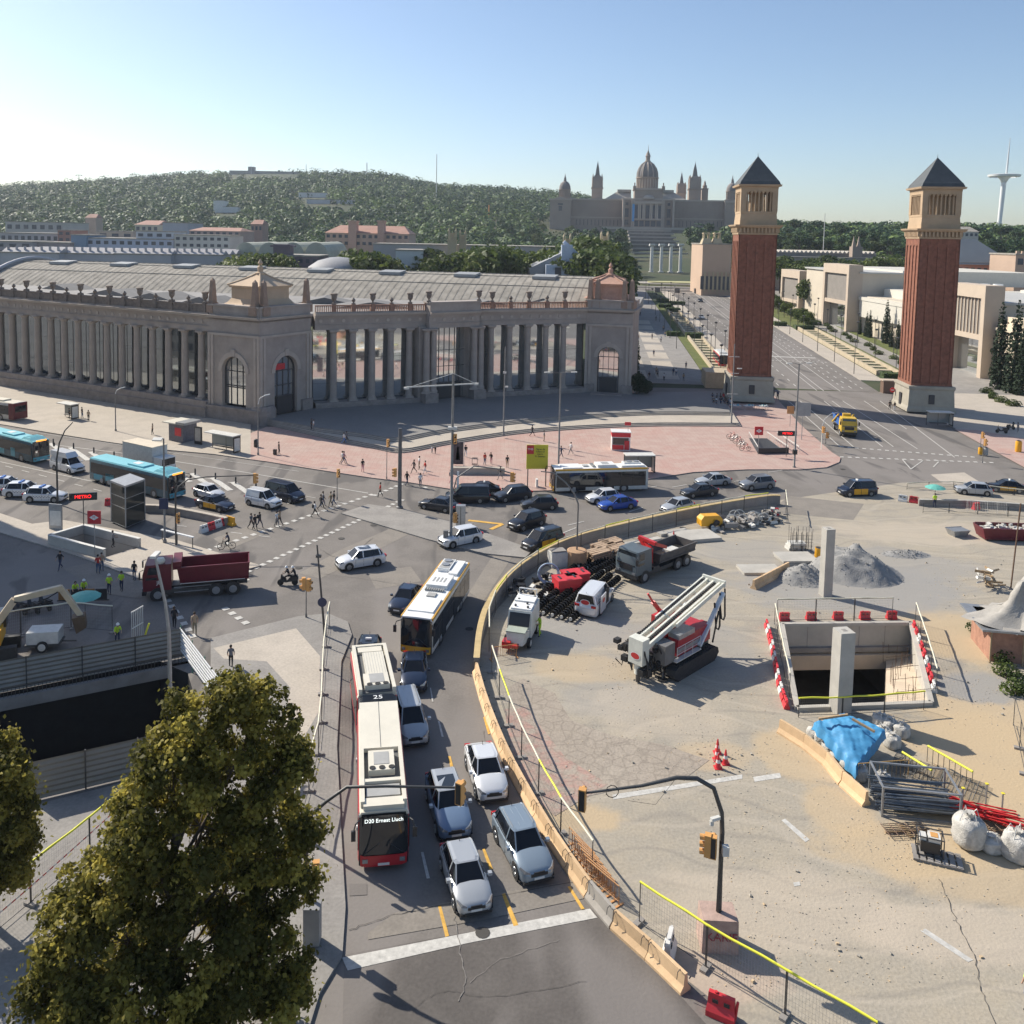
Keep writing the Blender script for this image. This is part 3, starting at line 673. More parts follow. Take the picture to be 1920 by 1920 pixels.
# slope around the palace stairs
for side in (-1,1):
 for i in range(60):
  Y=rg.uniform(470,820);c=69.9+.114*(Y-177);w0=24 if Y<740 else 62
  if side<0: x=c-w0-rg.random()**1.3*110
  else: x=c+w0+rg.random()**1.3*120
  z=terr(x,Y);s=rg.uniform(.8,1.25)
  if Y>740: s*=.8
  tree(rg.choice([T_D,T_D,T_A]),x,Y,z,'tree on the slope left of the palace stairs' if side<0 else 'tree on the slope right of the palace stairs','trees left of the palace stairs' if side<0 else 'trees right of the palace stairs',s)
# skyline trees to the right of the first tower
for i in range(75):
 px=rg.uniform(1455,1960);Y=rg.uniform(500,600);x,_=W(px,400,Y);z=terr(x,Y)
 s=rg.uniform(.9,1.35)
 tree(rg.choice([T_P,T_D,T_P,T_A]),x,Y,z,'dark tree on the ridge beyond the white exhibition halls','trees on the ridge beyond the exhibition halls',s)
for i in range(26):
 px=rg.uniform(1455,1700);Y=rg.uniform(385,430);x,_=W(px,480,Y);z=terr(x,Y)
 top=W(px,rg.uniform(476,492),Y)[1];tree(rg.choice([T_A,T_B]),x,Y,z,'light green tree in front of the long low wall','trees before the long low wall',max(.5,(top-z)/10))
for i in range(16):
 px=rg.uniform(1800,1960);Y=rg.uniform(430,520);x,_=W(px,480,Y);z=terr(x,Y);tree(rg.choice([T_P,T_D]),x,Y,z,'tall dark tree behind the pink building with the ribbed roof','trees behind the pink building',rg.uniform(1.1,1.5))
# big tree before the white hall, and cypresses (px base, py base, px top py)
def by_px(proto,px,pyb,pyt,label,group,h0,t=None):
 x,y,z=GT(px,pyb);top=W(px,pyt,y)[1];return tree(proto,x,y,z,label,group,(top-z)/h0)
T_A2=by_px(T_A,1512,590,528,'round green tree shading the front of the white exhibition hall',None,9.2)
cy=[(1610,590,592-0),]
for px,b,tp,lb in ((1612,628,593,'short dark cypress by the white hall, first in the row'),(1624,632,583,'slim cypress beside the white hall wall'),(1661,645,560,'tall dark cypress in the middle of the white hall row'),(1671,652,602,'small cypress right of the tallest in the hall row'),(1682,655,597,'short cypress next to the second tower shaft'),(1630,634,580,'dense cypress against the white hall corner'),
   (1872,730,562,'tall cypress before the cream building right of the second tower'),(1899,738,558,'tallest cypress before the cream building at the right edge'),(1912,742,600,'cypress partly cut by the right edge of the view'),(1188,728,590,'narrow dark cypress against the right-hand pavilion of the hall')):
 x,y,z=GT(px,b);t=by_px(T_C,px,b,tp,lb,None,13);s=t.scale[2];q={1872:1.15,1899:1.15,1912:1.0,1188:.9}.get(px,1.15);t.scale=(s*q*.8,s*q*.8,s)
bl=[(rg.uniform(-1.6,1.6),rg.uniform(-1.3,1.3),rg.uniform(.8,3.2),rg.uniform(1,1.7)) for i in range(9)]
x,y=G(1194,738,TZ);b=thing('round_shrub','big round dark shrub at the foot of the hall corner','shrub',(x,y,TZ-.05));leaves('foliage',cypm,bl,5200,.28,8,b);MB().tube([(0,0,0),(0,0,1.5)],.15).build('stem',bark,b)
for i in range(22):
 s_=112+5.4*i;c=69.9+.1139*s_+.99*(20.5+(i%2)*2.4);y=177+.9935*s_-.113*20;tree(rg.choice([T_A,T_B]),c,y,(y-185)*6.9/240,'small street tree on the green verge right of the avenue','street trees on the right verge',rg.uniform(.42,.62))
# --- foreground plane trees
def plane_tree(name,label,base,hgt,blobs,n,seed,size=.165):
 t=thing(name,label,'tree',(base[0],base[1],KZ));rg=random.Random(seed);mb=MB()
 mb.tube([(0,0,-.1),(.15,.05,hgt*.2),(-.1,.1,hgt*.42),(.1,0,hgt*.7),(0,0,hgt*.9)],[.26,.21,.17,.1,.04],9)
 for b in blobs:
  z0=min(hgt*.75,max(hgt*.22,b[2]*.55));mb.tube([(0,0,z0),(b[0]*.45,b[1]*.45,z0+(b[2]-z0)*.45),(b[0]*.9,b[1]*.9,b[2])],[.08,.05,.02],6)
  for q in range(4):
   e=(b[0]+rg.uniform(-.7,.7)*b[3],b[1]+rg.uniform(-.7,.7)*b[3],b[2]+rg.uniform(-.5,.8)*b[3]);mb.tube([(b[0]*.7,b[1]*.7,z0+(b[2]-z0)*.75),e],[.03,.008],4)
 cl=[]
 for b in blobs:
  for q in range(int(7+b[3]*b[3]*8)):
   a=rg.uniform(0,6.28);u=rg.uniform(-1,1);r=b[3]*rg.uniform(.55,1.08);c=math.sqrt(1-u*u);cl.append((b[0]+r*c*math.cos(a),b[1]+r*c*math.sin(a),b[2]+r*u*.9,rg.uniform(.3,.66)))
   if q%3==0: mb.tube([(b[0]*.9,b[1]*.9,b[2]),cl[-1][:3]],[.025,.008],4)
 cl=[c for c in cl if c[2]>1.2]
 mb.build('trunk',bark,t,smooth=60);leaves('crown',leaf_plane,cl,n,size,seed,t,.35,squash=.8,wisp=.6);return t
def pb(lst):
 out=[]
 for px,py,r,Y in lst: x,z=W(px,py,Y);out.append((x,Y,z,r/46))
 return out
def rel(b,base): return [(x-base[0],y-base[1],z-KZ,r) for x,y,z,r in b]
B1=(-11.6,31.9)
plane_tree('plane_tree','large leafy plane tree beside the road in the lower left corner',B1,12.5,rel(pb([(445,1302,55,33),(372,1355,62,32.5),(500,1345,52,33.5),(318,1430,66,32),(430,1440,86,33),(528,1452,56,33.5),(262,1530,66,31.5),(380,1545,88,32.5),(500,1560,80,33.5),
 (205,1640,66,31),(310,1655,84,31.5),(430,1680,88,33),(535,1660,56,33.8),(140,1735,58,30.6),(230,1765,84,31),(370,1780,96,31),(500,1785,80,32.5),(108,1835,50,30.2),(180,1880,76,30),(310,1900,92,30),(450,1900,86,30.5),(545,1850,42,32.5),(575,1560,28,34),(560,1420,28,34)]),B1),125000,21)
B2=(-22.2,37.5)
plane_tree('plane_tree','dark leafy plane tree cut off by the left edge',B2,10,rel(pb([(-30,1420,75,37),(10,1480,50,37.5),(-20,1540,80,37),(32,1570,38,38),(-40,1620,80,36.5),(10,1625,42,37)]),B2),40000,22)
# exhibition hall
hall=thing('exhibition_hall','long grey stone exhibition hall with rows of tall columns and a vaulted roof','hall',(0,0,0))
CO=(-36.5,141.0);UL=(-.879,.4765)
def wallface(mb,P,Q,z0,z1,th,back=None,mi=0):
 """thick wall from P to Q, thickness th to the left-back side"""
 P=Vector((P[0],P[1],0));Q=Vector((Q[0],Q[1],0));d=(Q-P).normalized();n=Vector((-d.y,d.x,0))*th
 mb.prism([(P.x,P.y),(Q.x,Q.y),(Q.x+n.x,Q.y+n.y),(P.x+n.x,P.y+n.y)],z0,z1,mi)
def frame_of(P,Q):
 d=Vector((Q[0]-P[0],Q[1]-P[1],0));L=d.length;d.normalize()
 return Matrix(((d.x,-d.y,0,P[0]),(d.y,d.x,0,P[1]),(0,0,1,0),(0,0,0,1))),L   # x along, y into building, z up
refl=mat('facade_glass',(.70,.73,.74),.04,.92,var=0)
refl_d=mat('facade_glass_dark',(.30,.33,.35),.05,.9,var=0)
framem=mat('window_frame_dark',(.04,.04,.045),.5,var=0)
leftend=(CO[0]+UL[0]*78,CO[1]+UL[1]*78)
segs={'left':((leftend),(CO[0]+UL[0]*11.2,CO[1]+UL[1]*11.2)),'front_one':((-29.6,151.2),(-10.9,159.2)),'front_two':((-2.0,164.6),(19.6,172.6))}
ZC=17.4
columns=[]
COLM=None
def column(x,y,z0,z1,r=.66,parent=None,name='column'):
 global COLM
 mb=MB();h=z1-z0
 mb.box(-r*1.25,r*1.25,-r*1.25,r*1.25,0,.3)
 mb.lathe([(r*1.18,.3),(r*1.22,.45),(r*1.05,.6),(r,.75),(r*.99,h*.4),(r*.86,h-.95),(r*.92,h-.8),(r*.86,h-.7),(r*1.15,h-.35),(r*1.2,h-.3)],n=16)
 mb.box(-r*1.25,r*1.25,-r*1.25,r*1.25,h-.3,h)
 o=mb.build(name,stone,parent or hall,smooth=40);o.location=(x,y,z0);return o
def colcopy(c,x,y,z0): d=c.copy();COL.objects.link(d);d.location=(x,y,z0);d.parent=c.parent;return d
def entab(mb,L,z,mi=0,x0=0):
 # architrave, frieze, dentil course, cornice
 mb.box(x0,L,.15,1.6,z-2.9,z-2.1,mi);mb.box(x0,L,.05,1.6,z-2.1,z-1.98,mi);mb.box(x0,L,.22,1.6,z-1.98,z-.75,mi)
 mb.box(x0,L,0,1.6,z-.75,z-.5,mi);mb.box(x0,L,-.45,1.6,z-.38,z-.12,1);mb.box(x0,L,-.6,1.6,z-.12,z,1)
 mb.box(x0,L,-.2,1.6,z-.5,z-.38,mi)
 k=int((L-x0)/2.0)
 for i in range(k): x=x0+1+i*2.0;mb.cyl((x,.24,z-1.35),(x,.12,z-1.35),.3,n=10,mi=1)
urn_m=mat('urn_stone',(.20,.165,.14),.9,var=.25,scale=2)
def urn_mb(s=1): return MB().box(-.35*s,.35*s,-.35*s,.35*s,0,.25*s).lathe([(.22*s,.25*s),(.14*s,.4*s),(.16*s,.5*s),(.42*s,.85*s),(.5*s,1.25*s),(.44*s,1.4*s),(.55*s,1.6*s),(.62*s,1.75*s),(.5*s,1.85*s)],n=10)
U0=None;FIN0=None
def urn(x,y,z,big=True):
 global U0,FIN0
 if big:
  if U0 is None: U0=urn_mb(1.05).build('urn',urn_m,hall,smooth=50);U0.location=(x,y,z);return
  colcopy(U0,x,y,z)
 else:
  if FIN0 is None:
   FIN0=MB().box(-.3,.3,-.3,.3,0,.2).lathe([(.22,.2),(.12,.35),(.3,.5),(.36,.75),(.2,.95),(.06,1.15)],n=10).build('finial',urn_m,hall,smooth=50);FIN0.location=(x,y,z);return
  colcopy(FIN0,x,y,z)
def colonnade(key,z0,ncol,c0,step,glz0,podium=True,solid_base=None):
 P,Q=segs[key];T,L=frame_of(P,Q)
 global COLM
 mb=MB();mb.T=T;entab(mb,L,ZC)
 mb.box(0,L,-.1,.8,ZC,ZC+.25)                      # parapet base
 o=mb.build('entablature',[stone,stone_l],hall)
 # podium
 mb=MB();mb.T=T
 if key=='left':
  mb.box(0,L,-.9,3.2,0,z0-1.25);mb.box(0,L,-1.05,3.2,z0-1.25,z0-1.05)
  for k in range(3): mb.box(0,L,-.92-.03,3.2,.0+.55*k+.5,.0+.55*k+.53)
  mb.box(0,L,-.75,3.2,z0-1.05,z0)
 else: mb.box(0,L,-1.0,3.2,0,z0-.6);mb.box(0,L,-.7,3.2,z0-.6,z0)
 mb.build('podium',rust,hall)
 xs=[c0+step*i for i in range(ncol)]
 for x in xs:
  p=T@Vector((x,.55,z0))
  if COLM is None: COLM=column(p.x,p.y,z0,ZC-2.9,.62)
  else:
   d=colcopy(COLM,p.x,p.y,z0);d.rotation_euler=(0,0,math.atan2(T[1][0],T[0][0]))
   d.scale=(1,1,(ZC-2.9-z0)/colh)
 # glazing: one bay per gap
 mb=MB();mb.T=T;fr=MB();fr.T=T
 yb=2.0
 mb.box(0,L,yb,yb+.05,z0,ZC-2.2)
 fr.box(0,L,yb-.06,yb+.1,z0,z0+.12)
 nb=len(xs)+1
 for i in range(nb+1): x=L*i/nb;fr.box(x-.03,x+.03,yb-.05,yb,z0,ZC-2.2)
 for z in (z0+3,z0+7.4): fr.box(0,L,yb-.05,yb,z,z+.04)
 go=mb.build('glazing',refl_d if key=='left' else refl,hall);fo=fr.build('window_frame',framem,go)
 # soffit
 mb=MB();mb.T=T;mb.box(0,L,1.6,4,ZC-2.4,ZC-.5);mb.build('soffit',stone,hall)
 return T,L,xs
colh=ZC-2.9-2.9
T,L,xs=colonnade('left',2.9,17,1.7,3.93,4)
for i,x in enumerate(xs):
 p=T@Vector((x+1.2,.3,ZC+1.75));urn(p.x,p.y,p.z,i%2==0)
mb=MB();mb.T=T;mb.box(0,L,.1,.35,ZC+.25,ZC+1.45);mb.box(0,L,0,.5,ZC+1.45,ZC+1.65)
for x in xs:
 for q in (1.2,): mb.box(x+q-.4,x+q+.4,-.1,.65,ZC+.25,ZC+1.78+(.1 if q<2 else -.1))
mb.build('parapet',urn_m,hall)
bal_m=mat('balustrade_brick',(.30,.17,.12),.9,var=.2,scale=2)
for key in ('front_one','front_two'):
 T,L,xs=colonnade(key,1.9,5,3.3 if key=='front_one' else 3.0,3.45 if key=='front_one' else 3.75,3)
 mb=MB();mb.T=T;mb.box(0,L,0,.5,ZC+1.2,ZC+1.4)
 for i in range(int(L/.32)): mb.box(i*.32,i*.32+.13,.12,.38,ZC+.25,ZC+1.2)
 for x in xs: mb.box(x-.35,x+.35,-.1,.6,ZC+.25,ZC+1.5)
 mb.build('balustrade',bal_m,hall)
 for i,x in enumerate(xs): p=T@Vector((x,.25,ZC+1.5));urn(p.x,p.y,p.z,i%2==0)
# ---- portal with paired columns, no podium
P,Q=(-10.9,158.6),(-2.0,164.0);T,L=frame_of(P,Q);mb=MB();mb.T=T
mb.T=T@Matrix.Translation((0,-1.0,0));entab(mb,L,ZC);mb.box(0,L,-.1,2.4,ZC,ZC+1.6);mb.box(-.2,L+.2,-.25,2.4,ZC+1.6,ZC+1.85)
mb.T=T
for x in (0,L):
 mb.box(x-1.5,x+1.5,.2,3.2,TZ-.1,ZC-2.6)
mb.build('portal',[stone,stone_l],hall)
mb=MB();mb.T=T
for x in (.2,L-.2): mb.box(x-1.3,x+1.3,-1.9,.4,0,2.8)
mb.build('portal_pedestal',rust,hall)
for x in (-.45,.95,L-.95,L+.45):
 p=T@Vector((x,-.75,2.8));d=colcopy(COLM,p.x,p.y,2.8);d.scale=(1,1,(ZC-2.9-2.8)/colh)
mb=MB();mb.T=T;mb.box(1.4,L-1.4,2.2,2.25,TZ,ZC-2.6);go=mb.build('glazing',refl,hall)
mb=MB();mb.T=T
for i in range(8): x=1.4+(L-2.8)*i/7;mb.box(x-.05,x+.05,2.1,2.2,TZ,ZC-2.6)
for z in (4,7,10): mb.box(1.4,L-1.4,2.12,2.2,z,z+.08)
mb.box(2.4,L-2.4,1.6,2.1,TZ,4.0);mb.build('window_frame',framem,go)
for x in (0,L):
 p=T@Vector((x,-.5,ZC+1.85));urn(p.x,p.y,p.z,True)
# ---- corner pavilions
def arch_wall(P,Q,name,z1,hw,zb,zs,plinth=True,door=True,roundplinth=False):
 T,L=frame_of(P,Q);c=L/2;mb=MB();mb.T=T;th=1.1;n=14
 # wall with a round-headed opening, built as pieces
 mb.box(0,c-hw,0,th,zb,z1);mb.box(c+hw,L,0,th,zb,z1)
 if zb<zb: pass
 arc=[(c-hw*math.cos(math.pi*i/n),zs+hw*math.sin(math.pi*i/n)) for i in range(n+1)]
 for i in range(n):
  a,b=arc[i],arc[i+1]
  for y0,y1 in ((0,th),):
   mb.add([(a[0],y0,a[1]),(b[0],y0,b[1]),(b[0],y0,z1),(a[0],y0,z1),(a[0],y1,a[1]),(b[0],y1,b[1]),(b[0],y1,z1),(a[0],y1,z1)],[(0,1,2,3),(7,6,5,4),(0,4,5,1),(3,2,6,7)],0)
 # archivolt
 for i in range(n):
  a0=math.pi*i/n;a1=math.pi*(i+1)/n
  pts=[]
  for rr in (hw+.02,hw+.75):
   for aa in (a0,a1): pts.append((c-rr*math.cos(aa),zs+rr*math.sin(aa)))
  mb.add([(pts[0][0],-.16,pts[0][1]),(pts[1][0],-.16,pts[1][1]),(pts[3][0],-.16,pts[3][1]),(pts[2][0],-.16,pts[2][1]),(pts[2][0],0,pts[2][1]),(pts[3][0],0,pts[3][1]),(pts[0][0],0,pts[0][1]),(pts[1][0],0,pts[1][1])],[(0,1,2,3),(3,2,5,4),(6,7,1,0)],1)
 mb.box(c-.4,c+.4,-.3,0,zs+hw,zs+hw+1.1,1)
 # pilasters in pairs near both ends
 for x in (.55,L-.55):
  for q in (-.34,.34): mb.box(x+q-.26,x+q+.26,-.22,0,zb,z1-2.9,1)
 mb.box(0,L,-.25,0,z1-3.3,z1-2.9,1)
 o=mb.build(name,[stone,stone_l],hall)
 mb=MB();mb.T=T;entab(mb,L,z1);mb.box(.2,L-.2,-.05,1.2,z1,z1+1.5);mb.box(0,L,-.25,1.4,z1+1.5,z1+1.8)
 mb.build('entablature',[stone,stone_l],hall)
 mb=MB();mb.T=T;bot=zb if door else zb+.3
 mb.add([(x,.8,z) for x,z in [(c-hw,bot)]+arc+[(c+hw,bot)]],[tuple(range(n+3))]);go=mb.build('glazing',refl,hall)
 fr=MB();fr.T=T
 for i in range(1,4): x=c-hw+2*hw*i/4;fr.box(x-.04,x+.04,.68,.79,bot,zs+math.sqrt(max(0,hw*hw-(x-c)**2)))
 for z in (bot+2.8,zs-2.4,zs): fr.box(c-hw,c+hw,.66,.79,z,z+.12)
 fr.tube([(x,.7,z) for x,z in arc],.14,5)
 for x in (c-hw+.1,c+hw-.1): fr.box(x-.12,x+.12,.6,.8,bot,zs)
 if door: fr.box(c-1.7,c+1.7,.3,.66,zb,zb+3.0)
 fr.build('window_frame',framem,go)
 return T,L
# pavilion at the corner
A=(CO[0]+UL[0]*11.2,CO[1]+UL[1]*11.2);Fd=(-30.3,151.0)
arch_wall(A,CO,'pavilion_wall',ZC,2.6,2.4,8.2,door=False)
arch_wall(CO,Fd,'pavilion_wall',ZC,2.6,TZ,8.2)
mb=MB()
T,L=frame_of(A,CO);mb.T=T;mb.box(-.1,L+.3,-.55,1,0,2.1);mb.box(-.2,L+.4,-.7,1,2.1,2.4)
T,L=frame_of(CO,Fd);mb.T=T
for x0,x1 in ((-.4,2.7),(L-2.4,L)): mb.box(x0,x1,-.55,1,0,2.9)
mb.T=None;mb.lathe([(2.1,0),(2.1,2.3),(1.9,2.7),(1.75,3.0)],CO[0]+.15,CO[1]+1.6,0,18)
mb.build('podium',rust,hall)
def obelisk(x,y,z):
 mb=MB();mb.box(-.75,.75,-.75,.75,0,1.4);mb.box(-.6,.6,-.6,.6,1.4,1.7)
 mb.loft([[(-.48,-.48,1.7),(.48,-.48,1.7),(.48,.48,1.7),(-.48,.48,1.7)],[(-.3,-.3,5.3),(.3,-.3,5.3),(.3,.3,5.3),(-.3,.3,5.3)],[(-.02,-.02,5.8),(.02,-.02,5.8),(.02,.02,5.8),(-.02,.02,5.8)]])
 o=mb.build('obelisk',mat('obelisk_stone',(.30,.215,.165),.85,var=.15),hall);o.location=(x,y,z);o.rotation_euler=(0,0,R(58))
for q in ((A[0]+.6,A[1]+.4),(CO[0]-.95,CO[1]+.95),(CO[0]+.35,CO[1]+1.35),(Fd[0]-.8,Fd[1]+.1)): obelisk(q[0],q[1],ZC+.3)
def pav_roof(c,ang,s,z,zr,fin=True,wm=None):
 wm=wm or stone_w;mb=MB();mb.T=Matrix.Translation((c[0],c[1],0))@Matrix.Rotation(ang,4,'Z')
 def sq(h,q): return [(-q,-q,h),(q,-q,h),(q,q,h),(-q,q,h)]
 mb.loft([sq(z,s*1.6),sq(z+.35,s*1.36),sq(z+.9,s*1.12),sq(z+1.6,s*.97),sq(z+3.4,s*.97)]);mb.loft([sq(z+3.4,s*1.05),sq(z+3.75,s*1.08)])
 hgt=zr-z-3.75
 rings=[sq(z+3.75+hgt*t,s*(1.02*(1-t)**1.25+.10)) for t in (0,.25,.5,.75,1)]
 mb.loft(rings)
 for a in range(4):
  sx=(1,1,-1,-1)[a];sy=(1,-1,-1,1)[a]
  mb.tube([(r[2][0]*sx,r[2][0]*sy,r[0][2]+.05) for r in rings],.16,5)
 if fin: mb.lathe([(.75,0),(.8,.35),(.45,.5),(.5,1.3),(.2,1.6),(.42,1.95),(.25,2.3),(.04,2.7)],0,0,z+3.75+hgt-.3,10)
 mb.build('pavilion_roof',wm,hall,smooth=35)
C1=((A[0]+CO[0]+Fd[0]+(A[0]+Fd[0]-CO[0]))/4,(A[1]+CO[1]+Fd[1]+(A[1]+Fd[1]-CO[1]))/4)
pav_roof(C1,R(58),3.4,ZC+1.1,ZC+6.9)
# right-hand pavilion
RA,RB=(19.2,172.6),(28.0,170.6);RC=(31.0,181.5);RD_=(22.2,183.5)
arch_wall(RA,RB,'pavilion_wall',ZC,2.1,TZ,8.0)
mb=MB();T,L=frame_of(RB,RC);mb.T=T;mb.box(0,L,0,1,0,ZC);mb.build('pavilion_wall',stone,hall)
mb=MB();mb.T=T;entab(mb,L,ZC);mb.box(.2,L,-.05,1.2,ZC,ZC+1.5);mb.build('entablature',[stone,stone_l],hall)
mb=MB();T,L=frame_of(RA,RB);mb.T=T;
for x0,x1 in ((0,1.9),(L-1.9,L+.3)): mb.box(x0,x1,-.45,1,0,2.7)
mb.box(L/2-3,L/2+3,-3.2,-.5,TZ-.3,TZ+.15)
mb.build('podium',rust,hall)
pink=mat('roof_pink_stone',(.50,.30,.22),.85,var=.12)
pav_roof(((RA[0]+RC[0])/2-.8,(RA[1]+RC[1])/2),R(-12),3.0,ZC+1.1,ZC+6.6,wm=pink)
pav_roof(((RA[0]+RC[0])/2+.2,(RA[1]+RC[1])/2+9.5),R(-12),3.0,ZC+1.4,ZC+6.4,wm=pink,fin=False)
for q in ((RA[0]+.8,RA[1]+.7),(RA[0]+2.2,RA[1]+.4),(RB[0]-1.6,RB[1]+.9),(RB[0]-.2,RB[1]+.8)): obelisk(q[0],q[1],ZC+.3)
# ---- roofs
foot=[leftend,A,CO,Fd,(-10.9,159.4),(-2,164.8),RA,RB,RC,(38,215),(-60,262),(-150,262)]
T,L=frame_of((-122,238.5),(24.5,200))
mb=MB();mb.prism([(p[0]+.0,p[1]+1.8) for p in foot],ZC-2.4,ZC-.4)
mb.build('flat_roof',mat('roof_felt',(.26,.25,.24),.9,var=.15,scale=.4),hall)
mb=MB();mb.T=T;n=18;wd=19.5;rings=[]
def vault(x,k=1.0,up=0):
 return [(x,wd*k-2*wd*k*i/n,ZC-.9+(9.4+up)*math.sin(math.pi*(.12+.76*i/n))/1.0-9.4*math.sin(math.pi*.12)) for i in range(n+1)]
for i in range(34): rings.append(vault(L*i/33))
mb.loft(rings,cap=True,close=False);mb.build('vaulted_roof',roofz,hall,smooth=30)
mb=MB();mb.T=T
for i in range(1,90):
 r=vault(L*i/90,1.003,.10);mb.tube([(p[0],p[1],p[2]+.03) for p in r],.035,4)
for fr_ in (.2,.35,.5):
 p0=vault(0)[int(n*(1-fr_))];mb.box(0,L,p0[1]-.08,p0[1]+.08,p0[2],p0[2]+.14)
mb.build('roof_rib',roofz,hall)
sk=mat('skylight',(.30,.31,.31),.6,var=.1)
for i in range(8):
 x=L*(i+.55)/8.3;j=12;a=vault(x)[j];b=vault(x)[j-2]
 mb=MB();mb.T=T
 for (p,q) in ((a,b),):
  mb.add([(x,p[1],p[2]+.1),(x+5.2,p[1],p[2]+.1),(x+5.2,q[1],q[2]+.1),(x,q[1],q[2]+.1),(x,p[1],p[2]+.75),(x+5.2,p[1],p[2]+.75),(x+5.2,q[1],q[2]+.45),(x,q[1],q[2]+.45)],[(0,1,5,4),(1,2,6,5),(2,3,7,6),(3,0,4,7),(4,5,6,7)])
 mb.build('skylight',sk,hall)
mb=MB();mb.T=T;r0=vault(-.3,1.03,.7);mb.tube([(p[0],p[1],p[2]) for p in r0],.45,6);mb.add([(p[0]-.1,p[1],p[2]) for p in r0]+[(r0[-1][0],r0[-1][1],10),(r0[0][0],r0[0][1],10)],[tuple(range(n+3))]);mb.build('vault_gable',mat('gable_grey',(.42,.43,.46),.7),hall)
# low gabled roof lights in front of the vault
gr=mat('roof_sheet',(.17,.165,.16),.8,0,var=.12,scale=.5)
for (px,py,w2,d,ry) in ((690,568,16,9,.2),(905,566,12,8,.3),(1010,562,10,7,.3),(105,535,10,7,-.5),(210,545,14,8,-.5),(290,552,12,8,-.5),(380,560,10,7,-.5),(600,560,12,8,.1)):
 x,y=G(px,py,ZC+.8);mb=MB();mb.T=Matrix.Translation((x,y+6,ZC-.4))@Matrix.Rotation(ry,4,'Z')
 mb.add([(-w2/2,-d/2,0),(w2/2,-d/2,0),(w2/2,d/2,0),(-w2/2,d/2,0),(0,-d/2,1.3),(0,d/2,1.3)],[(0,1,4),(1,2,5,4),(2,3,5),(3,0,4,5)]);mb.build('gabled_rooflight',gr,hall)
# red lettering panel inside the arch of the corner
T,L=frame_of(CO,Fd);p=T@Vector((L/2-1.0,.5,9.0));o=MB().box(-1.2,1.2,-.03,.03,-.5,.5).build('banner',redp,hall);o.location=p;o.rotation_euler=(0,0,math.atan2(T[1][0],T[0][0]))
# the two brick towers
tst=mat('tower_stone',(.44,.32,.205),.85,var=.12,scale=.5,bump=.2)
tbs=mat('tower_base_stone',(.36,.33,.27),.85,var=.12,scale=.5,bump=.2)
def tower(c,z0,label):
 t=thing('brick_tower',label,'tower',(c[0],c[1],z0),R(-6.5),'pair of brick bell towers');s=3.55
 def sq(h,q): return [(-q,-q,h),(q,-q,h),(q,q,h),(-q,q,h)]
 b=MB();b.loft([sq(0,4.35),sq(.5,4.3),sq(1.0,4.1),sq(4.0,3.95),sq(4.3,4.1),sq(4.75,4.1),sq(4.8,3.8)]);bo=b.build('base',tbs,t)
 d=MB().box(-.5,.5,-4.2,-4.0,.9+.6,3.2).box(-4.25,-4.05,-.55,.55,.3,2.9).build('doorway',framem,bo)
 m=MB();m.box(-s+.16,s-.16,-s+.16,s-.16,4.8,31.9)
 for a in range(4):
  m.T=Matrix.Rotation(a*math.pi/2,4,'Z')
  for i in range(5):
   x=-s+i*(2*s-.62)/4;m.box(x,x+.62,-s,-s+.2,4.8,31.9)
  for i in range(4):
   x0=-s+.62+i*(2*s-.62)/4;x1=x0+(2*s-.62)/4-.62;k=8;cx=(x0+x1)/2;rr=(x1-x0)/2
   arc=[(cx-rr*math.cos(math.pi*j/k),30.2+rr*math.sin(math.pi*j/k)) for j in range(k+1)]
   for p,q in zip(arc,arc[1:]): m.add([(p[0],-s+.02,p[1]),(q[0],-s+.02,q[1]),(q[0],-s+.02,31.9),(p[0],-s+.02,31.9)],[(0,1,2,3)])
  m.box(-s-.05,s+.05,-s-.06,-s+.3,4.8,5.3)
 m.T=None;sh=m.build('shaft',brick,t)
 w=MB()
 for a in range(4):
  w.T=Matrix.Rotation(a*math.pi/2,4,'Z')
  for z in (8.3,15.3,22.3,28.9):
   for x in (-1.6,0,1.6): w.box(x-.13,x+.13,-s+.1,-s+.154,z,z+1.3)
 w.T=None
 w.build('slit_window',framem,sh)
 m=MB();m.loft([sq(31.9,s+.12),sq(32.2,s+.12),sq(32.25,s+.02),sq(33.2,s+.02)])
 m.loft([sq(33.2,s+.45),sq(33.45,s+.75),sq(33.75,s+.85),sq(33.76,s-.1)])
 for a in range(4):
  m.T=Matrix.Rotation(a*math.pi/2,4,'Z')
  for i in range(11): x=-s+.1+i*(2*s-.45)/10;m.box(x,x+.3,-s-.4,-s+.02,32.3,33.2)
 m.T=None;m.build('corbel_course',tst,t)
 m=MB();q=s-.15;m.loft([sq(33.76,q+.05),sq(34.6,q),sq(35.8,q-.1),sq(36.0,q-.05),sq(36.3,q-.05)])
 for a in range(4):
  m.T=Matrix.Rotation(a*math.pi/2,4,'Z');m.box(-q,-q+1.0,-q,-q+1.0,36.3,40.5)
  for i in range(7):
   x=-q+1.25+i*(2*q-2.5)/6;m.cyl((x,-q+.35,36.3),(x,-q+.35,39.9),.16,.14,8);m.box(x-.22,x+.22,-q+.1,-q+.6,39.75,40.0)
  m.box(-q+1,q-1,-q,-q+.8,40.0,40.5)
 m.T=None;m.box(-1.2,1.2,-1.2,1.2,36.3,40.5)
 m.loft([sq(40.5,q+.02),sq(40.9,q+.05),sq(41.0,q+.5),sq(41.35,q+.6),sq(41.36,0.1)]);m.build('belfry',tst,t)
 m=MB();m.loft([sq(41.36,q+.35),sq(42.0,q+.1),sq(42.25,q-.1),sq(46.9,.03)]);m.cyl((0,0,46.8),(0,0,47.6),.06,.02,6);m.build('roof',slate,t)
 return t
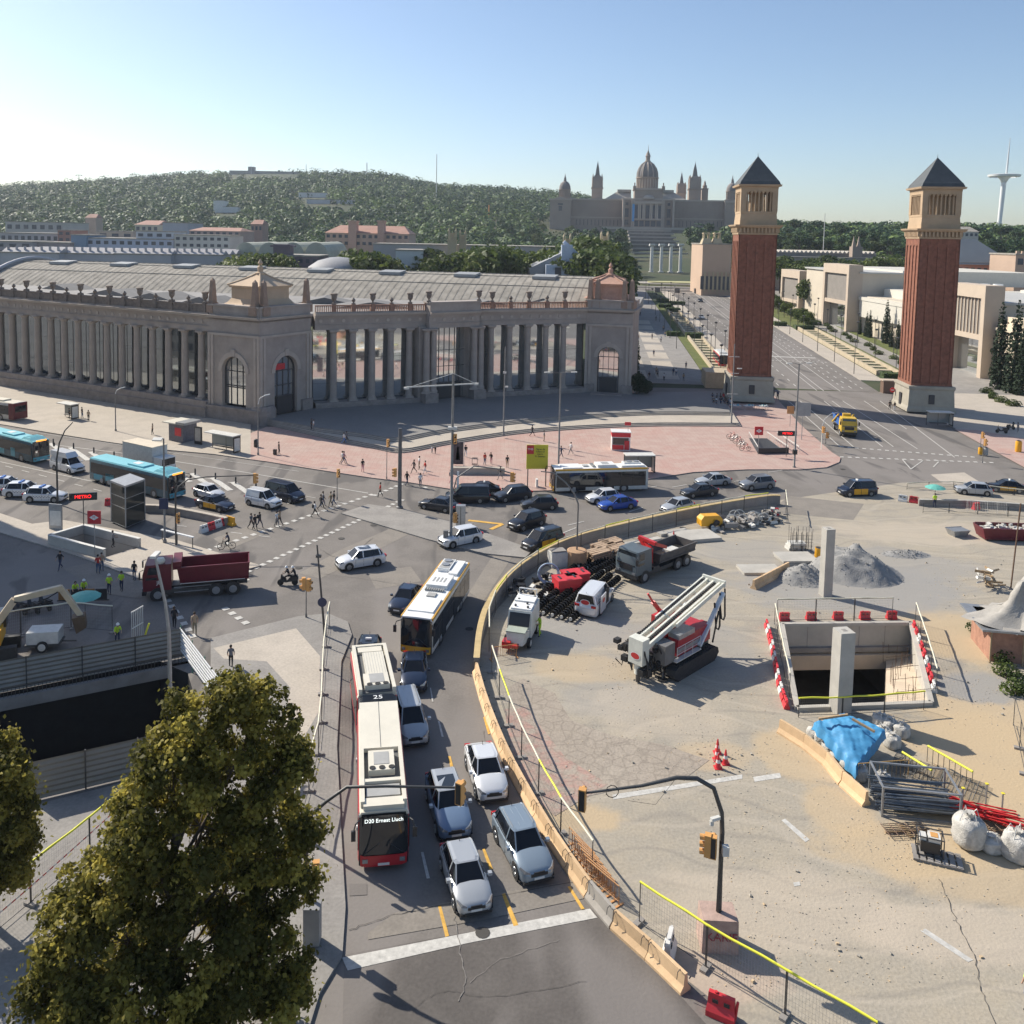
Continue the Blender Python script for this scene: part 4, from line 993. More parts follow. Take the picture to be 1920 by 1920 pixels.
t1c=G(1407,712,5.9);t2c=G(1745.5,725,5)
tower((51.2,172.0),.5,'tall brick bell tower nearer the columned hall, a lamp pole in front of its base')
tower((t2c[0]+.5,t2c[1]+3.6),.3,'tall brick bell tower nearer the white halls, with a bus shelter at its foot')
# palace on the hill
PY=842.0
pst=mat('palace_stone',(.34,.27,.22),.9,var=.12,scale=.06)
psl=mat('palace_trim',(.44,.37,.31),.85,var=.1,scale=.1)
pdm=mat('palace_dome',(.19,.17,.16),.8,var=.15,scale=.2)
pwin=mat('palace_window',(.07,.075,.09),.4,var=0)
pcx,_=W(1212,430,PY)
pal_=thing('palace','wide stone palace with a great central dome crowning the hill','palace',(pcx,PY,0),R(-6.5))
def pz(py): return W(1212,py,PY)[1]
def px_(p): return (p-1212)*.5075
def pp(name,mb,m=pst): return mb.build(name,m,pal_,smooth=35)
zb=pz(440)
m=MB();m.box(px_(1052),px_(1390),2,60,zb,pz(376));m.box(px_(1051),px_(1392),1.4,60.5,pz(376.5),pz(373.5),1)
for x in range(1075,1160,7): m.box(px_(x),px_(x)+.8,1.5,2,zb,pz(378))
for x in range(1265,1385,7): m.box(px_(x),px_(x)+.8,1.5,2,zb,pz(378))
m.box(px_(1260),px_(1390),1.3,2,pz(410),pz(408),1);m.box(px_(1052),px_(1168),1.3,2,pz(410),pz(408),1)
pp('wing',m,[pst,psl])
w_=MB()
for x in list(range(1078,1165,7))+list(range(1268,1385,7)): w_.box(px_(x)+1.5,px_(x)+2.9,1.7,1.95,pz(424),pz(413))
pp('window',w_,pwin)
for x0,x1 in ((1032,1071),(1352,1394)):
 m=MB();m.box(px_(x0),px_(x1),-6,40,zb,pz(378));m.box(px_(x0)-.6,px_(x1)+.6,-6.6,40,pz(378),pz(375),1);c=px_((x0+x1)/2+ (7 if x0<1100 else -7))
 m.box(c-6,c+6,-4,8,pz(375),pz(372))
 m.add([(px_(x0),-6.1,pz(378)),(px_(x1),-6.1,pz(378)),(px_((x0+x1)/2),-6.1,pz(371))],[(0,1,2)],1)
 pp('corner_block',m,[pst,psl])
 m=MB();m.lathe([(5.6,0),(5.6,.8),(5.0,.9),(5.0,pz(358)-pz(373)),(5.9,pz(358)-pz(373)+.2),(5.9,pz(357)-pz(373)+.3)],c,3,pz(373),16)
 for i in range(12): a=i*math.pi/6;m.box(c+5.2*math.cos(a)-.3,c+5.2*math.cos(a)+.3,3+5.2*math.sin(a)-.3,3+5.2*math.sin(a)+.3,pz(373),pz(358))
 hh=pz(341)-pz(357);m.lathe([(5.5,0),(5.3,hh*.35),(4.3,hh*.7),(2.6,hh*.92),(1.2,hh)],c,3,pz(357),16,1);m.lathe([(1.3,0),(1.4,1.5),(1.0,2.2),(1.2,3.0),(.5,4.5),(.1,7.5)],c,3,pz(341)-.2,8,1)
 pp('corner_dome',m,[pst,pdm])
 w_=MB();w_.box(px_((x0+x1)/2)-1.6,px_((x0+x1)/2)+1.6,-6.3,-5.9,pz(398),pz(389));w_.box(px_((x0+x1)/2)-2.4,px_((x0+x1)/2)+2.4,-6.25,-5.9,pz(387),pz(384));pp('window',w_,pwin)
m=MB();m.box(px_(1166),px_(1260),-10,45,zb,pz(374));m.box(px_(1165),px_(1261),-10.6,46,pz(376),pz(373),1)
m.box(px_(1185),px_(1239),-14,10,zb,pz(375));m.box(px_(1187),px_(1238),-10,12,pz(374),pz(355));m.box(px_(1185),px_(1240),-11,13,pz(357),pz(354),1)
for x in (1168,1184,1186,1238,1240,1258): m.box(px_(x)-.9,px_(x)+.9,-15,-9,zb,pz(376),1)
for x in (1195,1198,1226,1229,1203,1206,1216,1219): m.cyl((px_(x),-15.3,pz(411)),(px_(x),-15.3,pz(383)),.75,.65,8,1)
m.box(px_(1187),px_(1237),-16,-14,pz(383),pz(379),1);m.box(px_(1187),px_(1237),-16.2,-14,pz(413),pz(411),1)
m.lathe([(5.5,0),(5.3,1.4),(3.6,3),(.4,3.8)],px_(1213),-11,pz(374),14,1)
for x in (1187,1239): m.box(px_(x)-1.4,px_(x)+1.4,-12,-8,pz(357),pz(350));m.box(px_(x)-.5,px_(x)+.5,-11,-9,pz(350),pz(344))
pp('central_block',m,[pst,psl])
w_=MB()
for x in (1191,1201,1211.5,1222,1232): w_.box(px_(x)-1.7,px_(x)+1.7,-14.4,-14.05,pz(410),pz(386));w_.box(px_(x)-2,px_(x)+2,-14.4,-14.05,pz(425),pz(414.5))
for x in (1174,1250):
 w_.box(px_(x)-1.7,px_(x)+1.7,-10.4,-10.05,pz(408),pz(392));w_.box(px_(x)-1.7,px_(x)+1.7,-10.4,-10.05,pz(422),pz(413));w_.box(px_(x)-1.2,px_(x)+1.2,-10.4,-10.05,pz(386),pz(381))
pp('window',w_,pwin)
o=MB().box(px_(1183.5),px_(1187.5),-15.6,-15.3,pz(416),pz(384)).build('banner',mat('banner_blue',(.08,.30,.60),.6,var=.05),pal_)
m=MB();R0=px_(1232.5);
m.lathe([(R0*1.0,0),(R0*1.0,1),(R0*.9,1.2),(R0*.9,pz(333)-pz(355)),(R0*1.04,pz(333)-pz(355)+.4),(R0*1.04,pz(330)-pz(355)),(R0*.92,pz(330)-pz(355)+.1)],0,12,pz(356),24)
for i in range(24): a=i*math.pi/12;x=R0*.95*math.cos(a);y=12+R0*.95*math.sin(a);m.cyl((x,y,pz(354)),(x,y,pz(334)),.5,.5,6,1)
hh=pz(301)-pz(330);m.lathe([(R0*.93,0),(R0*.92,hh*.25),(R0*.80,hh*.55),(R0*.56,hh*.82),(R0*.30,hh*.96),(R0*.22,hh)],0,12,pz(330.5),24,2)
for i in range(12):
 a=i*math.pi/6;m.tube([(R0*k*math.cos(a),12+R0*k*math.sin(a),pz(330.5)+hh*h_) for k,h_ in ((.95,0),(.94,.25),(.82,.55),(.58,.82),(.3,.98))],.45,4,1)
m.lathe([(R0*.27,0),(R0*.27,1),(R0*.2,1.2),(R0*.2,5.0),(R0*.27,5.2),(R0*.22,6),(R0*.15,8),(R0*.08,9.5),(.3,11),(.08,16)],0,12,pz(301)-.3,12)
pp('great_dome',m,[pst,psl,pdm])
for sx,x0,x1 in ((-1,1131,1183),(1,1241,1288)):
 a,b=px_(x0),px_(x1);m=MB();z0,z1=pz(375),pz(359)
 if sx<0: m.add([(a,8,z0),(b,8,z0),(b,40,z0),(a,40,z0),(b-14,18,z1),(b,18,z1),(b,30,z1),(b-14,30,z1)],[(0,1,5,4),(3,0,4,7),(2,3,7,6),(4,5,6,7)]);m.box(b-13,b,16,32,z1,z1+2.5)
 else: m.add([(a,8,z0),(b,8,z0),(b,40,z0),(a,40,z0),(a,18,z1),(a+12,18,z1),(a+12,30,z1),(a,30,z1)],[(0,1,5,4),(1,2,6,5),(2,3,7,6),(4,5,6,7)]);m.box(a,a+11,16,32,z1,z1+2.5)
 m.build('hall_roof',mat('palace_roof',(.40,.37,.32),.7,var=.1,scale=.3),pal_)
for x0,x1,yt,yy in ((1108,1130,297,18),(1288,1312,298,14),(1273,1291,313,46)):
 c=px_((x0+x1)/2);r=(px_(x1)-px_(x0))/2*.93;m=MB();k=(pz(yt)-pz(375))
 def sq(h,q): return [(c-q,yy-q,h),(c+q,yy-q,h),(c+q,yy+q,h),(c-q,yy+q,h)]
 z=pz(375);m.loft([sq(z-2,r),sq(z+k*.27,r),sq(z+k*.28,r*1.12),sq(z+k*.31,r*1.12)])
 m.loft([sq(z+k*.31,r*.95),sq(z+k*.45,r*.88),sq(z+k*.55,r*.72),sq(z+k*.62,r*.48)])
 for qx in (-1,1):
  for qy in (-1,1): m.lathe([(1.1,0),(1.0,k*.22),(.1,k*.34)],c+qx*r*.82,yy+qy*r*.82,z+k*.31,6)
 m.loft([sq(z+k*.6,r*.42),sq(z+k*.78,r*.26),sq(z+k*.95,.12),sq(z+k,.05)],1);pp('bell_tower',m,[pst,pdm])
m=MB();c=px_(1321);m.box(c-3,c+3,20,26,pz(375),pz(350));m.box(c-3.4,c+3.4,19.6,26.4,pz(351),pz(349.5));m.lathe([(2.3,0),(2.1,3),(1.2,4),(1.0,6),(.1,8)],c,23,pz(350),8);pp('small_turret',m)
# terraces and cascade stairs
tr=thing('palace_stairway','stone stairway and terraces climbing the slope to the palace','stairway',(0,0,0))
def axis_box(mb,s0,s1,t0,t1,z0,z1,mi=0):
 p=[av(s0,t0)[:2],av(s0,t1)[:2],av(s1,t1)[:2],av(s1,t0)[:2]];mb.prism(p,z0,z1,mi)
S=lambda Y:(Y-177)/AD[1]
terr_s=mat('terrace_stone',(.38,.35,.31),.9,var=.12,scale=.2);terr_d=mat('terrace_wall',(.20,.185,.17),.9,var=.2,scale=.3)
m=MB();
for i in range(11):
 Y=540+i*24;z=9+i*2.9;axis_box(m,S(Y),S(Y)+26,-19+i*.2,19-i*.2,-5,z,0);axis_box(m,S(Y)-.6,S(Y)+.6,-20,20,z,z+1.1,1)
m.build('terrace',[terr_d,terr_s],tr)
m=MB();axis_box(m,S(812),S(842),-40,40,0,pz(431)-.0,0);axis_box(m,S(811),S(812.5),-40,40,pz(431),pz(427),1)
for i,t in enumerate((-15,-5,5,15)): axis_box(m,S(780),S(812),t-.6,t+.6,0,pz(433)-1-abs(0),1)
axis_box(m,S(775),S(812),-16,16,0,pz(441),0);axis_box(m,S(774),S(776),-16,16,pz(441),pz(439),1);m.build('upper_terrace',[terr_d,terr_s],tr)
m=MB()
for sx in (-1,1):
 for i in range(9):
  Y=545+i*11;z=9.5+i*1.35;axis_box(m,S(Y),S(Y)+12,sx*(24 if sx>0 else 46),sx*(46 if sx>0 else 24),-5,z,0);axis_box(m,S(Y)-.5,S(Y)+.5,min(sx*24,sx*46),max(sx*24,sx*46),z,z+.8,1)
m.build('side_terrace',[terr_d,terr_s],tr)
fo=mat('fountain_spray',(.55,.58,.60),.6,var=.2)
# four columns
for i,px in enumerate((1221,1239,1257,1275)):
 x,z0=W(px,511,520);z1=W(px,457,520)[1];h=z1-z0;t=thing('monument_column','white monumental column on the terrace below the palace, number %s from the stairs left end'%('one two three four'.split()[i]),'column',(x,520-(0),z0),0,'four white monument columns')
 t['label']=('leftmost of the four white columns below the palace','second white column from the left below the palace','third white column from the left below the palace','rightmost of the four white columns below the palace')[i]
 MB().lathe([(1.0,.6),(1.0,h*.5),(.85,h-1.6)],n=14).build('shaft',white_d,t,smooth=40);MB().box(-1.5,1.5,-1.5,1.5,0,.6).build('base',white_d,t)
 q=MB().box(-1.5,1.5,-1.5,1.5,h-.7,h);q.lathe([(.85,h-1.6),(1.4,h-.8)],n=14);q.cyl((-1.3,-1.3,h-1.1),(-1.3,1.3,h-1.1),.4,n=8).cyl((1.3,-1.3,h-1.1),(1.3,1.3,h-1.1),.4,n=8);q.build('capital',white_d,t)
ft=thing('fountain_terrace','stepped fountain terrace with yellowish oval rim at the end of the avenue','terrace',(0,0,0))
m=MB();s0=S(520);axis_box(m,s0-6,s0+12,-16,16,0,W(1247,511,520)[1],0);axis_box(m,s0-7,s0-5.5,-17,17,0,W(1247,511,520)[1]-1.6,1)
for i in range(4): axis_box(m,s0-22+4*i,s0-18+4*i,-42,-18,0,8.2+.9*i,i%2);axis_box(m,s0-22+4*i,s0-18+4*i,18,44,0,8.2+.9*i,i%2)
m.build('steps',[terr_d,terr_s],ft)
ov=mat('hedge_ring',(.42,.40,.20),.9,var=.15,scale=.3);m=MB();c=av(S(455),0)
for k,(a,b,zz) in enumerate(((30,14,1.2),(29,13,1.8),(20,8,2.4))):
 p=[(c[0]+a*math.cos(2*math.pi*i/40),c[1]+b*math.sin(2*math.pi*i/40)) for i in range(40)];m.prism(p,4,7.4+zz*.9,k%2)
m.build('basin',[ov,terr_s],ft)
m=MB()
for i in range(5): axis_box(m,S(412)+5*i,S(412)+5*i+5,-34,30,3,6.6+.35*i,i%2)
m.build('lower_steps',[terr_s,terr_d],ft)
m=MB()
for t in (-18,-9,0,9,18): axis_box(m,S(410),S(412),t-1.2,t+1.2,5,8.8)
m.build('fountain_wall',terr_d,ft)
# far buildings
fw_=mat('far_window',(.05,.06,.08),.3,var=0)
FB=0
def block(px0,px1,yt,yb,Y,depth,col,label,rows=0,cols=0,name='city_building',roof=None,gable=0,cat='building',ang=0,wcol=None,extra=None):
 x0,z1=W(px0,yt,Y);x1,_=W(px1,yt,Y);_,z0=W(px0,yb,Y);z0=min(z0,terr((x0+x1)/2,Y))-2;w2=(x1-x0)/2;cx=(x0+x1)/2
 t=thing(name,label,cat,(cx,Y,0),ang);m=MB();m.box(-w2,w2,0,depth,z0,z1)
 c=mat('wall_%02d%02d%02d'%tuple(int(v*99) for v in col),col,.85,var=.08,scale=.1);m.build('wall',c,t)
 zb_=W(px0,yb,Y)[1]
 r=MB()
 if gable: r.add([(-w2-.4,-.4,z1),(w2+.4,-.4,z1),(w2+.4,depth+.4,z1),(-w2-.4,depth+.4,z1),(-w2*.8,depth/2,z1+gable),(w2*.8,depth/2,z1+gable)],[(0,1,5,4),(1,2,5),(2,3,4,5),(3,0,4)])
 else: r.box(-w2-.3,w2+.3,-.3,depth+.3,z1,z1+.5)
 r.build('roof',roof or roofz,t)
 if rows:
  q=MB();hh=(z1-zb_)/rows
  for i in range(rows):
   for j in range(cols):
    x=-w2+(j+.5)*2*w2/cols;q.box(x-w2/cols*.55,x+w2/cols*.55,-.12,.05,zb_+hh*(i+.3),zb_+hh*(i+.75))
  q.build('window',fw_,t)
 return t
tilep=mat('roof_terracotta',(.36,.20,.15),.85,var=.15,scale=.3)
block(162,325,447,476,430,30,(.42,.46,.56),'long pale blue office block with two rows of dark windows',2,11)
block(255,325,434,447,432,18,(.50,.52,.56),'setback top storey over the pale blue office block',1,4,name='office_top_storey')
block(133,162,441,475,428,22,(.18,.26,.36),'dark blue stair block at the left end of the office block')
block(327,430,441,478,425,24,(.52,.50,.47),'white apartment block with balconies right of the blue office block',3,8)
block(108,133,432,455,470,20,(.30,.17,.14),'small dark brick building left of the office block',2,2)
block(182,250,434,447,470,24,(.42,.34,.27),'tan building behind the office block',1,3)
block(0,110,437,454,480,40,(.42,.40,.41),'long pale roofed building at the left edge',1,9)
block(-60,60,452,478,420,20,(.34,.31,.32),'grey brown building low at the left edge',2,5)
block(60,133,455,478,425,20,(.30,.25,.25),'dark brown building before the office block',1,4)
block(305,352,418,441,560,30,(.34,.37,.42),'plain grey block on the rise behind the apartments')
block(253,297,421,436,580,30,(.50,.46,.36),'cream building with a tan gable near the wood',1,4,gable=3,roof=tilep)
block(10,118,416,434,620,40,(.44,.41,.39),'cluster building with pale walls below the wooded hill',1,7)
block(160,180,408,418,690,12,(.46,.33,.26),'small orange roofed house at the edge of the wood',gable=3,roof=tilep)
block(470,492,420,436,600,16,(.34,.22,.18),'red brick house below the trees',1,3,gable=3,roof=tilep)
block(355,450,432,441,500,30,(.40,.30,.26),'long building with a low terracotta roof',1,8,gable=2,roof=tilep)
g_=block(610,767,436,462,440,40,(.46,.33,.26),'pink palace with terracotta roofs and two square towers',2,14,gable=4,roof=tilep)
for a,b,yt in ((653,668,416),(708,720,416)):
 x0,z1=W(a,yt,438);x1,_=W(b,yt,438);o=MB().box(x0,x1,438,446,5,z1).box(x0-.4,x1+.4,437.6,446.4,z1,z1+.7).build('corner_tower',mat('pink_wall',(.46,.30,.24),.9),None);o.parent=g_;o.matrix_parent_inverse=Matrix.Translation(-g_.location)
block(400,418,376,400,hillY(409,400),20,(.66,.65,.62),'white stepped building high in the wood',0,0)
block(418,446,388,400,hillY(430,400),20,(.62,.62,.60),'lower white wing of the stepped building in the wood',0,0,name='hillside_house')
block(560,612,361,371,hillY(585,371),20,(.60,.60,.60),'long white house near the hill crest',0,0,name='hillside_house')
block(575,668,374,383,hillY(620,383),25,(.46,.47,.50),'grey flat roofed house among the hill trees',0,0,name='hillside_house')
block(465,476,313,325,1498,12,(.30,.30,.30),'square stone keep on the hill crest',name='hilltop_keep',cat='castle')
block(430,560,320,326,1500,14,(.28,.28,.26),'long low fortress wall along the hill crest',name='fortress_wall',cat='castle')
for i,(a,b,yt,Y) in enumerate(((0,110,468,330),(110,215,470,335),(215,320,471,332),(320,417,472,336))):
 t=block(a,b,yt+6,492,Y,40,(.42,.41,.43),('pale saw-tooth roof at the left edge behind the hall','pale saw-tooth roof second from the left behind the hall','pale saw-tooth roof third from the left behind the hall','pale saw-tooth roof nearest the green barrel roofs')[i],name='workshop_roof')
 m=MB();w2=(W(b,470,Y)[0]-W(a,470,Y)[0])/2;z=W(a,yt+6,Y)[1]
 for k in range(4): m.add([(-w2,k*9,z),(w2,k*9,z),(w2,k*9+4.5,z+2),(-w2,k*9+4.5,z+2),(w2,k*9+9,z),(-w2,k*9+9,z)],[(0,1,2,3),(3,2,4,5),(0,3,5),(1,4,2)])
 for k in range(7): m.cyl((-w2+w2*2*(k+.5)/7,3,z),(-w2+w2*2*(k+.5)/7,3,z+2.6),.5,n=6)
 m.build('saw_tooth',mat('saw_roof',(.36,.35,.36),.8,var=.15,scale=.2),t)
block(0,72,504,545,262,30,(.40,.41,.46),'blank pale grey wall beyond the left end of the vault',name='blank_wall_building')
for i in range(4):
 a=440+44*i;x0,z=W(a,478,360);x1,_=W(a+42,478,360);t=thing('barrel_roof_shed','grey green barrel roofed shed, %s of the row of four'%('first','second','third','last')[i],'shed',((x0+x1)/2,360,0));w2=(x1-x0)/2
 m=MB();m.box(-w2,w2,0,50,0,z);m.loft([[(w2*math.cos(math.pi*j/10),y,z+5.2*math.sin(math.pi*j/10)) for j in range(11)] for y in (0,50)],close=False);m.build('roof',mat('barrel_green',(.36,.37,.30),.8,var=.12,scale=.3),t)
t=block(505,597,480,497,318,20,(.15,.12,.14),'dark brick hall front with a stepped gable among the flat roofs',1,7,name='brick_gable_hall');x,z=W(528,458,318);m=MB().box(x-3-t.location.x,x+3-t.location.x,0,6,5,z).box(x-4-t.location.x,x+4-t.location.x,-.3,6,z-1,z-.4);m.build('gable',mat('dark_brick',(.15,.12,.14),.9),t)
x,z=W(635,498,300);t=thing('grey_dome_roof','shallow grey dome showing above the vaulted roof','dome',(x,300,z-2));MB().lathe([(11,0),(10,1.6),(7,3.6),(3,4.7),(.1,5)],n=24).build('roof',mat('dome_grey',(.30,.30,.31),.7,var=.1),t,smooth=60)
block(742,793,470,498,330,20,(.60,.60,.58),'plain white building behind the vaulted roof')
block(700,1150,458,474,395,30,(.36,.35,.34),'very long flat roofed hall behind the leafy trees',0,0,name='long_flat_hall')
tw_=mat('cream_tower',(.46,.38,.25),.9,var=.1)
for i,(a,b,yt,Y) in enumerate(((842,855,428,390),(863,873,432,392),(1058,1070,438,360),(1128,1140,434,380))):
 x0,z=W(a,yt,Y);x1,_=W(b,yt,Y);c=(x0+x1)/2;w2=(x1-x0)/2;t=thing('cream_turret',('cream turret above the long flat roof, left one of the pair','cream turret above the long flat roof, right one of the pair','cream turret rising behind the blue tent entrance','cream turret on the low cream hall near the palace stairs')[i],'tower',(c,Y,terr(c,Y)))
 h=z-terr(c,Y);m=MB().box(-w2*1.3,w2*1.3,-w2*1.3,w2*1.3,0,h-5).box(-w2*1.6,w2*1.6,-w2*1.6,w2*1.6,h-5.4,h-5)
 for qx in (-1,1):
  for qy in (-1,1): m.box(qx*w2-.35,qx*w2+.35,qy*w2-.35,qy*w2+.35,h-5,h-1.2);m.lathe([(.5,0),(.3,.5),(.05,1.4)],qx*w2,qy*w2,h-1.2,6)
 m.box(-w2*.6,w2*.6,-w2*.6,w2*.6,h-5,h-2);m.build('wall',tw_,t)
block(1073,1143,460,478,372,14,(.38,.35,.31),'low cream hall joining the turret near the palace stairs',1,6,name='cream_hall')
# tent shaped hall
x0,z0=W(993,503,300);x1,_=W(1103,503,300);xa,za=W(1062,470,300);t=thing('gabled_hall','grey hall with a sweeping gable and pale blue entrance frame','hall',((x0+x1)/2,300,0));c=(x0+x1)/2
m=MB();m.add([(x0-c,0,z0),(x1-c,0,z0),(xa-c,0,za),(x0-c,22,z0),(x1-c,22,z0),(xa-c,22,za)],[(0,1,2),(3,5,4),(0,2,5,3),(1,4,5,2)]);m.box(x0-c,x1-c,0,22,0,z0);m.build('wall',mat('grey_gable',(.27,.28,.30),.8),t)
m=MB();bf=mat('entrance_blue',(.46,.52,.62),.6);m.beam((xa-c-1,-.5,za+3),(x1-c+2,-.5,z0-.5),1.6,1.2);m.box(xa-c-1.8,xa-c+1.8,-3,0,0,za+2);m.box(xa-c-7,xa-c+6,-4,0,0,z0+1.4);m.build('entrance_frame',bf,t)
MB().box(xa-c-4,xa-c-1.9,-4.1,-3.9,z0-3,z0+.6).build('window',fw_,t)
# right of the stairs: cream pavilion, long wall, pink hall, white halls
t=block(1318,1372,458,505,400,22,(.50,.36,.26),'cream and pink pavilion with two lantern turrets beside the first brick tower',0,0,name='turreted_pavilion')
for px in (1327,1347):
 x,z=W(px,436,400);x-=t.location.x;m=MB();z0=W(px,458,400)[1];m.loft([[(x-2.4,0,z0),(x+2.4,0,z0),(x+2.4,4.8,z0),(x-2.4,4.8,z0)],[(x-1.5,.9,z0+2.6),(x+1.5,.9,z0+2.6),(x+1.5,3.9,z0+2.6),(x-1.5,3.9,z0+2.6)]])
 for qx in (-1,1):
  for qy in (-1,1): m.box(x+qx*1.1-.3,x+qx*1.1+.3,2.4+qy*1.1-.3,2.4+qy*1.1+.3,z0+2.6,z)
 m.box(x-1.6,x+1.6,.8,4,z-.6,z-.2);m.build('turret',tw_,t)
m=MB()
for i in range(7): m.box(-5.5+i*1.9,-4.7+i*1.9,-.5,0,8,17)
m.box(-7,7,-.3,-.05,9,15,1);m.build('pilaster',[tw_,fw_],t)
block(1440,1703,482,506,432,26,(.36,.31,.26),'long tan exhibition wall with a pale strip along its foot',0,0,name='long_tan_wall')
x0,z=W(1440,473,436);x1,_=W(1650,476,436);t=thing('zigzag_roof','thin white zigzag roof over the long tan wall','roof',((x0+x1)/2,440,z));w2=(x1-x0)/2;m=MB();k=26
for i in range(k): a=-w2+2*w2*i/k;b=-w2+2*w2*(i+1)/k;c=(a+b)/2;m.add([(a,0,0),(c,0,1.3),(b,0,0),(a,14,0),(c,14,1.3),(b,14,0)],[(0,1,4,3),(1,2,5,4),(0,2,1)])
m.box(-w2,w2,.2,14,-3,-.05,1);m.build('roof_sheet',[terr_s,terr_d],t)
x,z=W(1606,446,434);t=thing('twin_spire_turret','small stone turret with two thin spires above the long tan wall','tower',(x,434,W(1606,474,434)[1]-2));MB().box(-2.4,2.4,-2,2,0,5).loft([[(-2,-.8,5),(-.4,-.8,5),(-.4,.8,5),(-2,.8,5)],[(-1.3,-.1,10),(-1.1,-.1,10),(-1.1,.1,10),(-1.3,.1,10)]]).loft([[(.4,-.8,5),(2,-.8,5),(2,.8,5),(.4,.8,5)],[(1.1,-.1,10),(1.3,-.1,10),(1.3,.1,10),(1.1,.1,10)]]).build('wall',pst,t)
t=block(1795,1902,494,524,330,30,(.48,.24,.18),'pink exhibition building with grey ribbed hipped roof at the right',1,9,name='pink_hall');z=W(1795,494,330)[1]-.3;w2=(W(1902,500,330)[0]-W(1795,500,330)[0])/2
m=MB();m.add([(-w2-1,-1,z),(w2+1,-1,z),(w2+1,30,z),(-w2-1,30,z),(-w2*.9,10,z+9.5),(w2*.1,10,z+9.5),(w2*.1,20,z+9.5),(-w2*.9,20,z+9.5)],[(0,1,5,4),(1,2,6,5),(2,3,7,6),(3,0,4,7),(4,5,6,7)])
rb=mat('ribbed_roof',(.27,.29,.30),.5,.2,var=.1,scale=.3,stripes=('X',.5,.6));m.build('hipped_roof',rb,t)
t=block(1905,1960,478,530,310,16,(.44,.32,.24),'crenellated tan tower building at the right edge',2,3,name='crenellated_building');z=W(1905,478,310)[1]
m=MB()
for i in range(6): m.box(-5+i*1.9,-4+i*1.9,-.2,.6,z,z+1.4)
m.build('battlement',mat('tan_wall',(.44,.32,.24),.9),t)
x0,z=W(1850,437,520);t=block(1800,1835,434,446,520,16,(.55,.50,.44),'white villa roof among the trees left of the telecom tower',1,4,gable=3)
# white halls along the avenue
wh=mat('white_hall_wall',(.56,.49,.39),.8,var=.06,scale=.2);tanw=mat('tan_cladding',(.50,.41,.32),.85,var=.06,scale=.3);gp=mat('grey_panel',(.25,.225,.20),.8,var=.12,scale=.4,stripes=('Z',1.2,.85))
h=thing('white_exhibition_hall','row of white and tan exhibition halls with tall framed gates right of the avenue','hall',(0,0,0))
def gate(x,y0,y1,z1,zb,stripe=False,pw=1.6,sidew=4.5):
 m=MB();m.box(x,x+sidew,y0,y0+pw,0,z1);m.box(x,x+sidew,y1-pw,y1,0,z1);m.box(x,x+sidew,y0+pw,y1-pw,z1-3.0,z1-.003);m.box(x+.2,x+sidew,y0+pw,y1-pw,zb-1.2,zb)
 m.build('gate_frame',tanw,h);m=MB();m.box(x+.8,x+1.2,y0+pw,y1-pw,zb,z1-3)
 go=m.build('gate_panel',gp,h)
 if stripe:
  m=MB()
  for i in range(9): y=y0+pw+(y1-y0-2*pw)*(i+.5)/9;m.box(x+.55,x+.8,y-.15,y+.15,zb,z1-3)
  m.build('fin',tanw,go)
 m=MB();m.box(x+2.5,x+2.8,y0+pw,y1-pw,0,zb-1.2);m.build('glazing',refl,h)
gate(113.6,202.5,219,22,10.5,True);gate(114.2,281.5,303,24.2,12.5);gate(117,334,355,20.3,9)
m=MB();m.box(119,190,205,352,0,14.5);m.box(118.2,136,281.6,330,0,21.5);m.box(118,150,204,250,0,17.5);m.box(121,128,304,352,0,18.5);m.build('wall',wh,h)
m=MB();m.box(117.8,160,251,281,8,13.2);m.box(117.6,160,250,282,13.2,14.3);m.box(125,190,256,280,14.5,17);m.box(150,200,205,250,14.5,18.8);m.box(132,175,283,330,18,22.6);m.build('upper_wall',mat('white_cladding',(.58,.55,.48),.7,var=.05),h)
m=MB();m.box(117.5,151,203.5,250.5,17.5,18.1);m.box(117.6,136.5,281,330.5,21.5,22);m.add([(150,205,18.8),(205,205,18.8),(205,250,18.8),(150,250,18.8),(150,227,21.5),(205,227,21.5)],[(0,1,5,4),(2,3,4,5),(1,2,5),(3,0,4)]);m.build('roof',mat('white_roof',(.46,.45,.42),.6,var=.08,scale=.1),h)
m=MB();m.cyl((150,268,17),(150,268,19.6),1.4,n=14);m.cyl((154,268,17),(154,268,19.6),1.4,n=14);m.build('roof_vent',white,h)
cb=thing('cream_corner_building','cream building with an urn on its parapet behind the cypresses at the right','building',(0,0,0))
m=MB();m.box(116.2,150,190,201,0,13.5);m.box(115.7,150.5,189.5,201.5,12.0,12.6);m.box(117.5,121,190.2,200,13.5,15.2);m.build('wall',mat('cream_wall',(.64,.55,.42),.85,var=.06,scale=.3),cb)
o=urn_mb(1.6).build('urn',white_d,cb,smooth=50);o.location=(118.8,191.5,15.2)
MB().box(120,122.5,189.85,190.1,4,9).build('window',fw_,cb)
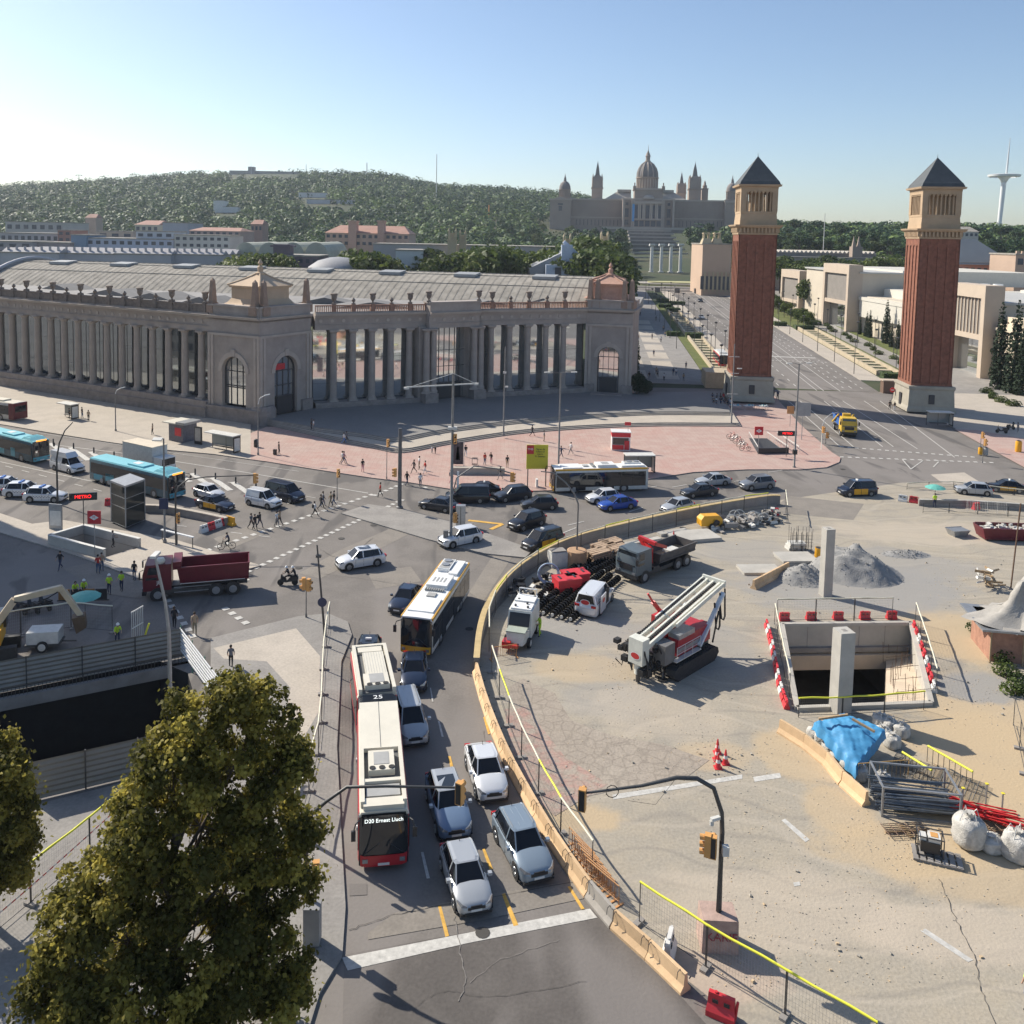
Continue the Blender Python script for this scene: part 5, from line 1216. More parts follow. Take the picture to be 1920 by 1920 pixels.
# ---- masts, crane, telecom tower
def mast(px,yt,yb,Y,r,label,name='radio_mast',col=None,cat='mast'):
 x,z1=W(px,yt,Y);z0=min(W(px,yb,Y)[1],terr(x,Y));t=thing(name,label,cat,(x,Y,z0))
 h=z1-z0;m=MB().cyl((0,0,0),(0,0,h),r,r*.7,6);m.box(-r*1.8,r*1.8,-r*1.8,r*1.8,0,h*.02);m.build('mast_pole',col or white_d,t);return t
mast(819,289,372,1100,.55,'very tall thin white mast rising over the middle of the hill')
mast(688,305,326,1490,.9,'lattice radio mast on the hill crest right of the fortress')
mast(574,307,322,1498,.6,'short flag pole on the hill crest')
mast(471,304,315,1497,.4,'thin aerial on top of the square keep')
mast(917,384,446,900,.9,'orange construction crane mast among the trees before the palace','crane_mast',mat('crane_orange',(.55,.22,.05),.6),'crane')
mast(1547,400,470,470,.25,'slim white flag mast in front of the ridge trees')
for i,px in enumerate((148,283)):
 x,z=W(px,330,1450);z0=terr(x,1450);t=thing('cable_car_pylon',('left of the two cable car pylons on the crest','right of the two cable car pylons on the crest')[i],'pylon',(x,1450,z0));h=z-z0+2;MB().cyl((0,0,0),(0,0,h),.9,.5,6).box(-5,5,-.4,.4,h-.8,h).box(-5.2,-4,-.6,.6,h-2,h-.8).box(4,5.2,-.6,.6,h-2,h-.8).build('pylon_frame',steel_d,t)
Y=1150;x,z0=W(1875,405,Y);t=thing('telecom_tower','white futuristic telecom tower with a ring and a slanted needle','tower',(x,Y,0))
zr=W(1878,330,Y)[1];zt_=W(1883,258,Y)[1];zs=terr(x,Y)
tm=mat('telecom_white',(.74,.75,.74),.4,var=.04)
m=MB();m.tube([(-1,0,zs),(0,0,zs+20),(2,0,zr-8)],[3.2,2.6,3.0],12);m.loft([[(2+q*math.cos(2*math.pi*i/16),q*.8*math.sin(2*math.pi*i/16),zz) for i in range(16)] for q,zz in ((3,zr-9),(5.5,zr-4),(9,zr-.5),(10,zr+.5))]);m.build('stem',tm,t,smooth=50)
MB().tube([(4.5,0,zr-6),(5.2,0,zr+12),(6.5,0,zt_)],[1.5,1.2,.25],10).build('needle',tm,t,smooth=50)
m=MB();m.loft([[(2+q*math.cos(2*math.pi*i/32),q*math.sin(2*math.pi*i/32),zr+zz) for i in range(32)] for q,zz in ((15.5,-1.6),(18.5,-.8),(19,1.6),(16,2.2),(15.5,-1.6))],cap=False);m.box(-14,18,-1,1,zr-1,zr+.6);m.build('ring',tm,t,smooth=40)
# tall office block outside the frame whose shade crosses the left corner
def offblock():
 k=Vector((math.sin(R(SUN_AZ)),math.cos(R(SUN_AZ))));
 h=46.0;L=h/math.tan(R(SUN_EL))
 A=Vector(G(17,1000));B=Vector(G(400,1143));C=Vector(G(345,1190));Dp=C+(C-B)*5
 dirAB=(B-A).normalized()
 P=[B+k*L, A-dirAB*30+k*L]
 n=(C-B).normalized()
 pts=[P[0],P[1],P[1]+Vector((-.2,-1))*0+n*14,P[0]+n*14]
 t=thing('office_tower','tall plain office tower standing beyond the left edge of the view','building',(0,0,0))
 m=MB();m.prism([tuple(p) for p in pts],0,h);m.build('wall',wh,t)
 w_=MB();a,b=pts[0],pts[1]
 d=(b-a).normalized();nn=Vector((d.y,-d.x))
 for (p,q) in ((pts[0],pts[1]),(pts[3],pts[2]),(pts[0],pts[3])):
  d=(q-p);l=d.length;d.normalize();
  for f in range(12):
   for i in range(int(l/3)):
    c=p+d*(1.5+3*i);w_.cb(c.x,c.y,3+3.5*f,1.6,.3,1.7,math.atan2(d.y,d.x))
 w_.build('window',fw_,t)
offblock()
# vehicles
def carpaint(name,col,metal=.25): return mat('paint_'+name,col,.28,metal,var=.02,coat=.5)
def wheel(parent,x,y,r=.32,w=.22,side=1,big=False):
 m=MB();m.T=Matrix.Translation((x,y,r));n=18
 m.cyl((0,-w/2,0),(0,w/2,0),r,r,n);o=m.build('wheel',tyre,parent,smooth=50)
 q=MB();q.T=Matrix.Translation((x,y,r));yy=side*w/2;q.cyl((0,yy-side*.01,0),(0,yy+side*.012,0),r*.66,r*.62,n)
 if not big:
  for i in range(5):
   a=i*2*math.pi/5;q.beam((0,yy+side*.02,0),(r*.58*math.cos(a),yy+side*.02,r*.58*math.sin(a)),.07,.03)
  q.build('rim',rimm,o)
 else: q.cyl((0,yy,0),(0,yy+side*.05,0),r*.3,r*.25,10);q.build('rim',white_d if big=='w' else steel,o)
 return o
CT={ # L,W,H, cowl x, roof front, roof rear, tail top, belt z, hood z, clearance, wheelbase, front axle inset
'hatch':dict(L=4.2,W=1.80,H=1.46,cw=1.05,rf=1.85,rr=3.55,tl=4.05,bz=.95,hz=.90,wb=2.6,fa=.85,r=.32),
'sedan':dict(L=4.7,W=1.82,H=1.45,cw=1.25,rf=2.10,rr=3.45,tl=4.30,bz=.93,hz=.88,wb=2.75,fa=.9,r=.32),
'suv':dict(L=4.6,W=1.88,H=1.66,cw=1.15,rf=1.90,rr=4.00,tl=4.45,bz=1.08,hz=1.02,wb=2.75,fa=.9,r=.36),
'coupe':dict(L=4.57,W=1.84,H=1.58,cw=1.15,rf=1.95,rr=3.45,tl=4.42,bz=1.03,hz=.98,wb=2.72,fa=.9,r=.36),
'wagon':dict(L=4.85,W=1.88,H=1.60,cw=1.3,rf=2.05,rr=4.15,tl=4.65,bz=1.02,hz=.98,wb=2.85,fa=.9,r=.35),
'mpv':dict(L=4.75,W=1.86,H=1.84,cw=.85,rf=1.65,rr=4.45,tl=4.66,bz=1.12,hz=1.02,wb=2.9,fa=.85,r=.33),
'van':dict(L=5.2,W=2.0,H=1.98,cw=.85,rf=1.75,rr=5.05,tl=5.15,bz=1.18,hz=1.08,wb=3.1,fa=.9,r=.34),
'smallvan':dict(L=4.4,W=1.82,H=1.84,cw=1.0,rf=1.75,rr=4.2,tl=4.32,bz=1.12,hz=1.02,wb=2.75,fa=.85,r=.32)}
def car(kind,paint,label,cat='car',loc=(0,0),rz=0,taxi=False,roofm=None,panel=False,lower=None,police=False,rack=False,sun=False,name=None,group=None):
 """front towards +x, centre at origin"""
 c=CT[kind];L,Wd,Hh=c['L'],c['W'],c['H'];hw=Wd/2;X=lambda x:L/2-x
 t=thing(name or ('taxi' if taxi else 'parked_car' if police else 'van' if 'van' in kind else 'car'),label,cat,loc,rz,group)
 m=MB();bz,hz=c['bz'],c['hz']
 st=[(0,.60,.34,hz*.62),(.06,.74,.26,hz*.72),(.22,.88,.20,hz*.80),(.6,.97,.18,hz*.93),(c['cw'],1.0,.18,hz+.03),(c['rf']+.1,1.0,.18,bz),(L*.5,1.0,.18,bz+.01),(c['rr'],1.0,.18,bz+.04),(c['tl']-.15,.98,.20,bz+.05),(L-.18,.93,.24,bz-.02),(L-.05,.86,.30,bz-.15),(L,.76,.36,bz*.62)]
 rings=[]
 for x,k,zb_,zt2 in st:
  y=hw*k;zm=zb_+(zt2-zb_)*.45
  half=[(y*.80,zb_),(y*.96,zb_+.06),(y,zm),(y*.985,zt2-.12*(zt2-zb_)),(y*.90,zt2-.02),(y*.55,zt2+.035),(0,zt2+.05)]
  rings.append([(X(x),a,b) for a,b in half]+[(X(x),-a,b) for a,b in half[-2::-1]])
 m.loft(rings);body=m.build('body',paint,t,smooth=38)
 # greenhouse
 yb,yr=hw*.90,hw*.69;rt=Hh-.03;cw,rf,rr,tl=c['cw']+.12,c['rf'],c['rr'],c['tl'];zb1=bz-.02
 bot=[(cw-.06,yb*.86,hz+.01),(cw+.35,yb*.97,zb1),(L*.5,yb,zb1+.01),(rr,yb*.98,zb1+.03),(tl-.12,yb*.86,zb1+.05)]
 top=[(rf,yr*.86,rt),(rf+.25,yr*.98,rt+.02),(L*.5,yr,rt+.03),(rr-.15,yr*.97,rt),(rr,yr*.88,rt-.03)]
 def ringof(s,sg=1): return [(X(x),y,z) for x,y,z in s]+[(X(x),-y,z) for x,y,z in s[::-1]]
 m=MB();m.loft([ringof(bot),ringof(top)],cap=False);m.build('window',glassb,t,smooth=20)
 # roof skin and pillars
 m=MB();o_=.015;tp=[(x,y+o_,z+.005) for x,y,z in top];hi=[(x+(.06 if i==0 else -.08 if i==len(tp)-1 else 0),y*.72,z+.035) for i,(x,y,z) in enumerate(tp)]
 m.loft([ringof(tp),ringof(hi)],cap=False);m.add([(X(x),y,z) for x,y,z in hi]+[(X(x),-y,z) for x,y,z in hi[::-1]],[tuple(range(2*len(hi)))])
 for s in (1,-1):
  for i,wd in ((0,.05),(1,.0),(2,.06),(3,.10 if kind in('van','smallvan','mpv','suv','wagon') else .07),(4,.09)):
   if wd:
    b,q=bot[i],top[i]
    m.beam((X(b[0]),s*(b[1]+.006),b[2]),(X(q[0]),s*(q[1]+.006),q[2]),wd*1.3,.035)
  pts=[(X(x),s*(y+.01),z+.0) for x,y,z in top];m.tube(pts,.03,5)
  if panel:  # van side blanks
   for i0,i1 in ((2,3),(3,4)):
    a,b=bot[i0],bot[i1];p,q=top[i0],top[i1]
    m.quad((X(a[0]),s*(a[1]+.012),a[2]),(X(b[0]),s*(b[1]+.012),b[2]),(X(q[0]),s*(q[1]+.012),q[2]),(X(p[0]),s*(p[1]+.012),p[2]))
 if rack:
  for s in (1,-1): m.tube([(X(rf+.3),s*yr*.86,rt+.05),(X(rf+.4),s*yr*.86,rt+.09),(X(rr-.3),s*yr*.86,rt+.09),(X(rr-.2),s*yr*.86,rt+.04)],.018,5,1)
  for i in range(4): m.box(X(rr-.3),X(rf+.3),-.45+i*.3-.012,-.45+i*.3+.012,rt+.035,rt+.052,0)
 m.build('roof',[roofm or paint,steel],t,smooth=35)
 if sun: MB().box(X(rf+1.35),X(rf+.25),-yr*.72,yr*.72,rt+.02,rt+.055).build('sunroof',glass,t)
 # black trim, arches, grille
 m=MB();fx=c['fa'];rx=c['fa']+c['wb'];rw=c['r']
 for x in (fx,rx):
  for s in (1,-1): m.cyl((X(x),s*(hw-.1),rw+.02),(X(x),s*(hw+.004),rw+.02),rw+.075,rw+.075,18)
 m.box(X(L-.3),X(.3),-hw*.97,hw*.97,.17,.24)
 m.box(X(.1),X(-.022),-hw*.46,hw*.46,hz*.55,hz*.69);m.box(X(.1),X(-.018),-hw*.60,hw*.60,.24,.38);m.box(X(.12),X(.03),-hw*.84,hw*.84,.20,.32);m.box(X(.4),X(-.006),-hw*.30,hw*.30,hz*.70,hz*.74);m.tube([(X(rr-.2),0,rt+.03),(X(rr-.05),0,rt+.2)],.015,4)
 for s in (1,-1):
  m.beam((X(cw+.5),s*(yb+.022),zb1-.01),(X(tl-.3),s*(yb+.015),zb1+.03),.03,.03)
  for q in (X(L*.5-.0),X(L*.5+1.0),X(cw+.25)): m.box(q-.008,q+.008,s*hw*.985-.012,s*hw*.985+.012,.32,zb1-.03)
 m.build('trim',blackp,t)
 for s in (1,-1):
  wheel(t,X(fx),s*(hw-.10),rw,.22,s);wheel(t,X(rx),s*(hw-.10),rw,.22,s)
  m=MB();m.loft([[(X(.02),s*hw*.52,hz*.68),(X(.10),s*hw*.78,hz*.70),(X(.42),s*hw*.93,hz*.80),(X(.40),s*hw*.90,hz*.90),(X(.10),s*hw*.70,hz*.83),(X(.03),s*hw*.50,hz*.76)],[(X(-.012),s*hw*.52,hz*.69),(X(.06),s*hw*.80,hz*.71),(X(.40),s*hw*.96,hz*.81),(X(.38),s*hw*.92,hz*.905),(X(.07),s*hw*.71,hz*.84),(X(-.008),s*hw*.50,hz*.765)]]);m.build('headlight',lampw,t)
  m=MB();m.box(X(L-.10),X(L+.012),s*hw*.52 if s>0 else -hw*.90,s*hw*.90 if s>0 else -hw*.52,bz-.24,bz-.06);m.build('tail_light',lampr,t)
  m=MB();m.box(X(cw+.35),X(cw+.15),s*(hw+.12)-.09,s*(hw+.12)+.09,bz,bz+.14).beam((X(cw+.3),s*(hw-.02),bz),(X(cw+.26),s*(hw+.08),bz+.04),.05);m.build('wing_mirror',roofm if (roofm and not taxi) else (black if taxi else paint),t)
 MB().box(X(.02),X(-.024),-.26,.26,.40,.51).build('number_plate',platem,t)
 MB().box(X(L-.02),X(L+.024),-.26,.26,.55,.66).build('number_plate',platem,t)
 if taxi:
  for s in (1,-1):
   for a,b in ((L*.5-.95,L*.5-.03),(L*.5+.03,L*.5+.90)):
    m=MB();y=hw*1.0;m.box(X(b),X(a),s*y-.012,s*y+.016,.30,bz-.12);m.build('door',yellow,t)
  m=MB().box(X(rf+.75),X(rf+.6),-.22,.22,rt+.035,rt+.19);m.build('roof_sign',white,t)
 if police:
  m=MB().box(X(rf+.9),X(rf+.6),-.55,.55,rt+.04,rt+.16);m.build('light_bar',blue,t)
  for s in (1,-1):
   m=MB()
   for i in range(12): m.box(X(c['fa']+.5+i*.16+.08),X(c['fa']+.5+i*.16),s*hw-.01,s*hw+.012,.62+(i%2)*.08,.70+(i%2)*.08)
   m.build('checker_stripe',navy,t)
 return t
def orient(p1,l1,p2,l2):
 """pose from two photo points: (px,py) seen at local (x,y,z)"""
 a=Vector(G(p1[0],p1[1],l1[2]));b=Vector(G(p2[0],p2[1],l2[2]));dw=a-b;dl=Vector((l1[0]-l2[0],l1[1]-l2[1]))
 rz=math.atan2(dw.y,dw.x)-math.atan2(dl.y,dl.x);mid=(a+b)/2;ml=Vector(((l1[0]+l2[0])/2,(l1[1]+l2[1])/2))
 return (mid.x-(ml.x*math.cos(rz)-ml.y*math.sin(rz)),mid.y-(ml.x*math.sin(rz)+ml.y*math.cos(rz)),0),rz
def wheels(kind,fw,rw,side):
 c=CT[kind];s=1 if side=='L' else -1;hw=c['W']/2
 return orient(fw,(c['L']/2-c['fa'],s*hw,0),rw,(c['L']/2-c['fa']-c['wb'],s*hw,0))
P_={k:carpaint(k,v) for k,v in dict(white=(.72,.73,.74),silver=(.42,.44,.46),silverblue=(.24,.30,.36),grey=(.20,.215,.235),dark=(.03,.035,.045),blackish=(.012,.014,.02),bluey=(.015,.07,.36),navyc=(.012,.022,.05),slateb=(.16,.23,.34)).items()}
def wc(kind,pn,fw,rw,side,label,**k):
 loc,rz=wheels(kind,fw,rw,side);return car(kind,P_[pn],label,loc=loc,rz=rz,**k)
wc('suv','white',(651,1072),(711.5,1062),'L','white off-road car with a black panoramic roof crossing the open junction',roofm=None,sun=True)
wc('suv','white',(850,1029),(892,1020),'L','small white crossover passing the grey control cabinet on the island')
loc,rz=orient((737,1157),(2.3,0,.2),(784,1103),(-2.3,0,.2));car('sedan',P_['navyc'],'dark blue saloon car squeezed left of the yellow bus',loc=loc,rz=rz)
wc('suv','blackish',(979,998),(1018,986),'L','black crossover just ahead of the taxi by the fence')
wc('mpv','blackish',(1010,1036),(1046,1025),'L','black and yellow people carrier taxi beside the curving mesh fence',taxi=True,cat='taxi')
wc('sedan','dark',(792,955),(837,963),'L','low black saloon partly hidden behind the traffic cabinet pole')
wc('van','blackish',(857,945),(893,945),'L','boxy black van between the low saloon and the dark estate car')
wc('sedan','blackish',(880,931),(924,930),'L','black taxi with yellow doors behind the black van',taxi=True,cat='taxi')
wc('suv','dark',(944,944),(990,938),'L','dark hatchback car waiting left of the yellow bus front')
wc('hatch','dark',(993,958),(1036,957),'L','black compact car in the middle of the queue')
wc('hatch','white',(1119,946),(1156,942),'L','small white car driving beside the yellow bus')
wc('sedan','bluey',(1143,960),(1184,955),'L','bright blue saloon car')
wc('sedan','silver',(1322,914),(1362,911),'L','silver blue fastback in the outer lane behind the bus')
wc('sedan','dark',(1298,935),(1337,931),'L','black fastback saloon in the middle lane')
wc('suv','grey',(1410,921),(1443,918),'L','dark grey crossover at the end of the queue')
wc('hatch','silver',(1262,966),(1298,958),'L','silver car half hidden behind the yellow topped barrier wall')
wc('mpv','navyc',(1591,932.5),(1636,931),'L','dark blue taxi with yellow doors alone on the roundabout',taxi=True,cat='taxi')
wc('hatch','silver',(1809,928),(1850,931),'L','pale silver car behind the striped site fence at the right')
wc('sedan','blackish',(1867,923),(1911,926),'L','black and yellow taxi cut by the right edge',taxi=True,cat='taxi')
wc('hatch','white',(398,940),(362,930),'R','white hatchback beside the taxi on the left avenue')
wc('sedan','navyc',(410,961),(377,954),'R','black and yellow taxi next to the white hatchback',taxi=True,cat='taxi')
wc('smallvan','white',(499,955),(468,948.5),'R','small white delivery van with ladder bars at the crossing',panel=True,cat='van')
wc('van','navyc',(541,944),(508,936),'R','dark blue passenger van at the front of the crossing',cat='van')
for fw,rw,lb in (((105,944),(52,943),'white and blue police car nearest the bent lamp pole'),((62,934),(19,934),'white and blue police car in the middle of the parked three'),((28,924),(-14,925),'white and blue police car at the left edge of the parked three')):
 wc('suv','white',fw,rw,'R',lb,police=True,lower=blue,group='police cars parked side by side',cat='police car')
# foreground queue
wc('hatch','silver',(847,1697),(829,1640),'R','silver compact car first in the middle lane at the stop line')
loc,rz=orient((975,1648),(2.25,-.55,.25),(978,1510),(-1.95,0,1.62));
wc('suv','silverblue',(964,1646),(929,1579),'R','blue grey sport utility car with roof rails beside the concrete barrier',rack=True)
wc('coupe','white',(890,1495),(873,1441),'R','white coupe-shaped crossover behind the blue grey one')
wc('wagon','slateb',(817,1567),(799,1500),'R','blue estate car with a dark glass roof between the red bus and white crossover',sun=True,roofm=P_['silver'])
loc,rz=orient((753,1398),(2.3,-.85,.3),(739,1283),(-2.25,-.66,1.82));car('mpv',P_['silver'],'silver grey van with a ribbed roof beside the articulated bus',loc=loc,rz=rz,rack=True,roofm=P_['silver'],cat='van')
loc,rz=orient((776,1245),(1.0,0,1.0),(772,1228),(-1.6,0,1.45));car('sedan',P_['navyc'],'dark blue car in front of the yellow bus',loc=(loc[0],loc[1],0),rz=R(-86))
x,y=G(690,1206,1.4);car('hatch',P_['blackish'],'taxi with a yellow roof edge behind the articulated bus',loc=(x,y),rz=R(-88),taxi=True,cat='taxi')
# small cars far down the avenue
for px,py,lb,pn in ((1315,598,'tiny silver car far down the avenue near the crossing','silver'),(1313,566,'tiny dark car at the far end of the avenue','dark')):
 x,y,z=GT(px,py);car('hatch',P_[pn],lb,loc=(x,y,z),rz=R(-96))
# buses
busw=mat('bus_white',(.70,.69,.64),.3,var=.05,coat=.3);busy=mat('bus_yellow',(.62,.34,.03),.35,var=.05,coat=.3);busr=mat('bus_red',(.45,.02,.03),.3,var=.05,coat=.3);bust=mat('bus_teal',(.09,.36,.44),.3,var=.06,coat=.3);bustl=mat('bus_teal_roof',(.22,.55,.62),.4,var=.06);busd=mat('bus_side_dark',(.05,.10,.13),.25,var=.3,scale=.8)
graym=mat('equipment_grey',(.35,.35,.34),.7,var=.1);busint=mat('roof_well_dark',(.10,.105,.11),.8,var=.1)
def bus_body(t,x0,x1,roofmat,sidemat,glz0=.95,glz1=2.55,Hb=3.0,hw=1.26,frontw=True,name='body',skirt=None,roofedge=None,open_front=True,band=True):
 def ring(x,ins=0,dz=0):
  h=hw-ins;zt2=Hb-dz;return [(x,h*.96,.28),(x,h,.45),(x,h,2.6),(x,h*.97,2.82),(x,h*.86,zt2-.02),(x,0,zt2+.02),(x,-h*.86,zt2-.02),(x,-h*.97,2.82),(x,-h,2.6),(x,-h,.45),(x,-h*.96,.28)]
 m=MB();m.loft([ring(x0,.06,.06),ring(x0+.12),ring(x1-.45),ring(x1-.26,.04,.04),ring(x1-.2,.12,.12)]);b=m.build(name,sidemat,t,smooth=35)
 m=MB();m.loft([[(x,hw*.975,2.78),(x,hw*.88,Hb+.012),(x,0,Hb+.045),(x,-hw*.88,Hb+.012),(x,-hw*.975,2.78)] for x in (x0+.1,x1-.15)],close=False);m.build('roof',roofmat,t,smooth=35)
 if roofedge:
  m=MB()
  for s in (1,-1): m.beam((x0+.1,s*hw*.945,2.9),(x1-.2,s*hw*.945,2.9),.10,.22)
  m.build('roof_edge',roofedge,t)
 if band:
  m=MB();dm=MB()
  for s in (1,-1):
   m.box(x0+.35,x1-.35,s*hw-.01,s*hw+.014,glz0,glz1)
   n=int((x1-x0-1)/1.5)
   for i in range(n+1): xx=x0+.35+(x1-x0-.7)*i/n;dm.box(xx-.025,xx+.025,s*hw,s*hw+.02,glz0,glz1)
   dm.box(x0+.3,x1-.3,s*hw,s*hw+.018,1.9,1.93)
  g=m.build('side_window',glass,t);dm.build('window_bar',blackp,g)
 return b
def bus_front(t,x,hw=1.26,mask=None,sign='',led=amb_led,lower=None,mir=True):
 MB().loft([[(x-.16,-hw*.96,.30),(x-.03,-hw*.84,.30),(x+.0,0,.30),(x-.03,hw*.84,.30),(x-.16,hw*.96,.30)],[(x-.22,-hw*.95,2.86),(x-.12,-hw*.82,2.92),(x-.10,0,2.94),(x-.12,hw*.82,2.92),(x-.22,hw*.95,2.86)]],cap=False,close=False).build('front_mask',blackp,t,smooth=50)
 m=MB();m.loft([[(x-.10,-hw*.93,.95),(x+.03,-hw*.80,.92),(x+.05,0,.9),(x+.03,hw*.80,.92),(x-.10,hw*.93,.95)],[(x-.16,-hw*.91,2.78),(x-.05,-hw*.78,2.86),(x-.03,0,2.88),(x-.05,hw*.78,2.86),(x-.16,hw*.91,2.78)]],cap=False,close=False);g=m.build('windscreen',glass,t,smooth=50)
 if sign: text(sign,.27,led,g,(x-.0,0,2.63),(R(90),0,R(90)),'destination_lettering',.004)
 if lower: MB().loft([[(x-.02,-hw*.90,.35),(x+.06,-hw*.7,.33),(x+.075,0,.33),(x+.06,hw*.7,.33),(x-.02,hw*.90,.35)],[(x-.04,-hw*.92,.9),(x+.045,-hw*.75,.88),(x+.06,0,.87),(x+.045,hw*.75,.88),(x-.04,hw*.92,.9)]],cap=False,close=False).build('front_panel',lower,t,smooth=50)
 for s in (1,-1):
  MB().cb(x+.05,s*hw*.72,.62,.05,.26,.2,0).build('headlight',lampw,t)
  if mir: MB().tube([(x-.05,s*hw*.9,2.75),(x+.35,s*(hw+.12),2.78),(x+.42,s*(hw+.2),2.5)],.035,5).cb(x+.42,s*(hw+.22),2.25,.12,.22,.5).build('wing_mirror',blackp,t)
 m=MB().tube([(x+.06,-.9,1.0),(x+.03,-.2,1.5)],.015,4).tube([(x+.06,.9,1.0),(x+.03,.3,1.45)],.015,4);m.build('wiper',blackp,g)
 MB().box(x+.06,x+.095,-.28,.28,.38,.5).build('number_plate',platem,t)
def bus_wheels(t,xs,hw=1.26,r=.48,c=True):
 for x in xs:
  for s in (1,-1):
   MB().cyl((x,s*(hw-.3),r+.02),(x,s*(hw+.005),r+.02),r+.1,r+.1,18).build('wheel_arch',blackp,t);wheel(t,x,s*(hw-.14),r,.28,s,True)
# foreground articulated bus
def art_bus():
 loc,rz=orient((719,1616),(9.0,0,.35),(709,1316),(-1.55,0,3.05));t=thing('articulated_bus','long white and red articulated bus nearest the camera','bus',loc,rz)
 bus_body(t,-1.0,9.0,cream,busr,name='front_body');bus_front(t,9.0,lower=busr,sign='D20 Ernest Lluch',led=wht_led)
 # white roof hood: raised side rails, wells, units
 m=MB()
 m.box(-.9,3.9,-1.13,1.13,3.0,3.32);
 for s in (1,-1): m.box(3.9,8.5,s*1.13-.0 if s<0 else .93,-.93 if s<0 else 1.13,3.0,3.34)
 m.box(8.1,8.75,-1.0,1.0,3.0,3.25);m.box(6.6,6.85,-.93,.93,3.0,3.3)
 m.build('roof_fairing',cream,t,smooth=30)
 m=MB();m.box(-.9,3.85,-.02,.02,3.32,3.325);m.box(3.92,6.6,-.92,.92,3.06,3.09);m.box(6.9,8.1,-.92,.92,3.06,3.09,0);m.build('roof_well',busint,t)
 m=MB();m.box(4.3,6.1,-.70,.66,3.09,3.42);m.box(4.5,5.6,-.42,.38,3.42,3.44,1);ac=m.build('air_unit',[cream,graym],t)
 m=MB()
 for y in (-.5,0,.5): m.cyl((5.9,y,3.43),(5.9,y,3.46),.16,.16,14)
 m.build('fan',black,ac)
 m=MB();m.box(7.0,7.9,-.85,.85,3.09,3.2);m.build('roof_hatch',graym,t)
 # bellows
 m=MB()
 rs=[]
 for i in range(13):
  k=1.0 if i%2 else .95;x=-1.0-1.35*i/12;rs.append([(x,1.18*k,.4),(x,1.18*k,2.85),(x,.9*k,3.0*k+.06),(x,-.9*k,3.0*k+.06),(x,-1.18*k,2.85),(x,-1.18*k,.4)])
 m.loft(rs);m.build('bellows',busint,t);text('25',.6,white,t,(-1.7,0,3.17),(0,0,R(90)),'roof_number',.01)
 # rear section, slightly turned
 T=Matrix.Translation((-2.35,0,0))@Matrix.Rotation(R(4.0),4,'Z')
 r=bpy.data.objects.new('rear_section',None)
 n0=len(bpy.data.objects)
 before=set(bpy.data.objects);bus_body(t,-6.3,0,cream,busr,name='rear_body')
 m=MB();
 for s in (1,-1): m.box(-6.1,-.1,(.93 if s>0 else -1.15),(1.15 if s>0 else -.93),3.0,3.34)
 m.box(-6.2,-5.95,-1.13,1.13,3.0,3.3);m.box(-5.9,-5.2,-.8,.8,3.0,3.25);m.build('roof_fairing',cream,t,smooth=30)
 m=MB();m.box(-5.2,-.1,-.93,.93,3.06,3.085);m.build('roof_well',busint,t)
 m=MB();m.box(-4.9,-1.9,-.55,.80,3.09,3.36)
 for i in range(8): m.box(-4.9,-1.9,-.5+.17*i-.008,-.5+.17*i+.008,3.36,3.368,1)
 m.box(-1.9,-.4,-.75,.8,3.09,3.42);m.box(-1.8,-.7,-.4,.5,3.42,3.44,1);ac=m.build('air_unit',[cream,graym],t)
 m=MB()
 for y in (-.45,.05,.55): m.cyl((-.5,y,3.43),(-.5,y,3.46),.17,.17,14)
 m.build('fan',black,ac)
 MB().box(-6.35,-6.28,-1,1,1.0,2.0).build('rear_window',glass,t)
 for o in set(bpy.data.objects)-before:
  if o.parent==t: o.matrix_local=T@o.matrix_local
 bpy.data.objects.remove(r)
 bus_wheels(t,(6.3,.3,));bus_wheels(t,(-5.2,))
 MB().box(2.5,2.54,-1.285,-1.28,.4,2.4).box(6.9,8.2,1.262,1.282,.4,2.5).build('door',glass,t)
art_bus()
def yellow_bus(loc,rz,label,front=True):
 t=thing('city_bus',label,'bus',loc,rz,'yellow white and black city buses')
 bus_body(t,-6,6,white,white_d,roofedge=busy,glz0=.75);bus_front(t,6.0,lower=busy,sign='',led=amb_led)
 m=MB();m.box(-5.4,-3.2,-.9,.15,3.0,3.35);m.box(-5.6,-2.6,.2,.95,3.0,3.22);m.box(-1.9,.4,-.85,.85,3.0,3.34);m.box(2.4,4.9,-1.0,1.0,3.0,3.12);m.build('roof_fairing',white,t,smooth=30)
 m=MB();
 for i in range(9): m.box(.6+i*.0,1.0,-.8+.18*i,-.72+.18*i,3.05,3.2)
 for i in range(4): m.box(-1.2,-.3,-.55+i*.3,-.42+i*.3,3.34,3.36)
 m.box(1.4,2.1,-.35,.35,3.03,3.14);m.box(-5.3,-3.3,-.8,.05,3.35,3.37);m.build('roof_vent',graym,t)
 m=MB().cyl((-4.9,-.4,3.36),(-4.9,-.4,3.45),.33,n=14).cyl((-4.0,-.4,3.36),(-4.0,-.4,3.45),.33,n=14);m.build('fan',steel,t)
 m=MB()
 for x in (2.0,-1.6): m.box(x,x+1.25,1.262,1.29,.35,2.5);m.box(x,x+1.25,-1.29,-1.262,.35,2.5)
 m.build('door',glass,t);bus_wheels(t,(3.4,-2.9));return t
loc,rz=orient((780,1159),(6,0,3.0),(855,1052),(-6,0,3.0));yellow_bus(loc,rz,'yellow and white bus turning in the middle of the junction')
loc,rz=orient((1040,905+15),(5.9,1.25,.4),(1213,915),(-5.9,1.25,.4));yellow_bus(loc,rz,'yellow and white bus at the stop by the pink plaza')
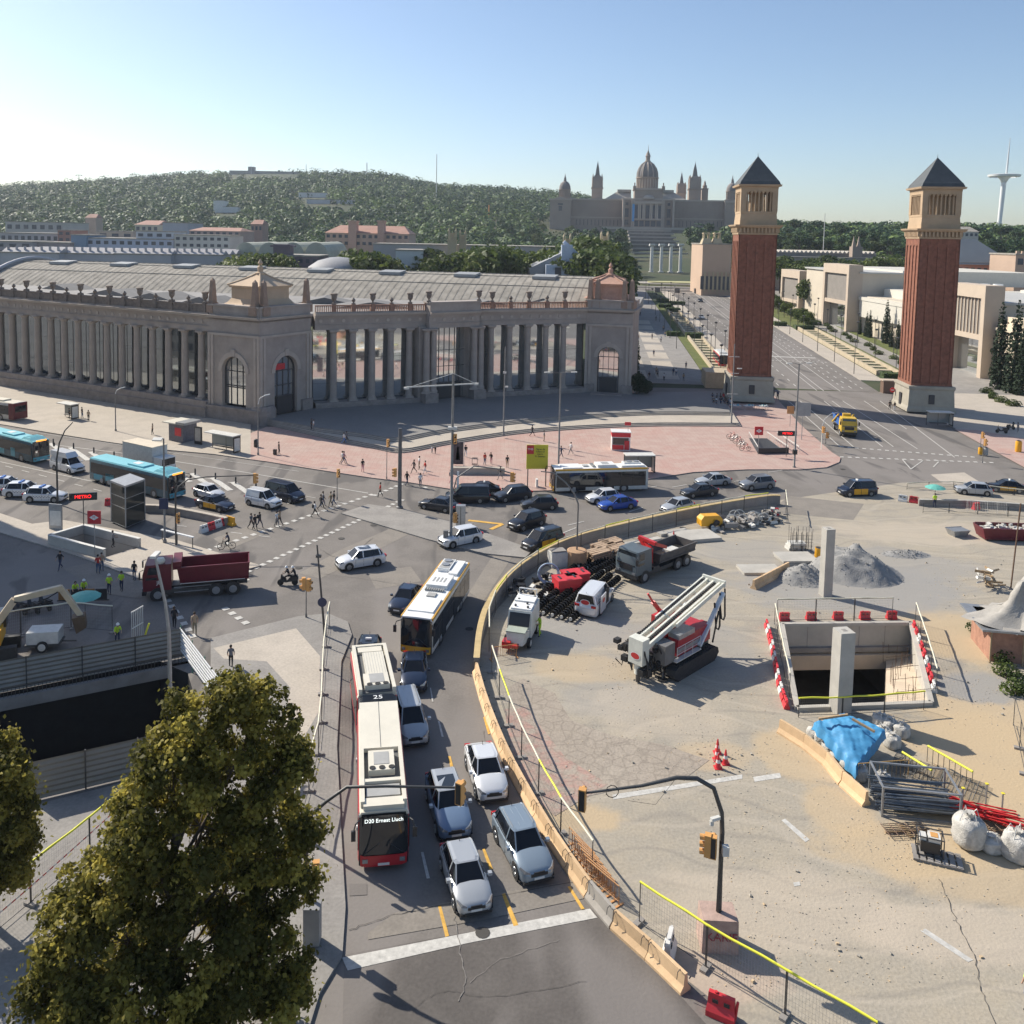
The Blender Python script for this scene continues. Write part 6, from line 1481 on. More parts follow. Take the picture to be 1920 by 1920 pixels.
def teal_bus(loc,rz,label):
 t=thing('teal_bus',label,'bus',loc,rz,'teal buses on the left avenue')
 bus_body(t,-7.4,7.4,bustl,busd,glz0=1.2,glz1=2.5);bus_front(t,7.4,lower=bust,sign='',led=amb_led)
 o=MB().box(7.36,7.40,-.7,.7,2.92,3.12).build('destination_sign',amb_led,t)
 m=MB();m.box(-.6,2.2,-.8,.8,3.0,3.22);m.box(-.2,.9,-.4,.4,3.22,3.24,1)
 m.loft([[(4.3,-1.0,3.0),(4.3,1.0,3.0),(7.0,1.1,3.0),(7.0,-1.1,3.0)],[(4.9,-.85,3.35),(4.9,.85,3.35),(6.3,.9,3.35),(6.3,-.9,3.35)]]);m.box(5.0,6.2,-.72,.72,3.35,3.37,2);m.build('roof_unit',[bustl,white,bust],t)
 m=MB()
 for s in (1,-1):
  for k,(x0,x1,z0,z1) in enumerate(((-6.5,-4.8,.5,1.15),(-4.2,-2.6,.6,1.5),(-1,.6,.5,1.2),(2.2,3.2,.45,1.6))): m.box(x0,x1,s*1.262,s*1.262+s*.006 if s>0 else -1.262,z0,z1) if s>0 else m.box(x0,x1,-1.27,-1.262,z0,z1)
 m.build('side_picture',bust,t)
 bus_wheels(t,(4.7,-3.6,-5.0));return t
loc,rz=orient((326,935),(7.3,-1.25,.5),(160,893),(-7.3,-1.25,.5));teal_bus(loc,rz,'teal articulated-length bus beside the glass lift')
loc,rz=orient((90,872),(7.3,-1.25,.5),(-75,828),(-7.3,-1.25,.5));teal_bus(loc,rz,'teal bus at the left edge behind the white van')
loc,rz=orient((80,786),(-5.9,-1.25,.4),(-70,765),(5.9,-1.25,.4));t=thing('grey_red_bus','white and grey bus with a dark red rear by the far kerb','bus',loc,rz)
t['label']='white and dark red bus at the stop below the columns'
bus_body(t,-6,6,cream,white_d,glz0=1.1);MB().box(-6.06,-4.9,-1.28,1.28,.35,2.95).build('rear_panel',maroon,t);MB().box(-6.1,-6.06,-1.0,1.0,1.5,2.5).build('rear_window',glass,t);MB().box(-3,3,-.8,.8,3.02,3.25).build('roof_fairing',cream,t);bus_wheels(t,(3.4,-3))
x,y,z=GT(1352,683);t=thing('city_bus','white and red bus stopped on the avenue behind the first brick tower','bus',(x,y,z),R(-97))
bus_body(t,-6,6,busw,busr,glz0=1.1);bus_front(t,6,lower=busr);MB().box(-4,3,-.9,.9,3.02,3.3).build('roof_fairing',busw,t);bus_wheels(t,(3.4,-3))
# white camper-like van and box lorry between the teal buses
loc,rz=orient((143,893),(2.6,-.95,0),(95,880),(-1.6,-.95,0));t=car('van',P_['white'],'tall white delivery van between the two teal buses',loc=loc,rz=rz,panel=True,cat='van');MB().loft([[(-2.5,-.85,1.9),(1.2,-.8,1.9),(1.2,.8,1.9),(-2.5,.85,1.9)],[(-2.5,-.8,2.5),(.6,-.7,2.5),(.6,.7,2.5),(-2.5,.8,2.5)]]).build('high_roof',P_['white'],t,smooth=30)
x,y=G(272,880);t=thing('box_lorry','box lorry with a pale flat cargo roof behind the teal bus','lorry',(x,y,0),R(-32))
MB().box(-3.0,3.0,-1.15,1.15,.9,3.5).build('cargo_box',white_d,t);MB().box(-3.05,3.05,-1.2,1.2,3.5,3.56).build('cargo_roof',mat('tan_roof',(.62,.54,.42),.6),t);MB().box(3.1,4.7,-1.05,1.05,.5,2.3).build('cab',white,t);MB().box(4.1,4.74,-.98,.98,1.3,2.15).build('windscreen',glass,t);bus_wheels(t,(3.9,-2),1.1,.4)
# lorries
def cab(t,x0,x1,hw,z0,z1,pm,name='cab',steps=True):
 m=MB();m.loft([[(x0,-hw,z0),(x1-.05,-hw,z0),(x1,-hw*.8,z0),(x1,hw*.8,z0),(x1-.05,hw,z0),(x0,hw,z0)],[(x0,-hw,z1-.9),(x1-.02,-hw,z1-.9),(x1+.03,-hw*.8,z1-.9),(x1+.03,hw*.8,z1-.9),(x1-.02,hw,z1-.9),(x0,hw,z1-.9)],[(x0,-hw*.93,z1),(x1-.35,-hw*.93,z1),(x1-.25,-hw*.8,z1),(x1-.25,hw*.8,z1),(x1-.35,hw*.93,z1),(x0,hw*.93,z1)]])
 c=m.build(name,pm,t,smooth=30)
 zf=z1-1.05
 MB().add([(x1+.045,-hw*.86,zf-.25),(x1+.045,hw*.86,zf-.25),(x1-.17,hw*.83,z1-.12),(x1-.17,-hw*.83,z1-.12)],[(0,1,2,3)]).build('windscreen',glass,t)
 for s in (1,-1):
  y0=s*hw*1.006;m=MB();m.add([(x1-.25,y0,zf-.2),(x1-1.15,y0,zf-.2),(x1-1.15,s*hw*.975,z1-.2),(x1-.5,s*hw*.975,z1-.2)],[(0,1,2,3) if s<0 else (3,2,1,0)]);m.build('side_window',glass,t)
  MB().tube([(x1-.1,s*hw,z1-.3),(x1+.2,s*(hw+.2),z1-.4)],.03,4).cb(x1+.2,s*(hw+.2),z1-.75,.12,.22,.55).build('wing_mirror',blackp,t)
  MB().box(x1-.02,x1+.05,min(s*hw*.6,s*hw*.9),max(s*hw*.6,s*hw*.9),z0+.05,z0+.25).build('headlight',lampw,t)
 MB().box(x1-.3,x1+.05,-hw,hw,z0-.35,z0).box(x1,x1+.04,-hw*.6,hw*.6,z0+.35,z0+.85).build('bumper',blackp,t)
 return c
def chassis(t,x0,x1): MB().box(x0,x1,-.45,.45,.65,.95).box(x0+1,x1-1,-1.05,-.5,.5,.85).box(x0+1,x1-1,.5,1.05,.5,.85).build('chassis',steel_d,t)
def tub(t,x0,x1,hw,z0,z1,pm,th=.08,slope=.25,name='tipper_body'):
 m=MB()
 o0=[(x0,-hw*.86,z0),(x1,-hw*.86,z0),(x1,hw*.86,z0),(x0,hw*.86,z0)];o1=[(x0-slope*.3,-hw,z1),(x1+slope,-hw,z1),(x1+slope,hw,z1),(x0-slope*.3,hw,z1)]
 i1=[(x0-slope*.3+th,-hw+th,z1),(x1+slope-th,-hw+th,z1),(x1+slope-th,hw-th,z1),(x0-slope*.3+th,hw-th,z1)];i0=[(x0+th,-hw*.86+th,z0+th),(x1-th,-hw*.86+th,z0+th),(x1-th,hw*.86-th,z0+th),(x0+th,hw*.86-th,z0+th)]
 m.loft([o0,o1,i1,i0]);
 for s in (1,-1): m.beam((x0-.1,s*(hw*1.01),z1),(x1+slope,s*(hw*1.01),z1),.12,.1);m.beam((x0,s*(hw*.90),z0+.15),(x1,s*(hw*.90),z0+.15),.1,.12)
 return m.build(name,pm,t)
loc,rz=orient((303,1127),(3.3,1.25,0),(405,1118),(-2.1,1.25,0));t=thing('tipper_lorry','dark red tipper lorry with an empty body waiting in the shade','lorry',loc,rz)
cab(t,2.0,4.3,1.2,.9,3.1,maroon);chassis(t,-4.2,4.0);b=tub(t,-4.3,1.3,1.25,1.25,2.75,maroon);MB().box(1.2,1.9,-1.2,1.2,2.6,3.25).build('cab_shield',maroon,t)
for s in (1,-1): MB().box(-4.0,1.3,s*1.16-.02,s*1.16+.02,1.30,1.36).build('side_stripe',white_d,b)
MB().lathe([(.35,0),(.4,.2),(.3,.4)],2.9,.6,3.1,12).build('roof_beacon',cream,t);MB().box(-1.6,1.8,1.0,1.06,.55,.62).box(-1.6,1.8,1.0,1.06,.95,1.02).build('side_rail',steel,t)
text('JB',.45,white,t,(3.0,-1.22,1.6),(R(90),0,0),'door_lettering',.005);text('JB',.45,white,t,(3.0,1.22,1.6),(R(90),0,R(180)),'door_lettering',.005)
bus_wheels(t,(3.1,-1.6,-3.0),1.22,.52)
loc,rz=orient((1212,1092),(2.9,1.22,0),(1288,1062),(-3.3,1.22,0));t=thing('crane_lorry','dark grey flatbed lorry with a folded red crane behind the cab','lorry',loc,rz)
gcab=mat('cab_grey',(.10,.125,.14),.4,var=.1);cab(t,2.2,4.4,1.22,.9,3.0,gcab);chassis(t,-4.6,4.2);tub(t,-4.7,.9,1.24,1.2,2.1,mat('bed_dark',(.09,.085,.085),.7,var=.3),slope=.02,name='flatbed')
MB().box(-4.5,.8,-1.1,1.1,1.29,1.33).box(-3.2,-1.8,-.6,.4,1.33,1.6,1).build('bed_floor',[wood,white_d],t)
m=MB();m.box(1.1,1.8,-.5,.5,1.0,2.6);m.beam((1.4,0,2.5),(1.3,-1.0,3.3),.3,.35);m.beam((1.3,-1.0,3.3),(1.4,1.0,3.2),.35,.3);m.beam((1.5,.9,3.2),(-1.2,.2,2.1),.28,.3);m.beam((1.2,-.9,3.1),(1.6,.6,2.7),.22,.22);m.build('crane_arm',red,t)
m=MB();m.tube([(1.3,-1,3.3),(.8,-.4,3.0),(1.2,.7,2.9)],.05,5).box(1.0,1.9,-1.2,1.2,.9,1.15);m.build('hydraulics',steel_d,t);bus_wheels(t,(3.1,-1.9,-3.3),1.22,.52)
loc,rz=orient((1598,821),(4.0,0,.5),(1572,785),(-2.2,0,1.4));t=thing('skip_lorry','yellow cab lorry carrying a blue skip at the mouth of the avenue','lorry',loc,rz)
yc=mat('cab_yellow',(.66,.42,.04),.4,var=.06);cab(t,1.9,4.0,1.2,.9,3.1,yc);chassis(t,-3.8,3.8);tub(t,-3.8,1.2,1.1,1.3,2.5,blue,name='skip_body');MB().beam((-3.4,-1.15,1.1),(1.3,-1.15,3.3),.2).beam((-3.4,1.15,1.1),(1.3,1.15,3.3),.2).box(1.2,1.8,-.6,.6,1,3.5).build('lifting_arm',yc,t);text('B',.8,white,t,(-1.2,1.12,1.9),(R(90),0,R(180)),'skip_lettering',.01);bus_wheels(t,(2.8,-2.2),1.2,.52)
# white van with open side door
loc,rz=orient((1083,1150),(-2.5,-.95,.3),(1124,1149),(-2.5,.0,.3))
loc,rz=orient((1080,1143),(-2.4,.9,.25),(1148,1123),(1.7,-.97,0));loc,rz=orient((1118,1157),(-2.45,-.95,.25),(1147,1126),(1.65,-.97,0.1));t=car('van',P_['white'],'white works van with an open side door and red oval marks',loc=loc,rz=rz,panel=True,cat='van')
def oval(t,x,y,z,rz,sx=.42,sy=.24,parent=None,txt=''):
 m=MB();n=20;m.T=Matrix.Translation((x,y,z))@Matrix.Rotation(rz,4,'Z')
 m.add([(sx*math.cos(2*math.pi*i/n),0,sy*math.sin(2*math.pi*i/n)) for i in range(n)],[tuple(range(n))]);m.add([(sx*.86*math.cos(2*math.pi*i/n),-.006,sy*.82*math.sin(2*math.pi*i/n)) for i in range(n)],[tuple(range(n))],1)
 o=m.build('oval_emblem',[white,red],t);return o
oval(t,-2.62,0,1.35,R(-90));MB().box(-.5,.6,-1.03,-.99,.5,1.75).build('door_opening',black,t);d=MB().box(-1.9,-.6,-1.16,-1.10,.35,1.75).build('sliding_door',P_['white'],t);oval(t,-1.25,-1.17,1.3,0,.38,.24)
# machines
# white compact pump machine beside the fence
loc,rz=orient((985,1212),(2.1,.65,.2),(1004,1125),(-2.2,.75,2.6));t=thing('pump_machine','boxy white concrete pump with red front beside the curved fence','machine',loc,rz)
wm=mat('machine_white',(.68,.67,.60),.45,var=.08,scale=2)
m=MB();m.loft([[(-2.3,-.95,.55),(1.0,-.95,.55),(1.0,.95,.55),(-2.3,.95,.55)],[(-2.3,-.92,2.5),(.5,-.92,2.5),(.5,.92,2.5),(-2.3,.92,2.5)]]);m.build('engine_housing',wm,t)
MB().box(-2.2,-.9,-.8,.8,2.5,2.72).box(-.8,.4,-.8,.8,2.5,2.62).build('roof_panel',white,t);m=MB()
for x,y in ((-2,.6),(-1.2,-.5),(-.6,.3),(0,-.5),(.1,.5)): m.cyl((x,y,2.6),(x,y,2.76),.09,n=8)
m.build('lid_latch',steel_d,t);MB().add([(1.0,-.8,1.5),(1.0,.8,1.5),(.55,.8,2.35),(.55,-.8,2.35)],[(0,1,2,3)]).build('grille',blackp,t)
MB().loft([[(1.0,-.85,.5),(2.2,-.6,.5),(2.2,.6,.5),(1.0,.85,.5)],[(1.0,-.85,1.3),(2.0,-.75,1.45),(2.0,.75,1.45),(1.0,.85,1.3)]]).build('hopper',wm,t);MB().box(1.1,2.1,-.75,.75,1.42,1.5).build('hopper_screen',mat('screen_grey',(.36,.40,.34),.6),t)
MB().box(1.7,2.5,-.95,-.3,.3,.8).box(2.1,2.6,-.9,.3,.45,.65).build('tow_frame',red,t);MB().tube([(-2.2,-.7,2.5),(-2.2,-.7,3.2),(-2.2,.7,3.2),(-2.2,.7,2.5)],.05,5).build('guard_rail',white,t)
for x in (-1.4,1.2):
 for s in (1,-1): wheel(t,x,s*.9,.38,.25,s,'w')
# drill rig on tracks
loc,rz=orient((1182,1232),(-4.6,-.1,2.2),(1352,1084),(5.3,0,4.7))
t=thing('drilling_rig','white and red tracked drilling rig with its long mast folded down','drilling rig',loc,rz)
trk=mat('track_steel',(.045,.045,.045),.7,.3,var=.3,scale=4)
rgw=mat('rig_white',(.66,.66,.58),.45,var=.1,scale=1.5);rgr=mat('rig_red',(.38,.025,.035),.4,var=.12)
for s in (1,-1):
 m=MB();y0,y1=(1.25,2.0) if s>0 else (-2.0,-1.25)
 pr=[(x*1.0,z) for x,z in ((-2.6,.15),(-2.95,.5),(-2.8,.9),(-2.4,1.05),(2.4,1.05),(2.8,.9),(2.95,.5),(2.6,.15),(2.2,0),(-2.2,0))]
 m.add([(x,y0,z) for x,z in pr]+[(x,y1,z) for x,z in pr],[tuple(range(10)),tuple(range(19,9,-1))]+[((i+1)%10,i,10+i,10+(i+1)%10) for i in range(10)])
 for i in range(20): x=-2.4+i*.25;m.box(x,x+.1,y0-.01,y1+.01,1.03,1.09);m.box(x,x+.1,y0-.01,y1+.01,-.0,.03)
 m.build('track',trk,t,fix=True)
m=MB();m.box(-2.0,2.0,-1.25,1.25,.6,1.0);m.box(-2.4,2.6,-1.3,1.2,1.0,1.35);m.build('undercarriage',steel_d,t)
m=MB();m.box(-1.6,2.7,-1.35,-.55,1.35,2.6);m.box(.6,2.7,-.55,1.2,1.35,2.5);m.build('engine_housing',rgr,t);MB().box(-1.6,.4,-1.45,-.5,2.6,2.95).box(-1.6,2.0,-1.38,-1.34,1.6,1.9).build('hood_panel',steel,t)
m=MB()
# mast: two white rails with chain teeth, lying along x, rising to the rear
z0,z1=2.6,4.7
def mz(x): return z0+(x+4.3)/9.6*(z1-z0)
for y in (-.55,.0,.55): m.beam((-4.3,y,mz(-4.3)),(5.3,y,mz(5.3)),.16,.34)
for y in (-.9,.9): m.beam((-1.2,y,mz(-1.2)+.1),(5.3,y,mz(5.3)+.1),.12,.3)
m.beam((5.2,-1,mz(5.2)+.1),(5.2,1,mz(5.2)+.1),.2,.5)
for i in range(6): x=-4+i*1.8;m.beam((x,-.6,mz(x)-.1),(x,.6,mz(x)-.1),.12,.2)
m.build('mast',rgw,t)
m=MB()
for y in (-.3,.72):
 for i in range(44): x=-3.8+i*.2;m.cb(x,y,mz(x)+.16,.12,.16,.12)
m.build('chain',black,t);m=MB()
m.box(-5.0,-4.2,-.7,.5,1.5,3.3);m.cyl((-4.6,-.1,.7),(-4.6,-.1,1.6),.28,n=12);m.build('rotary_head',rgw,t);MB().tube([(-4.6,-.1,.1),(-4.6,-.1,.9)],.16,8).build('drill_rod',steel_d,t)
oval(t,-5.02,-.1,2.1,R(-90),.42,.27);rg=random.Random(4);m=MB()
for i in range(30):
 a=(rg.uniform(-5.0,-2.4),rg.uniform(-1.3,1.7),rg.uniform(1.2,3.0));b=(a[0]+rg.uniform(-.5,1.2),a[1]+rg.uniform(-.5,.5),a[2]+rg.uniform(-.9,.2));mid=((a[0]+b[0])/2,(a[1]+b[1])/2-.2,min(a[2],b[2])-.4);m.tube([a,mid,b],.05,5)
for i in range(34): m.cb(rg.uniform(-5.0,-2.2),rg.uniform(-1.3,1.7),rg.uniform(.5,2.6),rg.uniform(.2,.5),rg.uniform(.2,.5),rg.uniform(.2,.5))
m.build('hydraulic_hose',black,t)
m=MB();
for k,(x,dz) in enumerate(((4.3,2.6),(5.0,2.2))): m.tube([(x-.9,-1.2,mz(x)-.6),(x-.7,-1.3,mz(x)-dz),(x-.35,-1.3,mz(x)-dz-.2),(x-.1,-1.25,mz(x)-dz),(x,-1.1,mz(x)-.1)],.07,6)
m.tube([(3.0,-1.4,1.0),(3.3,-1.5,2.6),(3.7,-1.4,3.2),(4.2,-1.2,3.0)],.07,6);m.build('hanging_hose',black,t)
m=MB();m.beam((1.0,-1.5,1.4),(4.6,-1.2,mz(4.6)-.2),.3,.22);m.beam((1.0,1.3,1.4),(4.2,1.1,mz(4.2)-.2),.2,.2);m.build('mast_strut',mat('strut_white',(.55,.62,.68),.4),t)
m=MB();m.box(-.6,1.4,.9,1.7,1.5,3.2);m.beam((.2,1.2,3.1),(-.6,1.6,4.2),.3,.3);m.beam((-.6,1.6,4.2),(-1.0,1.8,4.9),.14);m.build('winch',red,t)
m=MB()
for x in (-2.2,-1.2,-.2,.8): m.tube([(x,-1.7,1.3),(x,-1.7,2.3)],.025,5)
m.tube([(-2.2,-1.7,2.3),(.8,-1.7,2.3)],.025,5).tube([(-2.2,-1.7,1.8),(.8,-1.7,1.8)],.025,5);m.box(-2.3,.9,-1.75,-1.35,1.25,1.31);m.build('guard_rail',white_d,t)
m=MB();m.box(-3.4,-2.2,-1.5,-.5,1.3,2.7);m.build('operator_cab',mat('rig_dark',(.16,.155,.15),.5,var=.2),t)
m=MB();m.tube([(-2.8,-.9,1.2),(-3.0,-1.1,.15)],.09,6);m.cyl((-3.0,-1.1,0),(-3.0,-1.1,.12),.35,n=12);m.build('stabiliser_leg',steel_d,t)
# excavator in the shaded works
x,y=G(20,1240);t=thing('excavator','sandy white and yellow excavator with folded arm at the left edge','excavator',(x-1.5,y+1,0),R(20))
ew=mat('excavator_cream',(.50,.42,.30),.5,var=.15);m=MB();m.beam((-.5,0,1.6),(1.2,0,4.0),.4,.5);m.beam((1.2,0,4.0),(4.3,0,4.5),.35,.42);m.build('boom',ew,t);MB().beam((4.2,0,4.6),(5.6,0,2.2),.32,.36).beam((4.6,.25,4.2),(5.3,.25,2.9),.14).build('stick',ew,t);MB().loft([[(5.0,-.45,2.2),(5.9,-.45,2.3),(5.9,.45,2.3),(5.0,.45,2.2)],[(5.3,-.45,1.0),(6.0,-.45,1.4),(6.0,.45,1.4),(5.3,.45,1.0)]]).build('bucket',mat('bucket_brown',(.12,.08,.05),.7,.2),t)
MB().box(-2.6,.4,-1.1,1.1,1.1,2.2).build('engine_housing',yellow,t);MB().box(-.9,.6,.2,1.1,1.9,3.1).build('cab',glass,t);MB().box(-2.4,1.4,-1.25,-.7,0,.9).build('track',trk,t);MB().box(-2.4,1.4,.7,1.25,0,.9).build('track',trk,t);MB().cyl((-.6,0,.9),(-.6,0,1.15),.8,n=16).build('turntable',steel_d,t)
MB().tube([(1.2,-.25,3.9),(2.6,-.35,3.5),(4.1,-.25,4.3)],.05,5).build('hydraulic_hose',black,t)
x,y=G(85,1215);t=thing('works_trailer','small grey compressor trailer with a round wheel beside the excavator','trailer',(x,y,0),R(10));MB().box(-1.1,1.1,-.7,.7,.6,1.5).build('housing',white_d,t);MB().box(-1.2,1.2,-.75,.75,.45,.6).beam((1.2,0,.5),(2.2,0,.45),.1).build('trailer_frame',steel_d,t);wheel(t,0,-.75,.42,.2,-1,'w');wheel(t,0,.75,.42,.2,1,'w')
# maroon skip at the right
x,y=G(1885,1010);t=thing('rubble_skip','long dark red steel skip filled with pale rubble at the right','skip',(x,y,0),R(-2));tub(t,-2.6,2.6,1.1,.15,1.35,maroon,slope=1.2,name='skip_body')
m=MB();rg=random.Random(2)
for i in range(40): m.cb(rg.uniform(-2.6,2.8),rg.uniform(-.8,.8),rg.uniform(1.0,1.35),rg.uniform(.2,.7),rg.uniform(.2,.6),rg.uniform(.1,.4),rg.uniform(0,3),rx=rg.uniform(-.4,.4))
m.build('rubble',bagm,t)
x,y=G(1795,1004);t=thing('upturned_trough','small grey trough lying beside the dark red skip','trough',(x,y,0),.2);MB().loft([[(-.7,-.5,0),(.7,-.5,0),(.7,.5,0),(-.7,.5,0)],[(-1,-.7,.7),(1,-.7,.7),(1,.7,.7),(-1,.7,.7)]]).build('body',steel,t);MB().beam((-1,-.7,.7),(1,-.7,.7),.08).beam((-1,.7,.7),(1,.7,.7),.08).build('rim',steel,t)
# cycles and motorcycles
def bike_mesh(t,col=black,r=.34,scoot=False):
 for x in (-.53,.53):
  m=MB();n=16;pts=[(x+r*math.cos(2*math.pi*i/n),0,r+r*math.sin(2*math.pi*i/n)) for i in range(n+1)];m.tube(pts,.03 if not scoot else .07,5)
  for i in range(4): a=i*math.pi/4;m.tube([(x-r*math.cos(a),0,r-r*math.sin(a)),(x+r*math.cos(a),0,r+r*math.sin(a))],.008,3)
  m.build('wheel',tyre,t)
 m=MB()
 for a,b in (((-.53,0,r),(-.1,0,.32)),((-.1,0,.32),(-.22,0,.85)),((-.53,0,r),(-.2,0,.75)),((-.1,0,.32),(.36,0,.80)),((-.2,0,.75),(.34,0,.85)),((.53,0,r),(.33,0,.95))): m.tube([a,b],.028,5)
 m.tube([(.33,0,.95),(.36,-.25,1.05)],.02,5).tube([(.33,0,.95),(.36,.25,1.05)],.02,5);m.build('frame',col,t);MB().box(-.34,-.1,-.07,.07,.86,.92).build('saddle',blackp,t)
def bike(px,py,rz,label,col=red,group=None):
 t=thing('bicycle',label,'bicycle',G(px,py,KZ)+(KZ,),rz,group);bike_mesh(t,col);return t
for i,(px,py) in enumerate(((1372,822),(1378,826),(1384,831),(1391,838),(1397,845))): bike(px,py,.1,('city bicycle leaning at the back end of the bike rack','second bicycle in the rack counted from the back','third bicycle in the rack with a red frame','fourth bicycle in the rack near the metro stairs','bicycle standing at the front end of the rack')[i],steel if i%2 else red,'bicycles in the rack by the metro stairs')
def moto(px,py,rz,label,z=0):
 t=thing('motor_scooter',label,'scooter',G(px,py,z)+(z,),rz)
 for x in (-.6,.65): MB().cyl((x,-.07,.28),(x,.07,.28),.28,n=14).build('wheel',tyre,t)
 MB().loft([[(-.9,-.18,.5),(-.9,.18,.5),(-.9,.15,.75),(-.9,-.15,.75)],[(-.3,-.2,.4),(-.3,.2,.4),(-.3,.16,.85),(-.3,-.16,.85)],[(.1,-.16,.3),(.1,.16,.3),(.1,.1,.42),(.1,-.1,.42)],[(.5,-.18,.35),(.5,.18,.35),(.52,.16,.9),(.52,-.16,.9)],[(.66,-.1,.5),(.66,.1,.5),(.6,.1,1.0),(.6,-.1,1.0)]]).build('body',blackp,t,smooth=40)
 MB().tube([(.5,-.33,1.05),(.52,0,.98),(.5,.33,1.05)],.02,5).build('handlebar',steel_d,t);MB().box(-.85,-.05,-.15,.15,.82,.92).build('seat',black,t);MB().add([(.62,-.18,1.0),(.62,.18,1.0),(.5,.16,1.35),(.5,-.16,1.35)],[(0,1,2,3)]).build('windshield',glass,t);return t
moto(540,1097,R(185),'black scooter with two riders stopped left of the junction')
for i,(px,py) in enumerate(((38,1150),(62,1148),(84,1142))): moto(px,py,R(150),('dark motorcycle parked in the shade, furthest left of three','dark motorcycle parked in the middle of three in the shade','dark motorcycle parked nearest the green umbrella')[i])
moto(1895,806,R(20),'black motorcycle parked near the right edge',KZ)
moto(1878,812,R(160),'dark scooter parked left of the black motorcycle at the right edge',KZ)
# barriers and fences
def path(px,z=0,k=4): return smoothline(pxy(px,z),k)
def nj_mb(L=2.0,h=.85,w=.3):
 m=MB();pr=[(-w,0),(-w,.12),(-w*.42,.34),(-w*.27,h),(w*.27,h),(w*.42,.34),(w,.12),(w,0)];n=8
 m.add([(-L/2+.02,y,z) for y,z in pr]+[(L/2-.02,y,z) for y,z in pr],[tuple(range(7,-1,-1)),tuple(range(8,16))]+[(i,(i+1)%n,n+(i+1)%n,n+i) for i in range(n)])
 return m
def barrier_run(px,label,step=2.05,mt=None,hook=True,group='concrete barriers along the site edge',h=.85,name='concrete_barrier'):
 pp0=path(px);LL=sum(math.hypot(b[0]-a[0],b[1]-a[1]) for a,b in zip(pp0,pp0[1:]));step=LL/max(1,round(LL/step))*.9999;pts=walk(pp0,step);first=None
 for i in range(len(pts)-1):
  (x,y,_),(x2,y2,_)=pts[i],pts[i+1];a=math.atan2(y2-y,x2-x);c=((x+x2)/2,(y+y2)/2)
  if first is None:
   t=first=thing(name,label,'barrier',c,a,group);b=nj_mb(step,h).build('body',mt or barrier_m,t,fix=True)
   if hook:
    m=MB()
    for s in (-.85,.85): m.tube([(s,.1,.85),(s,.16,.98),(s,.3,.9),(s,.34,.6)],.018,4)
    m.tube([(-.98,-.26,.45),(-.98,-.36,.5)],.03,4).tube([(.98,-.26,.45),(.98,-.36,.5)],.03,4);m.build('lifting_hook',steel_d,t)
  else: dup(first,c,a)
RUN=[(1286,1862),(1222,1800),(1152,1738),(1105,1682),(1048,1600),(1000,1520),(950,1425),(912,1330),(893,1262)]
barrier_run(RUN[:3],'tan concrete barrier at the near end of the line by the red plastic blocks',group='near tan concrete barriers')
barrier_run([(1152,1738),(1105,1682)],'grey concrete barrier between the tan ones beside the stop line',mt=barrier_g)
barrier_run(RUN[3:],'tan concrete barrier in the line between the traffic queue and the building site',group='tan concrete barriers along the queue')
# tall poured wall with yellow top further round
wl=[(893,1262),(900,1200),(918,1148),(960,1092),(1020,1050),(1085,1022),(1180,997),(1290,972),(1380,955),(1440,946),(1462,946)]
W_=path(wl,0,5)
def wall_strip(pts,h,w,name,label,cat,mt,top=None,z0=0,parent=None):
 t=thing(name,label,cat,(0,0,0)) if parent is None else parent;m=MB();tp=MB()
 for a,b in zip(pts,pts[1:]):
  d=Vector((b[0]-a[0],b[1]-a[1]));
  if d.length<1e-4: continue
  d.normalize();n=Vector((-d.y,d.x))*w/2
  m.quad((a[0]-n.x,a[1]-n.y,z0),(b[0]-n.x,b[1]-n.y,z0),(b[0]-n.x,b[1]-n.y,h),(a[0]-n.x,a[1]-n.y,h));m.quad((b[0]+n.x,b[1]+n.y,z0),(a[0]+n.x,a[1]+n.y,z0),(a[0]+n.x,a[1]+n.y,h),(b[0]+n.x,b[1]+n.y,h))
  tp.quad((a[0]-n.x*1.3,a[1]-n.y*1.3,h),(b[0]-n.x*1.3,b[1]-n.y*1.3,h),(b[0]+n.x*1.3,b[1]+n.y*1.3,h),(a[0]+n.x*1.3,a[1]+n.y*1.3,h));tp.quad((a[0]-n.x*1.3,a[1]-n.y*1.3,h-.08),(b[0]-n.x*1.3,b[1]-n.y*1.3,h-.08),(b[0]-n.x*1.3,b[1]-n.y*1.3,h),(a[0]-n.x*1.3,a[1]-n.y*1.3,h))
 for p,q in ((pts[0],pts[1]),(pts[-1],pts[-2])):
  d=Vector((q[0]-p[0],q[1]-p[1])).normalized();n=Vector((-d.y,d.x))*w/2;m.quad((p[0]-n.x,p[1]-n.y,z0),(p[0]+n.x,p[1]+n.y,z0),(p[0]+n.x,p[1]+n.y,h),(p[0]-n.x,p[1]-n.y,h))
 m.build('wall_body',mt,t);tp.build('wall_cap',top or mt,t);return t
ycap=mat('yellow_cap',(.52,.39,.19),.6,var=.15)
wall_strip(W_,1.15,.35,'curved_site_wall','curved low concrete wall with a yellow top round the far side of the building site','wall',conc_d,ycap)
